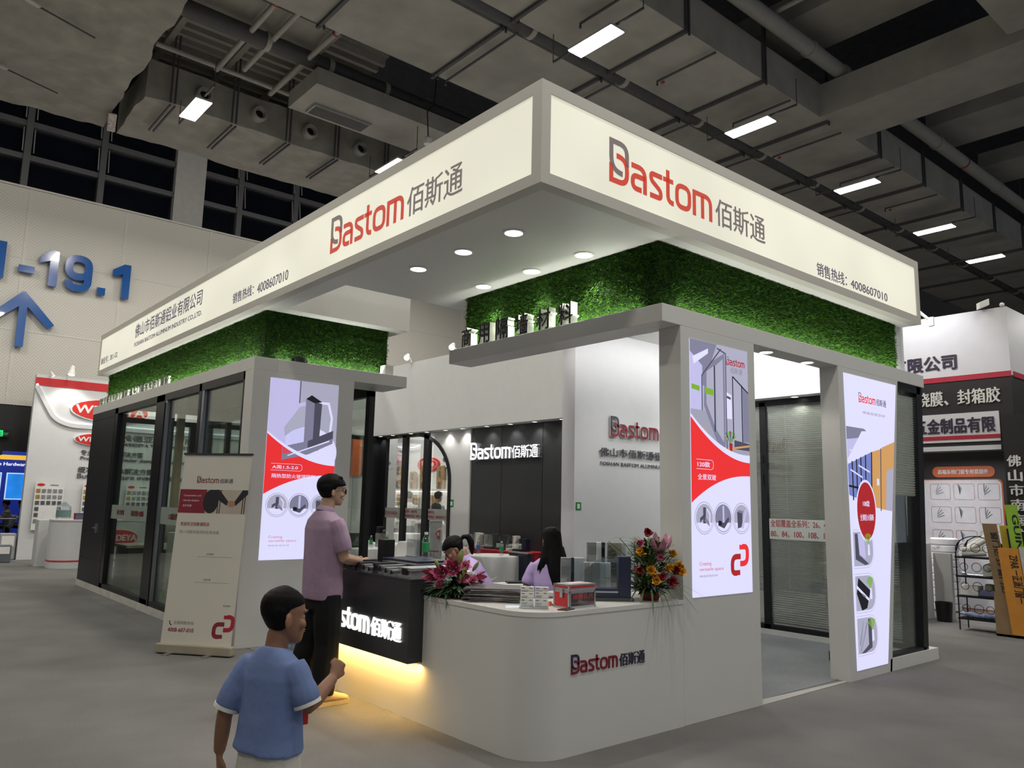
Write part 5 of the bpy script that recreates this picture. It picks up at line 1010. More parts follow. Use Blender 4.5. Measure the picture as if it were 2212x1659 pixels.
def head_parts(body, parent, c, yaw, pitch, s=1.0, roll=0, hair='short', face=True, hairmat=None, nose=1.0):
    """c: chin-base point; returns frame; adds the skull, nose and ears to the body mesh and hair, eyes and lips as children"""
    Rm = Matrix.Rotation(yaw, 3, 'Z') @ Matrix.Rotation(pitch, 3, 'X') @ Matrix.Rotation(roll, 3, 'Y')
    X, Y, Z = Rm @ X1, Rm @ Y1, Rm @ Z1; c = V(c); P = lambda x, y, z: c+(X*x+Y*y+Z*z)*s
    n = 20; rings = []
    for z, hw, fr_, bk in HEADR:
        cy, ry = (fr_+bk)/2, (fr_-bk)/2; rings.append([P(hw*math.cos(t), cy+ry*math.sin(t), z) for t in [2*math.pi*k/n for k in range(n)]])
    body.loft(rings)
    body.loft([[P(w*math.cos(t), .088+(y-.088)*nose+.012*math.sin(t), z) for t in [2*math.pi*k/8 for k in range(8)]] for z, w, y in ((.072, .006, .096), (.080, .017, .104), (.088, .014, .108), (.105, .009, .100), (.128, .008, .090))])   # nose
    for sx in (-1, 1):
        body.ball(P(sx*.079, -.012, .10), .010*s, .022*s, .034*s, 10, 8, axes=(X, (Y-X*sx*.5).normalized(), Z))
        body.ball(P(sx*.045, .070, .085), .022*s, .02*s, .022*s, 8, 6, axes=(X, Y, Z))
        body.ball(P(sx*.033, .087, .140), .024*s, .010*s, .007*s, 8, 6, axes=(X, Y, Z))
    body.ball(P(0, .094, .052), .024*s, .010*s, .012*s, 8, 6, axes=(X, Y, Z))
    if face:
        for sx in (-1, 1):
            e = MB().ball(P(sx*.033, .0745, .118), .0120*s, .0115*s, .0075*s, 10, 8, axes=(X, Y, Z)).build('eye', EYEW, parent, smooth=True)
            MB().ball(P(sx*.033, .0835, .118), .006*s, .004*s, .006*s, 8, 6, axes=(X, Y, Z)).build('iris', EYEB, e, smooth=True)
            MB().tube([P(sx*.013, .096, .140), P(sx*.033, .098, .146), P(sx*.054, .086, .141)], [.003*s, .004*s, .002*s], 6).build('eyebrow', HAIR, parent, smooth=True)
        q = MB(); q.ball(P(0, .101, .057), .021*s, .006*s, .0045*s, 8, 6, axes=(X, Y, Z)); q.ball(P(0, .100, .049), .019*s, .006*s, .005*s, 8, 6, axes=(X, Y, Z)); q.build('lips', LIP, parent, smooth=True)
    h = MB()
    if hair in ('short', 'crop', 'tail', 'long'):
        g = {'short': .026, 'crop': .0055, 'tail': .016, 'long': .020}[hair]; rings = []
        rows = [(.055, .35), (.075, .55), (.095, .62), (.118, .66), (.145, .74), (.160, 1.0), (.176, 1.0), (.198, 1.0), (.216, 1.0), (.227, 1.0), (.233, 1.0)]
        if hair == 'crop': rows[5] = (.158, .93)
        for z, cov in rows:
            k = 0
            while k < len(HEADR)-2 and HEADR[k+1][0] < z: k += 1
            a, b = HEADR[k], HEADR[k+1]; t = min(1, max(0, (z-a[0])/(b[0]-a[0]))); hw, fr_, bk = [a[i]+(b[i]-a[i])*t for i in (1, 2, 3)]
            top = g*(1.3 if z > .2 else 1); up = max(0, (z-.19))*.45 if hair == 'short' else max(0, z-.19)*.25
            bk2 = bk-g; fr2 = bk2+(fr_+g*.9-bk2)*cov; cy, ry = (fr2+bk2)/2, (fr2-bk2)/2; w = (hw+g*.75) if cov > .5 else (hw+g*.2)*.8
            rings.append([P(w*math.cos(u), cy+ry*math.sin(u), z+up+.004) for u in [2*math.pi*q_/n for q_ in range(n)]])
        h.loft(rings)
    if hair == 'tail':
        h.tube([P(0, -.095, .15), P(0, -.14, .165), P(0, -.178, .14), P(0, -.175, .085), P(0, -.145, .02), P(0, -.115, -.03)], [.016*s, .022*s, .030*s, .033*s, .027*s, .008*s], 12)
    if hair == 'long':
        spine_loft(h, [(P(0, -.025, .225), .060*s, .070*s), (P(0, -.03, .19), .082*s, .085*s), (P(0, -.04, .10), .089*s, .083*s), (P(.004, -.06, .02), .090*s, .070*s), (P(.012, -.09, -.06), .092*s, .055*s), (P(.026, -.115, -.16), .090*s, .044*s), (P(.042, -.125, -.27), .078*s, .036*s), (P(.055, -.12, -.36), .055*s, .028*s), (P(.06, -.115, -.41), .02*s, .014*s)], X)
        for i, (dx, L) in enumerate(((-.075, .23), (-.095, .20), (-.112, .165), (-.06, .27), (.10, .34), (.11, .27))): h.tube([P(dx*.85, -.05, .06), P(dx*1.0, -.085, -.05), P(dx*1.25-.005, -.085, -.12), P(dx*1.45, -.08, -L)], [.016*s, .020*s, .015*s, .003*s], 8)
    if hair == 'short':
        for k in range(9): a = -.9+.2*k; h.ball(P(.06*math.sin(a*1.6), .055-.02*abs(a), .224), .022*s, .028*s, .016*s, 8, 6, axes=(X, Y, Z))
    if h.v: solid(h, 'hair', hairmat or HAIR, parent, .006*max(s, .85), 3)
    return P
def hand(q, wrist, d, n, side, s=1.0, curl=40, thumb_in=.5):
    """palm, four fingers and a thumb added to the body mesh: d = along the hand, n = way the palm faces, side = +1 when the thumb is on d x n"""
    d = V(d).normalized(); n = V(n); n = (n-d*n.dot(d)).normalized(); a = d.cross(n)*side; w = V(wrist)
    rings = []
    for t, hw, th in ((-.01, .024, .018), (.02, .030, .016), (.05, .039, .015), (.08, .041, .014), (.095, .038, .012)):
        rings.append([w+d*t*s+a*(hw*s*math.cos(u))+n*(th*s*math.sin(u)) for u in [2*math.pi*k/12 for k in range(12)]])
    q.loft(rings)
    for i, (off, L, cu) in enumerate(((.030, .072, .85), (.010, .080, 1.0), (-.011, .074, 1.08), (-.030, .058, 1.15))):
        p = w+d*(.088-.004*abs(i-1))*s+a*off*s; pts = [p-d*.02*s, p]; ang = math.radians(curl*cu*.8); dirv = d
        for sg in (.45, .32, .23):
            dirv = (d*math.cos(ang)+n*math.sin(ang)).normalized(); p = p+dirv*L*sg*s; pts.append(p.copy()); ang += math.radians(curl*cu)
        q.tube(pts, [.0095*s, .0095*s, .0088*s, .008*s, .0062*s], 8)
    p = w+d*.025*s+a*.026*s; v1 = (d*.75+a*.6+n*.35).normalized(); v2 = (d*.85+a*(.25-.5*thumb_in)+n*.5*thumb_in).normalized(); v3 = (d*.8-a*.4*thumb_in+n*.6*thumb_in).normalized()
    q.tube([p-v1*.01*s, p+v1*.038*s, p+v1*.038*s+v2*.030*s, p+v1*.038*s+v2*.030*s+v3*.024*s], [.013*s, .012*s, .0095*s, .007*s], 8)
def limb(q, pts, rs, n=12):
    """tapered limb through its joints with a little muscle between them"""
    P, R = [], []
    for i in range(len(pts)-1):
        a, b = V(pts[i]), V(pts[i+1])
        for k in range(4): t = k/4; P.append(a.lerp(b, t)); R.append(rs[i]+(rs[i+1]-rs[i])*t+.10*rs[i]*math.sin(math.pi*t))
    P.append(V(pts[-1])); R.append(rs[-1]); q.tube(P, R, n)
def shoe(parent, heel, toe, s, m1, m2):
    heel, toe = V(heel), V(toe); d = (toe-heel); L = d.length; d.normalize(); a = d.cross(Z1)
    def ring(t, w, z0, z1): return [heel+d*L*t+a*(w*math.cos(u))+Z1*((z0+z1)/2+(z1-z0)/2*math.sin(u)) for u in [2*math.pi*k/14 for k in range(14)]]
    q = MB().loft([ring(.02, .025*s, .03*s, .07*s), ring(.06, .038*s, .02*s, .10*s), ring(.2, .043*s, .02*s, .115*s), ring(.4, .044*s, .02*s, .105*s), ring(.6, .050*s, .018*s, .085*s), ring(.8, .053*s, .018*s, .066*s), ring(.94, .043*s, .018*s, .055*s), ring(1, .02*s, .022*s, .045*s)])
    o = q.build('shoe', m1, parent, smooth=True)
    q = MB(); pts = []
    for t, w in ((0, .030), (.06, .044), (.25, .045), (.45, .045), (.65, .054), (.82, .056), (.95, .045), (1.01, .024)): pts.append((t, w*s))
    out = [(heel+d*L*t+a*w) for t, w in pts]+[(heel+d*L*t-a*w) for t, w in reversed(pts)]
    n = len(out); q.add([p+Z1*.001 for p in out]+[p+Z1*.028*s for p in out], [tuple(range(n)), tuple(range(n, 2*n))]+[(i, (i+1) % n, n+(i+1) % n, n+i) for i in range(n)]); q.build('sole', m2, o)
    q = MB()
    for t in (.42, .5, .58): q.bar(heel+d*L*t+a*.02*s+Z1*(.122-.06*t+.015)*s, heel+d*L*t-a*.02*s+Z1*(.122-.06*t+.015)*s, .007*s)
    q.build('laces', m1, o)
def put(root, loc, az): root.location = loc; root.rotation_euler = (0, 0, math.radians(az-90)); BASE[root] = V((0, 0, 0))

# --- man in the mauve shirt at the dark counter
mn = thing('person', 'standing person in a mauve short-sleeved shirt and wide black trousers, at the dark counter', 'person')
b = MB()
spine_loft(b, [((0, 0, .92), .14, .09), ((0, -.005, 1.05), .13, .085), ((0, 0, 1.25), .15, .095), ((0, -.01, 1.42), .165, .085), ((0, -.012, 1.475), .10, .065), ((0, -.005, 1.52), .058, .058), ((0, .012, 1.60), .054, .056)], (1, 0, 0))
limb(b, [(.165, -.01, 1.42), (.215, .045, 1.13), (.10, .30, 1.085)], [.05, .044, .028]); limb(b, [(-.18, -.01, 1.43), (-.22, .06, 1.14), (-.08, .31, 1.09)], [.05, .043, .027])
hand(b, (.10, .30, 1.085), (-.25, .9, .0), (-.8, -.2, -.45), -1, 1.0, 52, .9); hand(b, (-.08, .31, 1.09), (.35, .9, 0), (.7, -.2, -.5), 1, 1.0, 55, .9)
limb(b, [(.09, 0, .9), (.10, .02, .5), (.135, .0, .08)], [.085, .055, .04]); limb(b, [(-.09, 0, .9), (-.11, -.02, .5), (-.14, -.08, .08)], [.085, .055, .04])
P = head_parts(b, mn, (.0, .03, 1.548), math.radians(-14), math.radians(-2), 1.02, 0, 'short')
solid(b, 'body', SKIN3, mn, .0055)
q = MB()
spine_loft(q, [((0, .0, .80), .185, .135), ((0, 0, .86), .185, .14), ((0, -.008, 1.0), .180, .137), ((0, -.008, 1.2), .185, .135), ((0, -.014, 1.36), .198, .125), ((0, -.016, 1.43), .180, .105), ((0, -.018, 1.475), .120, .080), ((0, -.014, 1.505), .070, .068)], (1, 0, 0), 24)
for sx in (1, -1): limb(q, [(sx*.150, -.012, 1.425), (sx*.190, .012, 1.32), (sx*.212, .042, 1.185)], [.066, .070, .068])
solid(q, 'shirt', MAUVE, mn, .008, 5)
q = MB(); q.lathe([(.074, 0), (.082, -.004), (.078, .022), (.062, .040), (.060, .036), (.072, .018), (.074, 0)], (0, -.012, 1.497), 20, ax=(0, .25, 1)); q.build('collar', MAUVE, mn, smooth=True)
q = MB()
spine_loft(q, [((0, .0, .72), .175, .125), ((0, 0, .82), .170, .125), ((0, 0, .93), .155, .112), ((0, 0, .98), .15, .108)], (1, 0, 0), 20)
limb(q, [(.088, 0, .84), (.105, .0, .45), (.142, -.035, .075)], [.108, .098, .082]); limb(q, [(-.088, 0, .84), (-.11, -.03, .45), (-.15, -.11, .075)], [.108, .098, .082])
solid(q, 'trousers', TROUS, mn, .009, 4)
shoe(mn, (.145, -.125, 0), (.150, .185, 0), 1.12, SHOE, SOLE); shoe(mn, (-.15, -.20, 0), (-.16, .11, 0), 1.12, SHOE, SOLE)
q = MB(); 
for sx in (-1, 1): q.lathe([(.021, 0), (.024, .0), (.024, .003), (.021, .003), (.021, 0)], P(sx*.032, .106, .116), 18, ax=P(0, 1, 0)-P(0, 0, 0)); q.tube([P(sx*.055, .105, .12), P(sx*.078, .02, .118), P(sx*.082, -.02, .112)], .002, 6)
q.bar(P(-.01, .107, .118), P(.01, .107, .118), .003); q.build('glasses', mat('glasses_wire', (.05, .045, .04), .3, .6), mn)
put(mn, (.19, 2.78, 0), 5)

# --- boy in the blue tee in the foreground
S = 1.0
by = thing('person', 'child with cropped black hair in a blue tee and cream shorts, seen from behind, mid-stride', 'person')
b = MB()
spine_loft(b, [((0, 0, .62), .105, .075), ((0, 0, .72), .098, .07), ((0, 0, .88), .110, .075), ((0, -.005, .985), .095, .060), ((0, -.008, 1.01), .055, .045), ((0, .0, 1.04), .038, .042), ((0, .012, 1.10), .038, .042)], (1, 0, 0))
limb(b, [(-.105, -.005, .995), (-.172, -.06, .80), (-.200, -.045, .660)], [.034, .029, .021]); limb(b, [(.105, 0, .995), (.158, .02, .850), (.150, .155, .925)], [.034, .029, .021])
hand(b, (-.200, -.045, .660), (.02, .10, -1), (.6, .8, .1), 1, .76, 38, .5); hand(b, (.150, .155, .925), (-.05, .62, .75), (-.85, .3, -.3), -1, .76, 80, 1.0)
limb(b, [(.06, 0, .6), (.065, .10, .34), (.07, .02, .06)], [.065, .043, .03]); limb(b, [(-.06, 0, .6), (-.06, -.03, .34), (-.065, -.18, .09)], [.065, .043, .03])
P = head_parts(b, by, (.004, .018, 1.058), math.radians(-24), math.radians(-3), .86, 0, 'crop', nose=.45)
solid(b, 'body', SKIN2, by, .005)
q = MB()
spine_loft(q, [((-.008, -.0, .688), .132, .105), ((-.004, -.0, .74), .123, .098), ((0, -.004, .85), .115, .088), ((0, -.008, .95), .116, .080), ((0, -.010, 1.00), .104, .066), ((0, -.010, 1.03), .074, .054), ((0, -.006, 1.048), .050, .048)], (1, 0, 0), 24)
limb(q, [(-.088, -.01, .998), (-.132, -.035, .92), (-.165, -.055, .828)], [.044, .048, .049]); limb(q, [(.088, -.005, .998), (.126, .0, .93), (.152, .012, .866)], [.044, .048, .050])
sh = solid(q, 'tee', BLUESH, by, .007, 5)
for c, d in (((-.166, -.056, .826), (-.030, -.022, -.10)), ((.152, .0125, .864), (.023, .012, -.068))):
    q = MB().lathe([(.043, -.006), (.0505, -.006), (.0505, .007), (.043, .007), (.043, -.006)], c, 20, ax=d); q.build('sleeve_hem', mat('white_trim', (.75, .74, .70), .8), sh, smooth=True)
q = MB(); q.obox((.098, .064, .80), (.004, -.002, 0), (.006, .016, 0), (0, 0, .03)); q.build('chest_print', RED, sh, bevel=.004)
q = MB(); spine_loft(q, [((0, 0, .50), .122, .098), ((0, 0, .60), .120, .098), ((0, 0, .71), .110, .09)], (1, 0, 0), 20)
limb(q, [(.06, .0, .58), (.068, .08, .37)], [.083, .088]); limb(q, [(-.06, 0, .58), (-.065, -.03, .36)], [.083, .088]); sr = solid(q, 'shorts', CREAM, by, .008, 4)
q = MB(); q.obox((.09, -.082, .60), (.010, .004, 0), (.0, .004, 0), (0, 0, .018)); q.build('pocket_label', RED, sr)
WSHOE = mat('white_trainer', (.6, .6, .58), .6)
shoe(by, (.07, -.03, 0), (.075, .18, 0), .8, WSHOE, WSHOE); shoe(by, (-.065, -.25, .02), (-.07, -.05, 0), .8, WSHOE, WSHOE)
put(by, (-1.585, -.325, 0), 24)

# --- two women seated behind the counter
def seated(label, hair, tilt, arms, loc, az, hz, smat, cz, hyaw=0, hpitch=0, z0=.60):
    t = thing('person', label, 'person'); b = MB(); lean = tilt
    sp = [((0, lean*k, z0+.62*k*math.cos(min(1, lean)*.9)), w, d) for k, w, d in ((0, .15, .11), (.25, .125, .09), (.55, .14, .095), (.82, .155, .08), (.9, .10, .06), (.96, .052, .052), (1.08, .048, .05))]
    spine_loft(b, sp, (1, 0, 0)); top = V(sp[3][0]); nk = V(sp[6][0])
    for sx, (el, wr, hd) in zip((1, -1), arms):
        sh_ = top+V((sx*.165, 0, 0)); limb(b, [sh_-V((sx*.03, 0, .01)), el, wr], [.038, .036, .025]); hand(b, wr, V(hd), (0, .1, -1), sx*-1, .92, 28)
        limb(b, [(sx*.09, 0, z0), (sx*.12, .40, z0+.02), (sx*.12, .40, .08)], [.08, .055, .036])
    head_parts(b, t, nk+V((0, -.005, cz)), hyaw, hpitch, .97, 0, hair)
    solid(b, 'body', SKIN, t, .0055)
    q = MB(); k2 = [(V(p)+V((0, -.006, 0)), w+.022, d+.028) for p, w, d in sp[:4]]; k2[0] = (V(sp[0][0])-V((0, .0, .06)), .172, .14)
    spine_loft(q, k2+[(V(sp[4][0]), .115, .072), (V(sp[5][0])-V((0, .004, .02)), .064, .062)], (1, 0, 0), 24)
    for sx, (el, wr, hd) in zip((1, -1), arms):
        sh_ = top+V((sx*.138, 0, -.005)); el = V(el); limb(q, [sh_, sh_.lerp(el, .5)+V((sx*.012, 0, 0)), sh_.lerp(el, .86)+V((sx*.004, 0, 0))], [.054, .054, .055])
    solid(q, 'shirt', smat, t, .008, 5)
    q = MB(); q.lathe([(.066, 0), (.074, -.003), (.070, .022), (.056, .036), (.054, .032), (.064, .016), (.066, 0)], V(sp[5][0])-V((0, 0, .012)), 20, ax=V(sp[6][0])-V(sp[4][0])); q.build('collar', smat, t, smooth=True)
    q = MB(); spine_loft(q, [((0, 0, z0-.1), .16, .12), ((0, 0, z0+.06), .155, .115)], (1, 0, 0))
    for sx in (1, -1): limb(q, [(sx*.085, 0, z0), (sx*.12, .41, z0+.02), (sx*.12, .40, .10)], [.09, .072, .06])
    solid(q, 'trousers', TROUS, t, .01, 3)
    for sx in (1, -1): shoe(t, (sx*.12, .34, 0), (sx*.13, .58, 0), .95, BLACK, BLACK)
    put(t, loc, az); return t
seated('seated person with ponytail and lilac shirt, head bent behind the pink flowers', 'tail', .34, (((.24, .20, .78), (.14, .36, .70), (-.2, 1, -.2)), ((-.24, .20, .78), (-.14, .36, .70), (.2, 1, -.2))), (1.93, 2.64, 0), 140, 0, LILAC, -.075, math.radians(8), math.radians(-36), .50)
seated('seated person with long loose black hair and lilac shirt behind the counter', 'long', .05, (((.225, .04, .845), (.17, .25, .76), (0, 1, -.1)), ((-.225, .04, .845), (-.17, .25, .76), (0, 1, -.1))), (2.10, 2.10, 0), 50, 0, LILAC, -.062, math.radians(14), math.radians(-3), .545)
for (x, y), h, lab in (((2.10, 2.10), .445, 'long hair'), ((1.93, 2.64), .40, 'the ponytail')):
    q = thing('stool', 'round stool under the seated person with '+lab, 'stool', (x, y, 0)); MB().lathe([(.15, h-.05), (.17, h-.03), (.16, h), (0, h+.005)], (x, y, 0), 20).build('seat', BLACK, q, smooth=True); MB().lathe([(.20, 0), (.20, .02), (.03, .04), (.03, h-.05)], (x, y, 0), 16).build('column', STEEL, q, smooth=True)

# --- standing visitors beyond the arched glass
def stander(label, loc, az, sm, tm, hyaw, arms, h=1.0):
    t = thing('person', label, 'person'); b = MB()
    spine_loft(b, [((0, 0, .92), .14, .09), ((0, -.005, 1.05), .13, .085), ((0, 0, 1.25), .15, .095), ((0, -.01, 1.42), .165, .085), ((0, -.012, 1.475), .10, .065), ((0, -.005, 1.52), .058, .058), ((0, .012, 1.60), .054, .056)], (1, 0, 0))
    for sx, (el, wr) in zip((1, -1), arms): limb(b, [(sx*.18, 0, 1.43), el, wr], [.05, .042, .027]); hand(b, wr, V(wr)-V(el), (-sx, .2, 0), sx, 1, 30)
    for sx in (1, -1): limb(b, [(sx*.09, 0, .9), (sx*.10, .02, .5), (sx*.11, -.01, .08)], [.085, .055, .04])
    head_parts(b, t, (0, .03, 1.55), hyaw, math.radians(-8), 1.0, 0, 'short', face=True)
    solid(b, 'body', SKIN, t, .009, 3); q = MB()
    spine_loft(q, [((0, 0, .90), .175, .125), ((0, -.008, 1.05), .172, .127), ((0, -.008, 1.2), .18, .128), ((0, -.014, 1.36), .194, .118), ((0, -.016, 1.43), .175, .10), ((0, -.018, 1.475), .115, .075), ((0, -.014, 1.505), .068, .066)], (1, 0, 0), 20)
    for sx, (el, wr) in zip((1, -1), arms): limb(q, [(sx*.165, 0, 1.43), V((sx*.18, 0, 1.43)).lerp(V(el), .95)] + ([V(el).lerp(V(wr), .9)] if sm is WSHIRT else []), [.07, .06] + ([.045] if sm is WSHIRT else []))
    solid(q, 'shirt', sm, t, .012, 4); q = MB(); spine_loft(q, [((0, 0, .78), .165, .12), ((0, 0, .98), .15, .105)], (1, 0, 0))
    for sx in (1, -1): limb(q, [(sx*.085, 0, .84), (sx*.10, .02, .45), (sx*.11, 0, .05)], [.10, .08, .068])
    solid(q, 'trousers', tm, t, .012, 3)
    for sx in (1, -1): shoe(t, (sx*.11, -.10, 0), (sx*.13, .17, 0), 1.0, BLACK, BLACK)
    put(t, loc, az); t.scale = (h, h, h); return t
stander('standing person in white shirt, left one behind the arched glass', (9.0, 16.14, 0), 40, WSHIRT, GREYT, 0, (((.24, .05, 1.15), (.20, .25, 1.2)), ((-.24, .05, 1.15), (-.2, .25, 1.2))), 1.0)
stander('standing person in white shirt, middle one behind the arched glass', (9.0, 15.16, 0), 60, WSHIRT, GREYT, math.radians(45), (((.24, .02, 1.15), (.12, .22, 1.1)), ((-.24, .02, 1.15), (-.12, .22, 1.1))), 1.03)
stander('standing person in black polo, right one behind the arched glass', (8.95, 13.75, 0), 10, BLKSH, BLKSH, 0, (((.25, .02, 1.15), (.24, .16, .92)), ((-.25, .02, 1.15), (-.2, .2, 1.0))), 1.03)
# ============================================================ FURNITURE INSIDE THE BOOTH
CLOTH = mat('white_tablecloth', (.68, .68, .69), .85, vary=.03, bump=.1, bscale=14)
def round_table(lab, x, y, r, z=.75, seed=0, drop=.62):
    t = thing('round_table', 'round table under the '+lab, 'table', (x, y, 0), 'round tables in the booth')
    MB().lathe([(0, z-.03), (r, z-.03), (r, z-.008), (0, z-.008)], (x, y, 0), 28).build('table_top', CARD, t); MB().lathe([(.22, 0), (.22, .02), (.03, .05), (.03, z-.03)], (x, y, 0), 16).build('pedestal', STEEL, t, smooth=True)
    q = MB(); n = 96; rings = []
    prof = [(.0, z), (r*.6, z), (r+.004, z-.001), (r+.02, z-.03), (r+.03, z-.2), (r+.04, z-.42), (r+.05, z-drop)]
    for i, (rr_, zz) in enumerate(prof):
        k = max(0, i-2)/4; rings.append([V((x+(rr_+k*.045*math.sin(9*u+seed))*math.cos(u)+k*.012*math.sin(23*u), y+(rr_+k*.045*math.sin(9*u+seed))*math.sin(u), zz+k*.02*math.sin(5*u+seed))) for u in [2*math.pi*a/n for a in range(n)]])
    q.loft(rings, caps=False); o = q.build('tablecloth', CLOTH, smooth=True); tag(o, lab, 'tablecloth', 'white tablecloths in the booth')
round_table('white tablecloth on the front round table left of the counter', 4.35, 9.45, .48, seed=1)
round_table('white tablecloth on the rear round table by the black column', 5.45, 10.55, .45, seed=2)
round_table('white tablecloth on the table behind the seated person with the ponytail', 5.35, 6.95, .45, seed=3)
SHELL = mat('white_shell_plastic', (.72, .72, .71), .35, vary=.02)
def make_chair():
    t = thing('shell_chair', '', 'chair', (0, 0, 0)); q = MB(); rings = []
    # seat runs from the front edge back and up into the backrest; chair faces +Y
    for y, z, w, dip in ((.23, .44, .20, .0), (.20, .455, .225, .015), (.05, .44, .235, .03), (-.10, .43, .23, .03), (-.17, .46, .225, .02), (-.205, .55, .22, .01), (-.225, .68, .205, .01), (-.25, .80, .165, .0), (-.255, .83, .14, 0)):
        rings.append([V((w*s, y+(.05*abs(s)**2 if z > .5 else 0), z+(.05*abs(s)**2.5 if z < .5 else 0)-dip*(1-s*s))) for s in (-1, -.8, -.5, -.2, 0, .2, .5, .8, 1)])
    q.loft(rings, closed=False); o = q.build('shell', SHELL, t, smooth=True); so = o.modifiers.new('thick', 'SOLIDIFY'); so.thickness = .012
    for sx in (-1, 1):
        for sy in (-1, 1): MB().tube([(sx*.10, sy*.08-.02, .42), (sx*.22, sy*.20-.02, 0)], .011, 8).build('leg', STEEL, t, smooth=True)
    return t
ch0 = make_chair()
for i, (x, y, az, lab) in enumerate(((5.25, 9.55, 215, 'white shell chair between the two round tables, nearest the arched glass'), (5.0, 10.0, 300, 'white shell chair behind the front round table, turned to the black column'), (4.35, 6.05, 30, 'white shell chair right behind the seated person with the ponytail'), (5.30, 7.62, 262, 'white shell chair on the far side of the table with two bottles'), (5.8, 6.35, 150, 'white shell chair with only its seat edge showing by the dark navy panels'))):
    c = ch0 if i == 0 else copy_tree(ch0); c.location = (x, y, .004); c.rotation_euler = (0, 0, math.radians(az-90)); tag(c, lab, group='white shell chairs')
q = thing('red_display_table', 'display table draped in red cloth along the charcoal wall', 'table', (6.15, 7.6, 0)); REDC = mat('red_cloth', (.38, .012, .02), .8, vary=.1, bump=.2, bscale=10)
MB().box(5.87, 6.43, 6.75, 8.75, .74, .78).build('table_top', REDC, q); g = MB(); pts = [(5.86+.02*math.sin(k*.9), 6.75+2.0*k/60) for k in range(61)]; g.loft([[V((x, y, z)) for x, y in pts] for z in (.77, .02)], closed=False); g.loft([[V((5.86+.57*k/20, 6.74+.015*math.sin(k), z)) for k in range(21)] for z in (.77, .02)], closed=False); g.build('drape', REDC, q)
for i, (y, w, h, m1) in enumerate(((8.62, .12, .22, STEEL), (8.42, .16, .26, CARD), (8.18, .14, .24, ALU), (7.92, .2, .26, CHAR), (7.62, .2, .25, CHAR), (7.36, .1, .25, CARD), (7.14, .18, .21, NAVY))):
    t = thing('window_sample', 'small window corner sample on the red table, %s from the left' % ORD[i], 'window sample', (6.1, y, .78), 'window samples on the red table')
    MB().box(6.0, 6.25, y-w/2, y+w/2, .78, .82).build('base', m1, t); MB().box(6.15, 6.25, y-w/2, y+w/2, .82, .78+h).build('stile', m1, t); MB().prism([(-y-.1, .82), (-y+.1, .82), (-y+.1, .78+h), (-y-.0, .78+h), (-y-.1, .9)], face_x(6.04), -.006, 0).build('pane', GLASS_T, t)
for i, (x, y) in enumerate(((5.62, 6.70), (5.60, 6.45))):
    t = thing('panel_sample', 'tall dark navy panel sample leaning near the red table, %s' % ('left one' if i == 0 else 'right one, nearer the long-haired person'), 'panel sample', (x, y, 0), 'navy panel samples'); MB().box(x-.05, x+.05, y-.13, y+.11, .03, .80).build('panel', NAVY if i else BLACK, t, bevel=.006); MB().box(x-.055, x+.055, y-.135, y+.115, .80, .815).build('cap', STEEL, t); MB().box(x-.1, x+.1, y-.14, y+.12, 0, .03).build('foot', BLACK, t)
q = thing('desk', 'white low desk behind the counter between the two seated persons', 'desk', (3.0, 3.3, 0)); MB().box(2.62, 3.30, 2.95, 3.60, .70, .735).build('desk_top', WHITE, q); MB().box(2.64, 2.68, 2.97, 3.58, 0, .70).build('side', WHITE, q); MB().box(3.24, 3.28, 2.97, 3.58, 0, .70).build('side', WHITE, q); MB().box(2.64, 3.28, 3.53, 3.56, .3, .7).build('back_panel', WHITE, q)
tag(MB().obox((2.85, 3.45, .745), (.10, -.05, 0), (.03, .06, 0), (0, 0, .009)).build('phone', BLACK, bevel=.003), 'black remote or phone lying on the white low desk', 'phone')
q = thing('corner_sample', 'dark upright corner sample with clipped glass on the front round table', 'window sample', (4.28, 9.62, .75)); MB().box(4.2, 4.34, 9.52, 9.66, .75, 1.0).build('stile', CHAR, q); MB().box(4.0, 4.2, 9.6, 9.75, .75, .80).build('sill', CHAR, q); MB().prism([(-9.95, .80), (-9.66, .80), (-9.66, 1.0), (-9.8, 1.0), (-9.95, .9)], face_x(4.24), 0, .008).build('pane', CLEARP, q)
q = thing('handle_sample', 'pale stile sample with a black lock on the front round table', 'window sample', (4.72, 9.5, .75)); MB().box(4.68, 4.80, 9.40, 9.56, .75, 1.0).build('stile', STEEL, q); MB().box(4.68, 4.78, 9.42, 9.54, 1.0, 1.12).build('lock', BLACK, q, bevel=.01); MB().ball((4.74, 9.36, 1.03), .035).build('knob', CHAR, q, smooth=True)
q = thing('folding_panel', 'white two-leaf standing panel beside the left room pillar', 'panel', (5.1, 11.3, 0)); MB().box(4.55, 5.11, 11.3, 11.33, 0, 2.06).build('leaf', OFFWHITE, q); MB().box(5.125, 5.49, 11.3, 11.33, 0, 2.06).build('leaf', OFFWHITE, q); MB().box(4.53, 5.52, 11.28, 11.35, 2.06, 2.08).build('top_rail', STEEL, q)
t = thing('wall_tag', 'green square tag on the white standing panel, by the glasses of the person in mauve', 'sticker', (4.9, 11.3, 1.45)); MB().prism(rrect(4.78, 5.02, 1.36, 1.54, .01), face_y(11.3), 0, .004).build('card', GREEN, t); MB().prism(rect(4.86, 4.97, 1.40, 1.51), face_y(11.3), .004, .005).build('code_panel', CARD, t)
q = thing('waste_bin', 'slim grey bin with a black liner just inside the doorway', 'bin', (3.30, .98, 0)); MB().lathe([(.09, 0), (.125, .30)], (3.22, .95, 0), 20).build('bin_body', mat('grey_bin', (.25, .25, .26), .5), q, smooth=True); MB().lathe([(.127, .24), (.132, .305), (.118, .31), (.112, .22)], (3.22, .95, 0), 20).build('liner', BLACK, q, smooth=True)
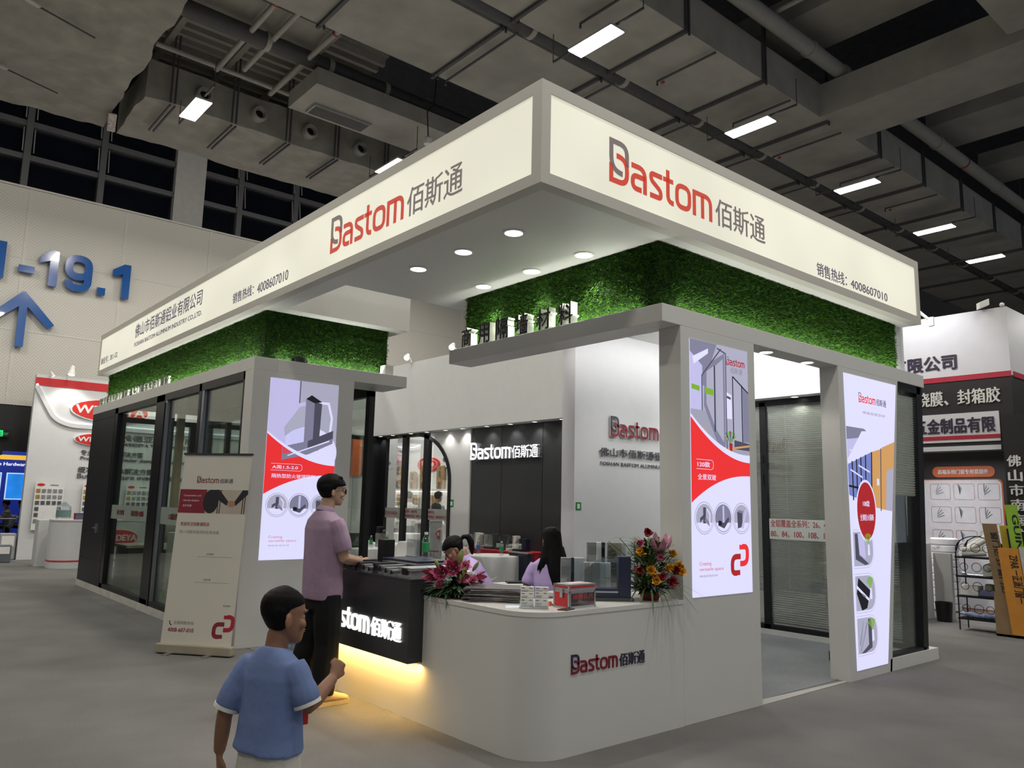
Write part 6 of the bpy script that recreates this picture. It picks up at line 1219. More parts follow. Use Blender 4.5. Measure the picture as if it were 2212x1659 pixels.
q = thing('data_cord', 'thin cord hanging by the end of the amber-lit plinth', 'cord', (.49, 3.2, 0)); MB().tube([(.49, 3.20, .42), (.48, 3.21, .2), (.46, 3.22, .06), (.47, 3.26, .05)], .004, 6).build('cord', BLACK, q)
# spotlight clipped to the back fascia
def clip_spot(lab, p, aim, s=1.0):
    p = V(p); a = (V(aim)-p).normalized(); t = thing('clip_spotlight', lab, 'spotlight', p)
    MB().lathe([(.0, -.13*s), (.035*s, -.12*s), (.05*s, -.02*s), (.068*s, .03*s), (.07*s, .06*s), (.06*s, .06*s), (.0, .052*s)], p, 18, ax=a).build('head', CARD, t, smooth=True)
    MB().lathe([(.058*s, .0615*s), (.0, .0618*s)], p, 18, ax=a).build('lens', DLENS, t)
    MB().tube([p-a*.06*s, p-a*.08*s+V((.06, 0, -.06))*s, p+V((.12, 0, -.14))*s] if s == 1 else [p-a*.06*s, p+V((0, .2, .02)), V((p.x, 19.02, p.z-.02)), V((p.x, 19.02, 4.45))], .012*s, 8).build('bracket', STEEL, t); return t
clip_spot('chrome clip spotlight on top of the back fascia left of the right beam', (6.08, 10.95, 4.66), (5.2, 10.0, 3.9))
clip_spot('pale clip spotlight half hidden behind the end of the right beam', (6.08, 9.3, 4.66), (5.2, 8.5, 3.9))
# things inside the left glass room
for i, (x0, x1, y0, y1, h, lab) in enumerate(((1.25, 1.85, 8.25, 8.95, .95, 'white display plinth inside the left glass room, right one'), (1.30, 1.95, 9.6, 10.5, 1.0, 'white display plinth inside the left glass room, left one'))):
    tag(MB().box(x0, x1, y0, y1, .02, h).build('display_plinth', WHITE, bevel=.004), lab, 'display plinth', 'display plinths'); t = thing('sample_box', 'dark upright sample on the %s white plinth in the glass room' % ('right' if i == 0 else 'left'), 'sample', (x0, y0, h)); MB().box(x0+.2, x0+.36, y0+.35, y0+.55, h, h+.26).build('panel', CHAR, t); MB().box(x0+.15, x0+.5, y0+.3, y0+.6, h, h+.015).build('foot', BLACK, t)
q = thing('desk', 'brown desk seen through the left glass room', 'desk', (1.2, 11.6, 0)); MB().box(.9, 1.7, 11.3, 12.2, .70, .74).build('desk_top', mat('beige_top', (.5, .45, .36), .5), q); MB().box(.95, 1.65, 11.35, 12.15, .02, .70).build('body', mat('brown_front', (.10, .07, .05), .5), q)
q = thing('office_chair', 'beige rounded office chair seen through the left glass room', 'chair', (1.6, 12.0, 0)); o = MB(); o.ball((1.42, 11.2, .98), .22, .10, .20, 14, 10); o.ball((1.42, 11.0, .70), .22, .22, .05, 14, 8); o.build('shell', mat('beige_shell', (.42, .38, .32), .5), q, smooth=True); MB().lathe([(.22, .02), (.22, .05), (.03, .08), (.03, .66)], (1.42, 11.0, 0), 14).build('pedestal', BLACK, q)
q = thing('potted_plant', 'small dark green leafy plant on the floor of the left glass room', 'plant', (.95, 8.95, 0)); MB().lathe([(.0, .02), (.07, .02), (.09, .16), (.0, .16)], (.95, 8.95, 0), 14).build('pot', CARD, q); g = MB(); rr = random.Random(4)
for k in range(70): t_ = rr.uniform(0, 6.28); blade(g, (.95, 8.95, .16+rr.uniform(0, .2)), (math.cos(t_), math.sin(t_), rr.uniform(.1, 1.2)), (0, 0, 1), rr.uniform(.14, .28), .03, .5)
tag(g.build('foliage', LEAF, q), kind='stuff')
# roll-up banner in front of the left pillar
b0, b1 = V((-.215, 5.50, 0)), V((.295, 4.87, 0)); rdir = (b1-b0).normalized(); bw_ = (b1-b0).length; nrm = rdir.cross(Z1); bf = on_frame(b0+Z1*.09, rdir, Z1*1.95-nrm*.16)
rb = thing('rollup_banner', 'free-standing cream roll-up banner with the company name in front of the left glass room', 'banner', (.04, 5.18, 0))
MB().obox((b0+b1)/2+Z1*.055, rdir*(bw_/2+.02), nrm*.05, Z1*.045).build('cassette', mat('champagne_alu', (.50, .46, .36), .35, .5), rb, bevel=.012)
for a in (.18, .72): MB().obox(b0+rdir*a*bw_+Z1*.006, rdir*.03, nrm*.13, Z1*.006).build('foot', STEEL, rb)
BH = 1.96; MB().prism(rect(.01, bw_-.01, -.03, BH), bf, -.002, 0).build('sheet', mat('banner_cream', (.66, .63, .56), .6, vary=.03, scale=1.5), rb)
MB().prism(rect(0, bw_, BH-.005, BH+.015), bf, -.012, .012).build('top_rail', CHAR, rb); MB().prism(rect(bw_/2-.012, bw_/2+.012, -.03, BH), bf, -.05, -.03).build('pole', STEEL, rb)
q = MB(); bq = [mat('banner_dark', (.05, .04, .06), .6), mat('banner_maroon', (.24, .02, .04), .6), mat('banner_red', (.42, .02, .04), .6), mat('banner_night', (.02, .018, .025), .6), mat('banner_beige', (.50, .44, .36), .6), mat('banner_skin', (.42, .24, .16), .6), mat('banner_white', (.72, .71, .68), .6), PAPER_TXT]
w = bw_; company_mark(q, bf, .235*w, 1.655, .0445*w/.81*1.02, 0, .001, (0, 1, 0)); q.build('company_name', bq, rb)
q = MB(); z0, z1 = 1.335, 1.585
q.flat(rect(.01, w-.01, z0, z1), bf, .0006, 4); q.flat(rect(.01, .40*w, z0, z1), bf, .0009, 1); q.flat(ellipse(.47*w, (z0+z1)/2, .11*w, .125), bf, .0012, 3)
for a in (.57, .60, .92, .95): q.flat(rect(a*w, a*w+.012*w, z0, z1), bf, .0012, 3)
q.flat([(.50*w, z1), (.58*w, z1), (.73*w, 1.455), (.70*w, 1.42), (.55*w, 1.49)], bf, .0015, 3); q.flat([(w-.01, z1), (w-.09*w, z1), (.80*w, 1.45), (.83*w, 1.42), (w-.01, 1.54)], bf, .0015, 3); q.flat(ellipse(.765*w, 1.44, .055*w, .033), bf, .0018, 5)
write(q, 'Cooperation and', bf, .07*w, .32*w, 1.505, 1.53, .0012, .0018, 6); write(q, 'win-win situation', bf, .07*w, .30*w, 1.458, 1.478, .0012, .0018, 6); write(q, '合作共赢', bf, .07*w, .20*w, 1.40, 1.425, .0012, .0018, 6); q.build('handshake_band', bq, rb)
q = MB(); write(q, '欢迎关注佰斯通铝业', bf, .075*w, .49*w, 1.20, 1.24, 0, .001, 1, bold=.015); write(q, '扫一扫联系我司的业务洽谈', bf, .075*w, .64*w, 1.12, 1.155, 0, .001, 7); write(q, '业务经理', bf, .50*w, .60*w, .905, .925, 0, .001, 7); write(q, '业务主管', bf, .50*w, .60*w, .645, .665, 0, .001, 7)
for zz in (.885, .625): q.flat(rect(.38*w, .86*w, zz, zz+.003), bf, .0006, 7)
write(q, '全国销售热线', bf, .16*w, .44*w, .20, .235, 0, .001, 7); write(q, '4008-607-010', bf, .09*w, .45*w, .125, .165, 0, .001, 1, bold=.02); write(q, '售后服务', bf, .82*w, .92*w, .395, .412, 0, .001, 7); q.build('contact_text', bq, rb)
q = MB(); loops_mark(q, bf, .70*w, .07, .245, .0012, (1, 2)); q.build('emblem', bq, rb); q = MB(); ribbon(q, [(.105*w, .235), (.105*w, .20), (.135*w, .19)], [0, .02, 0], .010, bf, 0, .001, 0); q.build('phone_symbol', bq, rb)

# ============================================================ NEIGHBOURING STANDS
# --- white stand with red oval signs, beyond the left room
NW = mat('neighbour_white', (.62, .63, .64), .55, vary=.02)
wy = thing('neighbour_wall', 'white wall of the neighbouring stand with red oval signs and a curved lit cove', 'wall panel', (2.5, 19, 0)); MB().box(.48, 7.5, 19, 19.2, 0, 4.5).build('panel', NW, wy)
fw_ = face_y(19); MB().prism(rect(.47, 7.5, 4.22, 4.42), fw_, 0, .012).build('red_band', RED, wy)
q = MB(); cov = [(.50, 4.20), (.95, 3.42), (1.30, 3.28), (7.4, 3.24)]; ribbon(q, cov, [0, .25, .25, 0], .10, fw_, 0, .05); q.build('cove_lip', NW, wy)
q = MB(); ribbon(q, [(a, b+.055) for a, b in cov], [0, .25, .25, 0], .05, fw_, .0, .035); q.build('cove_light', glow('cove_led', (.80, .82, 1), 1.6), wy)
OVR = mat('oval_red', (.60, .025, .02), .35); OVW = mat('oval_white', (.72, .72, .72), .4)
def oval(cx, cz, rx, rz, fr, lab, parent=None, text='WEIDEYA', d=.05):
    t = parent or thing('oval_sign', lab, 'sign', (cx, 19, cz), 'red oval signs'); MB().prism(ellipse(cx, cz, rx, rz), fr, 0, d).build('oval_rim', OVW, t); MB().prism(ellipse(cx, cz, rx*.95, rz*.91), fr, d, d+.008).build('oval_face', OVR, t)
    q = MB(); write(q, text, fr, cx-rx*.86, cx+rx*.86, cz-rz*.34, cz+rz*.36, d+.008, d+.018, bold=.02); q.build('oval_text', OVW, t); return t
oval(2.22, 3.72, .95, .30, fw_, 'large red oval sign with white capitals, upper one on the neighbouring wall'); oval(2.05, 2.96, .62, .17, fw_, 'smaller red oval sign with white capitals, lower one on the neighbouring wall')
q = MB(); BT = mat('neighbour_text', (.10, .10, .11), .5)
write(q, '维德亚科技有限公司', fw_, 2.55, 4.9, 2.98, 3.14, .0, .02, bold=.01); write(q, 'WEIDEYA TECHNOLOGY CO.,LTD.', fw_, 2.58, 4.9, 2.84, 2.93, 0, .02, bold=.01); write(q, '专业门缸阻尼解决方案', fw_, 1.63, 3.1, 2.56, 2.70, 0, .02, bold=.01); write(q, 'Professional cylinder damping solutions', fw_, 1.63, 4.2, 2.42, 2.53, 0, .02, bold=.01); write(q, '缓冲结构整体解决方案', fw_, 1.6, 3.4, 2.12, 2.27, 0, .02, bold=.01); write(q, 'Buffer structure overall solution', fw_, 1.6, 4.3, 1.98, 2.10, 0, .02, bold=.01); q.build('wall_text', BT, wy)
clip_spot('bright clip spotlight on top of the neighbouring white wall', (1.15, 18.55, 4.58), (1.0, 18.3, 3.4), 1.3); clip_spot('small dark clip spotlight left of the bright one on the white wall', (.80, 18.9, 4.50), (.9, 18.9, 4.3), .7)
spot_light('neighbour_spot', (1.15, 18.4, 4.5), 40, (1.3, 19.0, 2.8), 100); spot_light('neighbour_spot', (3.5, 18.2, 4.5), 60, (3.2, 19, 2.6), 110)
for i, (a0, a1, lab) in enumerate(((.70, 1.33, 'white sample board with rows of metal swatches, left one by the desk'), (1.74, 2.3, 'white sample board mostly hidden by the black door panel'), (2.75, 3.4, 'white sample board seen through the left glass room'))):
    t = thing('sample_board', lab, 'sample board', (a0, 18.9, .85), 'sample boards on the neighbouring wall'); f3 = face_y(18.92); MB().prism(rect(a0, a1, .70, 1.86), f3, -.03, 0).build('board', OVW, t)
    q = MB(); q.prism(ellipse(a0+.12, 1.79, .085, .035), f3, 0, .004, 0); q.flat(rect(a0+.32, a0+.5, 1.775, 1.795), f3, .003, 1)
    for r_ in range(6):
        for c_ in range(5):
            if r_ > 2 and 0 < c_ < 4: continue
            x = a0+.03+c_*.12*(a1-a0)/.63; z = 1.60-.145*r_; q.prism(rect(x, x+.085, z, z+.09), f3, 0, .012, 2 if c_ == 0 and r_ < 2 else 3 if r_ < 2 or (r_ > 4) else 4)
    q.build('swatches', [OVR, BT, mat('gold_swatch', (.55, .36, .10), .3, .6), STEEL, mat('dark_swatch', (.15, .15, .16), .35, .6)], t)
q = thing('reception_counter', 'curved white counter with red oval sign, left of the black door panel', 'counter', (1.7, 16.4, 0)); cpl = lambda e: arc_pts(1.05, 16.45, .42+e, 200, 270, 8)+[(3.2, 16.03-e), (3.2, 16.7), (.95, 16.9), (.66, 16.6)]
MB().prism(cpl(0), PZ, .0, 1.0).build('body', NW, q, smooth=True); MB().prism(cpl(.006), PZ, .14, .17).build('red_line', RED, q); MB().prism(cpl(.012), PZ, 1.0, 1.03).build('top', mat('pink_white_top', (.66, .58, .58), .4), q)
oval(1.95, .64, .42, .19, face_y(16.03), '', q, 'WEIDEYA', .008)
tag(MB().box(.52, .98, 16.9, 17.3, 0, 1.0).build('low_cabinet', NW), 'white low cabinet joined to the left of the curved counter', 'cabinet')
q = thing('water_drum', 'clear water drum standing behind the curved counter', 'bottle', (1.02, 17.1, 1.0)); MB().lathe([(0, 0), (.15, 0), (.15, .12), (.14, .14), (.15, .16), (.15, .30), (.08, .36), (.04, .40), (0, .40)], (1.02, 17.1, 1.0), 18).build('drum', CLEARP, q, smooth=True); MB().lathe([(.152, .06), (.152, .22)], (1.02, 17.1, 1.0), 18).build('label', mat('teal_label', (.13, .22, .22), .5), q, smooth=True)
q = thing('desk_calendar', 'small red and blue desk sign on the curved counter', 'desk sign', (1.2, 16.35, 1.03)); MB().box(1.08, 1.42, 16.3, 16.36, 1.03, 1.17).build('frame', DKRED, q); MB().box(1.11, 1.40, 16.295, 16.3, 1.045, 1.15).build('face', mat('slate_blue', (.08, .12, .20), .4), q)
t = thing('person', 'seated person with black hair, only the bowed head showing over the curved white counter', 'person'); b = MB(); spine_loft(b, [((0, 0, .45), .15, .1), ((0, .05, .9), .16, .09), ((0, .08, 1.02), .06, .055), ((0, .11, 1.10), .05, .05)], (1, 0, 0)); limb(b, [(.15, .06, .95), (.22, .2, .75), (.1, .4, .75)], [.05, .04, .03]); limb(b, [(-.15, .06, .95), (-.22, .2, .75), (-.1, .4, .75)], [.05, .04, .03]); hand(b, (.1, .4, .75), (0, 1, 0), (0, 0, -1), -1); hand(b, (-.1, .4, .75), (0, 1, 0), (0, 0, -1), 1)
head_parts(b, t, (0, .12, 1.10), 0, -.5, 1.0, 0, 'long'); solid(b, 'body', SKIN3, t, .009); q = MB(); spine_loft(q, [((0, 0, .45), .17, .12), ((0, .04, .85), .18, .11), ((0, .07, 1.0), .09, .07)], (1, 0, 0)); solid(q, 'top', BLKSH, t, .012); put(t, (1.66, 17.25, 0), 300)
for i, (x, y, c_, w, h) in enumerate(((.28, 19.2, (.35, .36, .37), .34, .62), (.10, 18.3, (.12, .13, .15), .3, .4))): t = thing('water_dispenser' if i == 0 else 'storage_box', 'grey and white floor unit by the corner of the neighbouring white wall' if i == 0 else 'translucent storage box on the floor at the left edge', 'appliance' if i == 0 else 'box', (x, y, 0)); MB().box(x-w/2, x+w/2, y-.15, y+.15, 0, h).build('body', mat('unit_%d' % i, c_, .4), t, bevel=.02); MB().box(x-w/2+.04, x+w/2-.04, y-.155, y-.15, h*.5, h*.9).build('front_panel', CARD, t)
# --- through the opening in the hall wall: blue stand with people sitting
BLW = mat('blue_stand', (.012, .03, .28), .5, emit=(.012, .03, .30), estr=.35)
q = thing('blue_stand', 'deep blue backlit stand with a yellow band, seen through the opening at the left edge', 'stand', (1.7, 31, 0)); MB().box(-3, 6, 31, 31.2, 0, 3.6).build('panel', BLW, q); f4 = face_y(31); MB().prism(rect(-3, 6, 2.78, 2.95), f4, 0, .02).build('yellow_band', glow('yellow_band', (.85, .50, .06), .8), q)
g = MB(); write(g, 'System Hardware', f4, .95, 2.35, 2.52, 2.68, 0, .02, bold=.02); g.build('stand_text', glow('stand_text', (.75, .78, .9), .9), q)
for a0, a1 in ((1.0, 1.55), (1.70, 2.6)): MB().prism(rect(a0, a1, 1.32, 2.30), f4, 0, .02).build('screen_frame', glow('screen_rim', (.5, .65, .85), .9), q); MB().prism(rect(a0+.04, a1-.04, 1.36, 2.26), f4, .02, .026).build('screen', glow('blue_screen', (.02, .24, .80), .95, .3, 2), q)
for i, (x, y, az, sm, lab) in enumerate(((1.02, 28.4, 60, mat('teal_tee', (.22, .34, .33), .8), 'seated person in a teal tee, far off by the blue stand, left one'), (1.50, 28.2, 160, mat('grey_tee', (.26, .25, .24), .8), 'seated person in a grey tee, far off by the blue stand, middle one'), (2.0, 28.5, 170, mat('navy_tee', (.05, .06, .12), .8), 'seated person in a navy top, far off by the blue stand, right one'))):
    t = thing('person', lab, 'person', group='people by the blue stand'); b = MB(); spine_loft(b, [((0, 0, .45), .16, .11), ((0, .02, .7), .14, .1), ((0, .04, .95), .17, .1), ((0, .04, 1.02), .07, .06), ((0, .06, 1.10), .05, .05)], (1, 0, 0))
    for sx in (1, -1): limb(b, [(sx*.17, .04, .95), (sx*.22, .12, .72), (sx*.06, .32, .78)], [.05, .042, .03]); hand(b, (sx*.06, .32, .78), (0, 1, .3), (-sx, 0, 0), sx); limb(b, [(sx*.09, 0, .47), (sx*.11, .42, .48), (sx*.11, .42, .06)], [.085, .06, .045])
    head_parts(b, t, (0, .07, 1.08), 0, -.15, 1, 0, 'short'); solid(b, 'body', SKIN3, t, .012, 3); q = MB(); spine_loft(q, [((0, 0, .42), .175, .125), ((0, .02, .7), .16, .115), ((0, .04, .93), .185, .11), ((0, .04, 1.01), .09, .075)], (1, 0, 0))
    for sx in (1, -1): limb(q, [(sx*.16, .04, .95), (sx*.20, .09, .80)], [.07, .065])
    solid(q, 'tee', sm, t, .014, 3); q = MB()
    for sx in (1, -1): limb(q, [(sx*.09, -.02, .46), (sx*.11, .43, .48), (sx*.11, .42, .08)], [.10, .08, .06])
    solid(q, 'trousers', GREYT, t, .014, 3); put(t, (x, y, 0), az); t.location = (x, y, 0)
    c = copy_tree(ch0); c.location = (x, y, 0); c.rotation_euler = (0, 0, math.radians(az-90)); tag(c, 'white shell chair under the far seated person in %s' % ('teal', 'grey', 'navy')[i], group='white shell chairs')
q = thing('round_table', 'small white table among the people by the blue stand', 'table', (1.35, 28.8, 0), 'round tables in the booth'); MB().lathe([(0, .7), (.35, .7), (.35, .73), (0, .73)], (1.35, 27.6, 0), 20).build('table_top', CARD, q); MB().lathe([(.2, 0), (.2, .02), (.025, .04), (.025, .7)], (1.35, 27.6, 0), 12).build('pedestal', STEEL, q)
area_light('blue_stand_light', (1.5, 29, 4.2), 2, 2, 60, (1, 1, 1))
q = thing('exit_sign', 'small green lit exit sign on the black wall at the left edge', 'sign', (.03, 20.1, 3.05)); MB().box(-.134, .187, 20.06, 20.12, 2.96, 3.14).build('case', BLACK, q); MB().prism(rect(-.126, .05, 2.975, 3.125), face_y(20.06), 0, .004).build('lit_panel', glow('exit_green', (.02, .75, .20), 1.0), q); g = MB(); write(g, 'EXIT', face_y(20.06), .065, .17, 3.01, 3.07, 0, .004); write(g, '出', face_y(20.06), -.10, .02, 2.99, 3.11, .004, .006, 1); g.build('exit_text', [glow('exit_dim', (.05, .35, .12), .7), BLACK], q)
# --- hardware stand beyond the arched glass
SW = mat('hardware_stand_white', (.72, .72, .71), .55, vary=.02)
hs = thing('neighbour_wall', 'white hardware stand wall beyond the arched glass, with shelves and an oval sign', 'wall panel', (11, 17, 0)); MB().box(11, 11.2, 12.5, 21.5, 0, 4.3).build('panel', SW, hs); MB().box(6.75, 11, 21.3, 21.5, 0, 4.3).build('panel', SW, hs)
fh = face_x(11)
for z in (1.93, .95): MB().box(10.7, 11, 13.2, 21, z-.03, z+.03).build('shelf', SW, hs)
MB().box(10.72, 10.98, 13.2, 21, 1.885, 1.898).build('shelf_light', glow('shelf_led', (1, .95, .85), 3), hs)
t = thing('oval_sign', 'small red oval sign with a serif name beyond the arched glass', 'sign', (11, 17.3, 2.73), 'red oval signs'); MB().prism(ellipse(-17.17, 2.73, .60, .22), fh, 0, .05).build('oval_rim', OVR, t); MB().prism(ellipse(-17.17, 2.73, .50, .165), fh, .05, .056).build('oval_ring', OVW, t); MB().prism(ellipse(-17.17, 2.73, .48, .15), fh, .056, .06).build('oval_face', OVR, t); q = MB(); write(q, 'Paslon', fh, -17.5, -16.85, 2.66, 2.82, .06, .066, bold=.03); q.build('oval_text', OVW, t)
q = MB(); write(q, '帕斯隆五金', fh, -16.42, -15.2, 2.78, 2.94, 0, .02, bold=.01); write(q, 'Professional', fh, -16.42, -15.2, 2.52, 2.68, 0, .02, bold=.01); q.build('wall_text', BT, hs)
q = MB(); q.flat([(-20.6, 2.5), (-19.3, 2.2), (-18.2, 2.9), (-18.3, 3.9), (-20.6, 3.9)], fh, .004, 0); q.flat([(-20.0, 2.5), (-19.3, 2.3), (-18.5, 2.75), (-19.2, 3.0)], fh, .006, 1); ribbon(q, [(-19.8, 2.75), (-19.2, 2.55), (-18.9, 2.9), (-19.5, 3.25), (-19.8, 2.75)], .25, .07, fh, 0, .01, 2); ribbon(q, [(-19.7, 2.75), (-19.4, 3.45), (-18.6, 3.1)], .1, .09, fh, 0, .012, 2); q.build('lock_picture', [mat('print_pale', (.66, .67, .70), .5), mat('print_grey', (.45, .46, .49), .5), mat('print_dark', (.22, .23, .25), .5)], hs)
WOODB = mat('oak_board', (.38, .22, .08), .5, vary=.15, scale=4)
bi = 0
for z, ys in ((1.96, (19.3, 18.75, 17.9, 17.3, 16.4)), (.98, (19.6, 18.6, 17.8, 16.9, 15.7))):
    for k, y in enumerate(ys):
        hgt_ = (.62, .78, .55, .74, .70)[k] if z > 1 else .80
        t = thing('handle_board', 'oak display board with door fittings on the %s shelf, %s from the left' % ('upper' if z > 1 else 'lower', ORD[k]), 'display board', (10.9, y, z), 'oak boards on the shelves'); fb2 = face_x(10.88); MB().prism(rrect(-y-.19, -y+.19, z, z+hgt_, .06), fb2, -.03, 0).build('board', WOODB, t); q = MB(); q.prism(rect(-y-.05, -y+.05, z+hgt_*.55, z+hgt_*.8), fb2, 0, .02); q.prism(rect(-y-.06, -y+.06, z+.03, z+.22), fb2, 0, .04); q.prism(rrect(-y-.05, -y+.05, z+hgt_-.1, z+hgt_-.05, .02), fb2, 0, .01); q.build('fittings', STEEL, t)
tag(MB().box(6.58, 6.86, 14.0, 14.1, 0, 3.1).build('orange_panel', mat('orange_panel', (.62, .13, .03), .5)), 'orange upright panel seen left of the black column', 'panel')
t = thing('neighbour_wall', 'white picture wall of the next stand right of the orange panel', 'wall panel', (7.4, 14.2, 0)); MB().box(6.86, 7.9, 14.1, 14.2, 0, 3.2).build('panel', SW, t); q = MB(); f5 = face_y(14.1); q.flat([(6.95, 2.2), (7.8, 2.4), (7.8, 3.0), (7.2, 3.1)], f5, .004, 0); ribbon(q, [(7.0, 2.3), (7.4, 2.8), (7.7, 2.5)], .1, .07, f5, 0, .008, 1); q.build('lock_picture', [mat('print_pale', (.66, .67, .70), .5), mat('print_dark', (.22, .23, .25), .5)], t)
area_light('hardware_stand_light', (9.0, 16.5, 4.2), 2.5, 4, 150, (1, .98, .95)); area_light('hardware_stand_light', (7.3, 13.4, 4), .8, .8, 25, (1, .98, .95), (0, .5, -1))
round_table('white tablecloth beyond the arched glass, among the standing persons', 8.55, 14.6, .42, seed=5)
# --- black and white stand to the right
RW = mat('right_stand_white', (.64, .64, .66), .5, vary=.02); RK = mat('right_stand_black', (.013, .011, .011), .55, vary=.1); CRIM = mat('crimson_stripe', (.42, .015, .04), .5)
rs = thing('neighbour_wall', 'tall white and black stand wall with big Chinese characters to the right of the booth', 'wall panel', (10.2, 1.5, 3)); q = MB(); q.box(10, 10.12, .73, 5.2, 3.62, 4.65, 0); q.box(10, 10.12, .73, 5.2, 2.52, 3.62, 1); q.box(10.12, 15, .73, .85, 3.62, 4.65, 0); q.box(10.12, 15, .73, .85, 2.52, 3.62, 1); q.build('fascia', [RW, RK], rs)
fr_ = face_x(10); MB().prism(rect(-5.2, -.725, 3.60, 3.68), fr_, 0, .012).build('red_line', CRIM, rs); MB().prism(rect(.5+9.6, 15, 3.60, 3.68), face_y(.73), 0, .012).build('red_line', CRIM, rs); MB().prism(rect(-5.2, -.92, 2.66, 3.10), fr_, 0, .015).build('white_band', RW, rs); MB().prism(rect(-5.2, -.92, 2.70, 2.76), fr_, .015, .02).build('red_line', CRIM, rs); MB().prism(rect(-5.2, -.92, 2.53, 2.60), fr_, 0, .02).build('white_line', RW, rs)
q = MB(); write(q, '佛山市包装材料有限公司', fr_, -4.25, -1.46, 3.79, 4.03, 0, .02, 0, bold=.02); write(q, '五金制品有限', fr_, -2.12, -.98, 2.80, 3.03, .015, .03, 0, bold=.02); write(q, '缠绕膜、封箱胶', fr_, -2.26, -.89, 3.23, 3.46, 0, .02, 1, bold=.02); q.build('wall_text', [mat('stand_ink', (.03, .02, .05), .5), mat('stand_white_letter', (.66, .66, .62), .5)], rs)
X_ = lambda y: (y+3.212)*1.144-3.212; ZZ = lambda z: (z-1.6)*1.144+1.6
pw_ = thing('poster_wall', 'black and white product wall with screws in nine framed tiles, behind the wire rack', 'wall panel', (11.8, 2, 0)); MB().box(11.8, 11.95, .6, 6, 0, 2.75).build('panel', RK, pw_); f6 = face_x(11.8); MB().prism(rrect(-3.6, -X_(.92), -.1, ZZ(2.10), .08), f6, 0, .006).build('orange_edge', mat('orange_edge', (.5, .10, .03), .5), pw_); MB().prism(rrect(-3.6, -X_(.94), .02, ZZ(2.085), .08), f6, .006, .01).build('white_field', mat('poster_white_field', (.60, .60, .63), .5), pw_)
MB().prism(rrect(-X_(1.88), -X_(1.01), ZZ(2.13), ZZ(2.29), .09), f6, 0, .012).build('orange_pill', mat('orange_pill', (.55, .12, .03), .5), pw_); q = MB(); write(q, '高端系统门窗专用紧固件', f6, -X_(1.80), -X_(1.10), ZZ(2.175), ZZ(2.245), .012, .018, bold=.02); q.build('pill_text', OVW, pw_)
for r_ in range(3):
    for c_ in range(3):
        a1 = -X_(.97+.335*(2-c_)); a0 = -X_(.97+.335*(2-c_)+.285); z1 = ZZ(2.03-.345*r_); z0 = ZZ(2.03-.345*r_-.235); q = MB(); ribbon(q, [(a0, z0), (a1, z0), (a1, z1), (a0, z1)], .04, .006, f6, .01, .013, 0, True); cx, cz = (a0+a1)/2, (z0+z1)/2
        for k in range(4): a = math.radians((20, 75, 40)[c_]+(16*k if c_ != 1 else 8*k)); q.bar(f6[0]+f6[1]*(cx-.07)+f6[2]*(cz-.05+.02*k)+f6[3]*.012, f6[0]+f6[1]*(cx-.07+.13*math.cos(a))+f6[2]*(cz-.05+.02*k+.12*math.sin(a))+f6[3]*.012, .011, .004, mi=1)
        q.build('screw_tile', [mat('tile_rim', (.42, .16, .16), .5), mat('screw_print', (.12, .12, .13), .5)], pw_)
vc = thing('vertical_sign', 'tall black column sign with white vertical characters at the right edge', 'sign', (9.75, .6, 0)); MB().box(9.7, 9.95, .3, .80, 0, 3.0).build('column', RK, vc); f7 = face_x(9.7); q = MB()
for k, c_ in enumerate('佛山市南海广'): write(q, c_, f7, -.765+.004*k, -.595+.004*k, 2.26-.205*k, 2.42-.205*k, 0, .015, bold=.02)
q.build('sign_characters', OVW, vc)
vs = thing('vertical_sign', 'second black column sign just inside the right edge of the picture', 'sign', (9.9, .2, 0)); MB().box(9.9, 10.1, -.3, .28, 0, 3.0).build('column', RK, vs); q = MB()
for k, c_ in enumerate('门窗幕墙'): write(q, c_, face_x(9.9), -.27, -.12, 2.2-.22*k, 2.37-.22*k, 0, .015)
q.build('sign_characters', mat('dim_letter', (.35, .35, .36), .5), vs)
q = thing('floodlight', 'white floodlight on an arm above the right stand', 'floodlight', (10, 1.95, 4.65)); MB().bar((10.02, 1.80, 4.60), (9.75, 2.05, 4.92), .035).build('arm', CARD, q); MB().obox((9.7, 2.10, 4.94), (.10, -.16, .02), (.05, .03, 0), (0, 0, .035)).build('head', CARD, q, bevel=.01); MB().box(9.98, 10.03, 1.75, 1.83, 4.52, 4.66).build('clamp', CARD, q)
q = thing('floodlight', 'small white floodlight clamped near the top corner of the right stand', 'floodlight', (10, .9, 4.7)); MB().obox((9.95, 1.02, 4.72), (.05, -.05, .03), (.04, .04, 0), (0, 0, .05)).build('head', CARD, q, bevel=.01); MB().ball((10, .78, 4.68), .035).build('bracket', CARD, q)
spot_light('right_stand_flood', (9.0, 2.0, 4.95), 60, (10.2, 1.9, 3.9), 100, color=(.95, .95, 1)); spot_light('right_stand_flood', (12.5, -.2, 4.95), 40, (11.8, .9, 3.9), 100); area_light('right_stand_inner', (10.8, 2.2, 2.5), .6, 1.2, 22, (1, .98, 1)); spot_light('added_counter_fill', (8.4, 2.9, 3.2), 90, (9.8, 2.6, .7), 80)  # last spot is an added fill for the counter behind the leaning glass
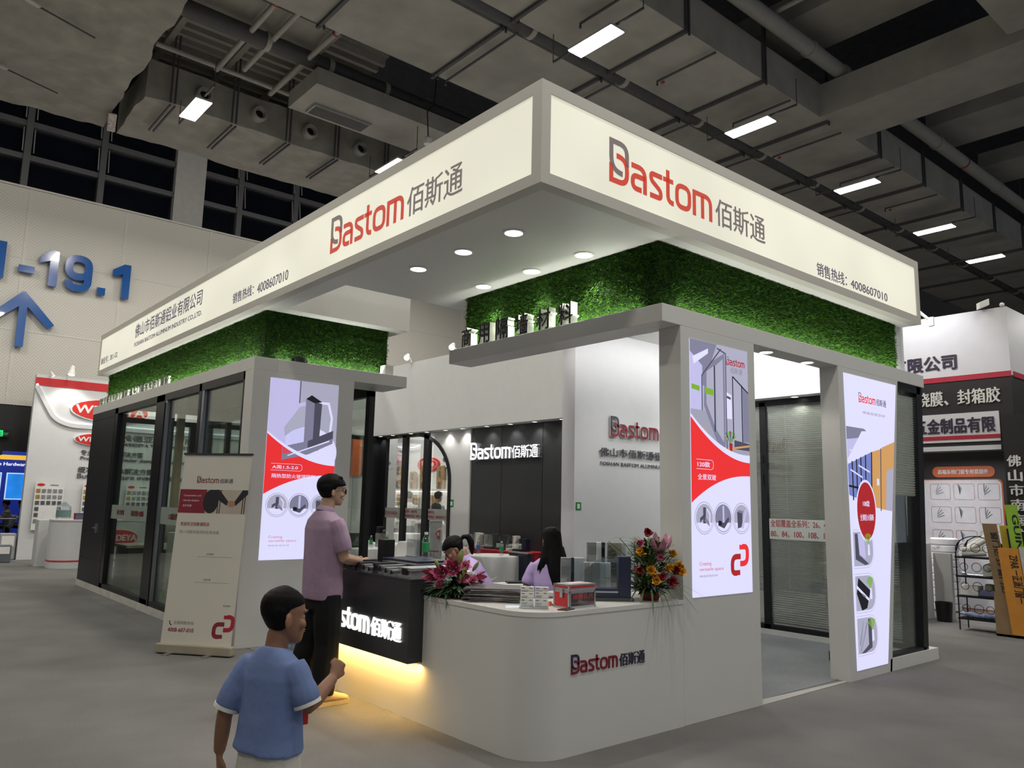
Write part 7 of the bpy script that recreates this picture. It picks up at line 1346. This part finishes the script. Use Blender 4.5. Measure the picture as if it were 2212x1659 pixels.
# counter with tape rolls seen through the leaning glass panel
tc_ = thing('packing_counter', 'white counter with a teal mark, seen through the leaning glass panel', 'counter', (9.9, 2.6, 0)); MB().box(9.75, 10.15, 2.05, 3.6, 0, 1.12).build('body', RW, tc_); f8 = face_x(9.75); MB().prism(rect(-3.6, -2.05, .42, .47), f8, 0, .006).build('red_line', CRIM, tc_); MB().prism(rect(-3.6, -2.05, 0, .42), f8, 0, .005).build('black_base', RK, tc_)
q = MB(); ribbon(q, [(-2.24, .98), (-2.46, .98), (-2.46, .80), (-2.28, .80)], 0, .045, f8, 0, .008, 0); write(q, '一塑薄膜', f8, -2.52, -1.98+.0, .57, .68, 0, .008, 1, bold=.01); q.build('counter_mark', [mat('teal_mark', (.06, .28, .38), .5), BT], tc_)
tape = None
for i in range(6):
    if tape is None: tape = thing('tape_roll', '', 'tape roll', (0, 0, 0)); MB().lathe([(.045, 0), (.065, 0), (.065, .10), (.045, .10), (.045, 0)], (0, 0, 0), 18).build('roll', mat('green_tape', (.08, .28, .12), .4), tape, smooth=True); c = tape
    else: c = copy_tree(tape)
    c.location = (9.85, 2.14+.15*i, 1.12); tag(c, 'green packing tape roll on the counter behind the leaning glass, %s from the right' % ORD[i], group='tape rolls')
q = thing('film_roll', 'pale yellow film roll standing on the floor behind the leaning glass panel', 'film roll', (9.4, 2.05, 0)); MB().lathe([(.04, 0), (.17, 0), (.17, .46), (.04, .46), (.04, 0)], (9.42, 2.08, 0), 24).build('roll', mat('yellow_film', (.50, .46, .27), .45), q, smooth=True)
tag(MB().lathe([(0, 0), (.13, 0), (.13, .4), (0, .4)], (9.62, 2.42, 0), 20).build('film_roll', mat('grey_film', (.16, .16, .17), .45), smooth=True), 'grey film roll standing on the floor behind the yellow one', 'film roll')
tag(MB().box(10.06, 10.14, 1.74, 1.99, 0, .98).build('partition_board', mat('grey_board', (.38, .38, .38), .6)), 'grey upright board end between the black bin and the foam stack', 'board')
tag(MB().lathe([(0, 0), (.10, 0), (.12, .28), (.11, .28), (.09, .03), (0, .03)], (9.82, 1.78, 0), 18).build('waste_bin', BLACK, smooth=True), 'small black bin at the foot of the grey board', 'bin')
q = thing('foam_stack', 'tall white stack of wrapped foam rolls marked with diagonal lettering', 'foam roll', (11.2, 2.25, 0)); g = MB()
for k in range(10): g.lathe([(.0, 0), (.19, 0), (.21, .02), (.21, .098), (.19, .116), (0, .116)], (11.2, 2.26, .01+.117*k), 22)
g.build('foam_wrap', mat('white_foam', (.78, .76, .80), .6), q, smooth=True); g = MB(); ff = on_frame((10.985, 2.36, .0), (.05, -.75, .35), (-.0, .35, .9))
for k in range(4): write(g, 'CR.251', on_frame((10.985, 2.36, .22+.25*k), (0, -.8, .45), (0, .45, .8)), 0, .14, 0, .04, 0, .004)
g.build('foam_lettering', PAPER_TXT, q)
# wire rack
rk = thing('wire_rack', 'black scrolled wire rack with four shelves at the right', 'rack', (9.2, 1.05, 0)); IRON = mat('black_iron', (.012, .012, .016), .4, .4)
for x in (9.15, 9.45):
    for y in (1.32, .80): MB().tube([(x, y, 0), (x, y, 1.05), (x, y-.06*(1 if y > 1 else -1), 1.22)], .009, 8).build('upright', IRON, rk, smooth=True)
    MB().tube([(x, 1.06+.26*math.cos(a), 1.08+.20*math.sin(a)) for a in [math.pi*k/14 for k in range(15)]], .007, 6).build('top_arch', IRON, rk, smooth=True)
for z in (.17, .47, .74, 1.0): MB().box(9.13, 9.47, .79, 1.33, z-.025, z).build('shelf', IRON, rk)
for z in (.30, .60, .86, 1.12):
    g = MB()
    for cy, r_ in ((1.22, .05), (1.06, .06), (.92, .05)): g.tube([(9.14, cy+r_*math.cos(a), z+r_*math.sin(a)) for a in [2*math.pi*k/16 for k in range(17)]], .004, 6)
    g.build('scroll', IRON, rk, smooth=True)
FOAM = mat('white_foam_tube', (.70, .70, .66), .6)
for k, (a, b, lab) in enumerate((((9.2, 1.26, 1.03), (9.3, .98, 1.05), 'lowest'), ((9.2, 1.25, 1.09), (9.3, 1.0, 1.10), 'second'), ((9.22, 1.22, 1.05), (9.3, .95, 1.25), 'upper leaning'), ((9.3, 1.2, 1.12), (9.35, .98, 1.28), 'topmost leaning'))): tag(MB().tube([a, b], .036, 14).build('foam_tube', FOAM, smooth=True), 'white foam tube on the top shelf of the wire rack, %s' % lab, 'foam tube', 'foam tubes on the rack')
tag(MB().lathe([(.03, -.09), (.085, -.09), (.085, .09), (.03, .09), (.03, -.09)], (9.3, .95, .83), 22, ax=(1, .2, 0)).build('film_roll', FOAM, smooth=True), 'white film roll lying on the third shelf of the wire rack', 'film roll')
tag(MB().box(9.2, 9.4, 1.05, 1.3, .74, .78).build('clear_bag', CLEARP, bevel=.02), 'shiny clear bag on the third shelf of the wire rack', 'bag'); tag(MB().box(9.2, 9.42, 1.08, 1.31, .47, .60).build('white_box', CARD, bevel=.006), 'pale box on the second shelf of the wire rack', 'box'); tag(MB().box(9.2, 9.4, .82, 1.07, .47, .56).build('blue_pack', mat('blue_pack', (.16, .18, .30), .3), bevel=.015), 'blue wrapped pack on the second shelf of the wire rack', 'pack')
for i, y in enumerate((.98, .86)): tag(MB().lathe([(.035, 0), (.055, 0), (.055, .07), (.035, .07), (.035, 0)], (9.36, y, .56), 18).build('tape_roll', mat('cream_tape', (.50, .46, .34), .5), smooth=True), 'cream tape roll on the blue pack, %s one' % ('left', 'right')[i], 'tape roll', 'tape rolls')
g = MB(); rr = random.Random(2)
for k in range(6): y = 1.28-.08*k; g.obox((9.3, y, .20+.01*rr.random()), (.13, .02, 0), (-.01, .07, .01), (0, 0, .012))
tag(g.build('plastic_bags', mat('blue_plastic', (.20, .25, .45), .3), bevel=.006), 'heap of pale blue plastic bags on the bottom shelf of the wire rack', 'bags', kind='stuff')
tag(MB().box(9.30, 9.42, .82, .92, .75, .98).build('blue_bin', mat('royal_blue', (.01, .04, .30), .4), bevel=.01), 'royal blue holder under the top shelf of the wire rack', 'holder')
# cardboard box with tall packed profiles
CB = mat('cardboard', (.25, .165, .085), .8, vary=.1, scale=6); q = thing('cardboard_box', 'large cardboard box on the floor at the right edge', 'box', (9.1, .4, 0)); g = MB(); g.box(9.0, 9.4, .10, .82, 0, .03)
for x0, x1, y0, y1 in ((9.0, 9.02, .1, .82), (9.38, 9.4, .1, .82), (9.02, 9.38, .80, .82), (9.02, 9.38, .1, .12)): g.box(x0, x1, y0, y1, 0, .55)
g.build('box_body', CB, q)
def board(lab, base, top, w, ma, grp='packed strips in the box', text=None, tm=None):
    t = thing('packed_strip', lab, 'packed strip', base, grp); b_, t_ = V(base), V(top); R = (-Y1); U = (t_-b_); L = U.length; f = on_frame(b_, R, U); MB().prism(rect(0, w, 0, L), f, -.03, 0).build('strip', ma, t)
    if text:
        g = MB(); f2 = (f[0]+f[1]*(w*.72)+f[2]*(L*.92), -f[2], f[1], f[3]); write(g, text, f2, 0, L*.55, -w*.25, w*.25, 0, .003, bold=.02); g.build('strip_text', tm or INK, t)
board('tall brown cardboard strip with black lettering leaning out of the box', (9.03, .74, .04), (8.98, .90, 1.46), .17, CB, text='窗门忆 S9 窗门忆')
board('bright green strip printed with small capitals, tallest in the box', (9.12, .52, .04), (9.10, .65, 1.72), .14, mat('lime_film', (.30, .55, .05), .4), text='GUINIYATI')
board('orange strip printed with large letters in the box', (8.97, .62, .04), (8.95, .72, 1.15), .24, mat('orange_film', (.62, .26, .035), .45), text='ZPAR 一正派门窗一')
board('navy strip standing behind the green one in the box', (9.2, .56, .04), (9.2, .68, 1.40), .12, mat('navy_film', (.02, .025, .08), .4)); board('yellow and white strip standing behind the brown one in the box', (9.25, .66, .04), (9.25, .78, 1.44), .1, mat('yellow_film_2', (.60, .45, .05), .4)); board('white printed strip at the right edge in the box', (8.98, .37, .04), (8.96, .475, 1.17), .2, mat('white_film', (.55, .55, .54), .4), text='ZPAR')
q = MB().prism(arc_pts(0, 0, .16, 60, 160, 8), on_frame((.65, -1.18, .0), (.8, -.6, 0), (.6, .8, 0)), 0, .05); tag(q.build('yellow_floor_object', mat('dull_yellow', (.5, .33, .05), .5)), 'yellow object cut off by the bottom right edge of the picture', 'floor object')
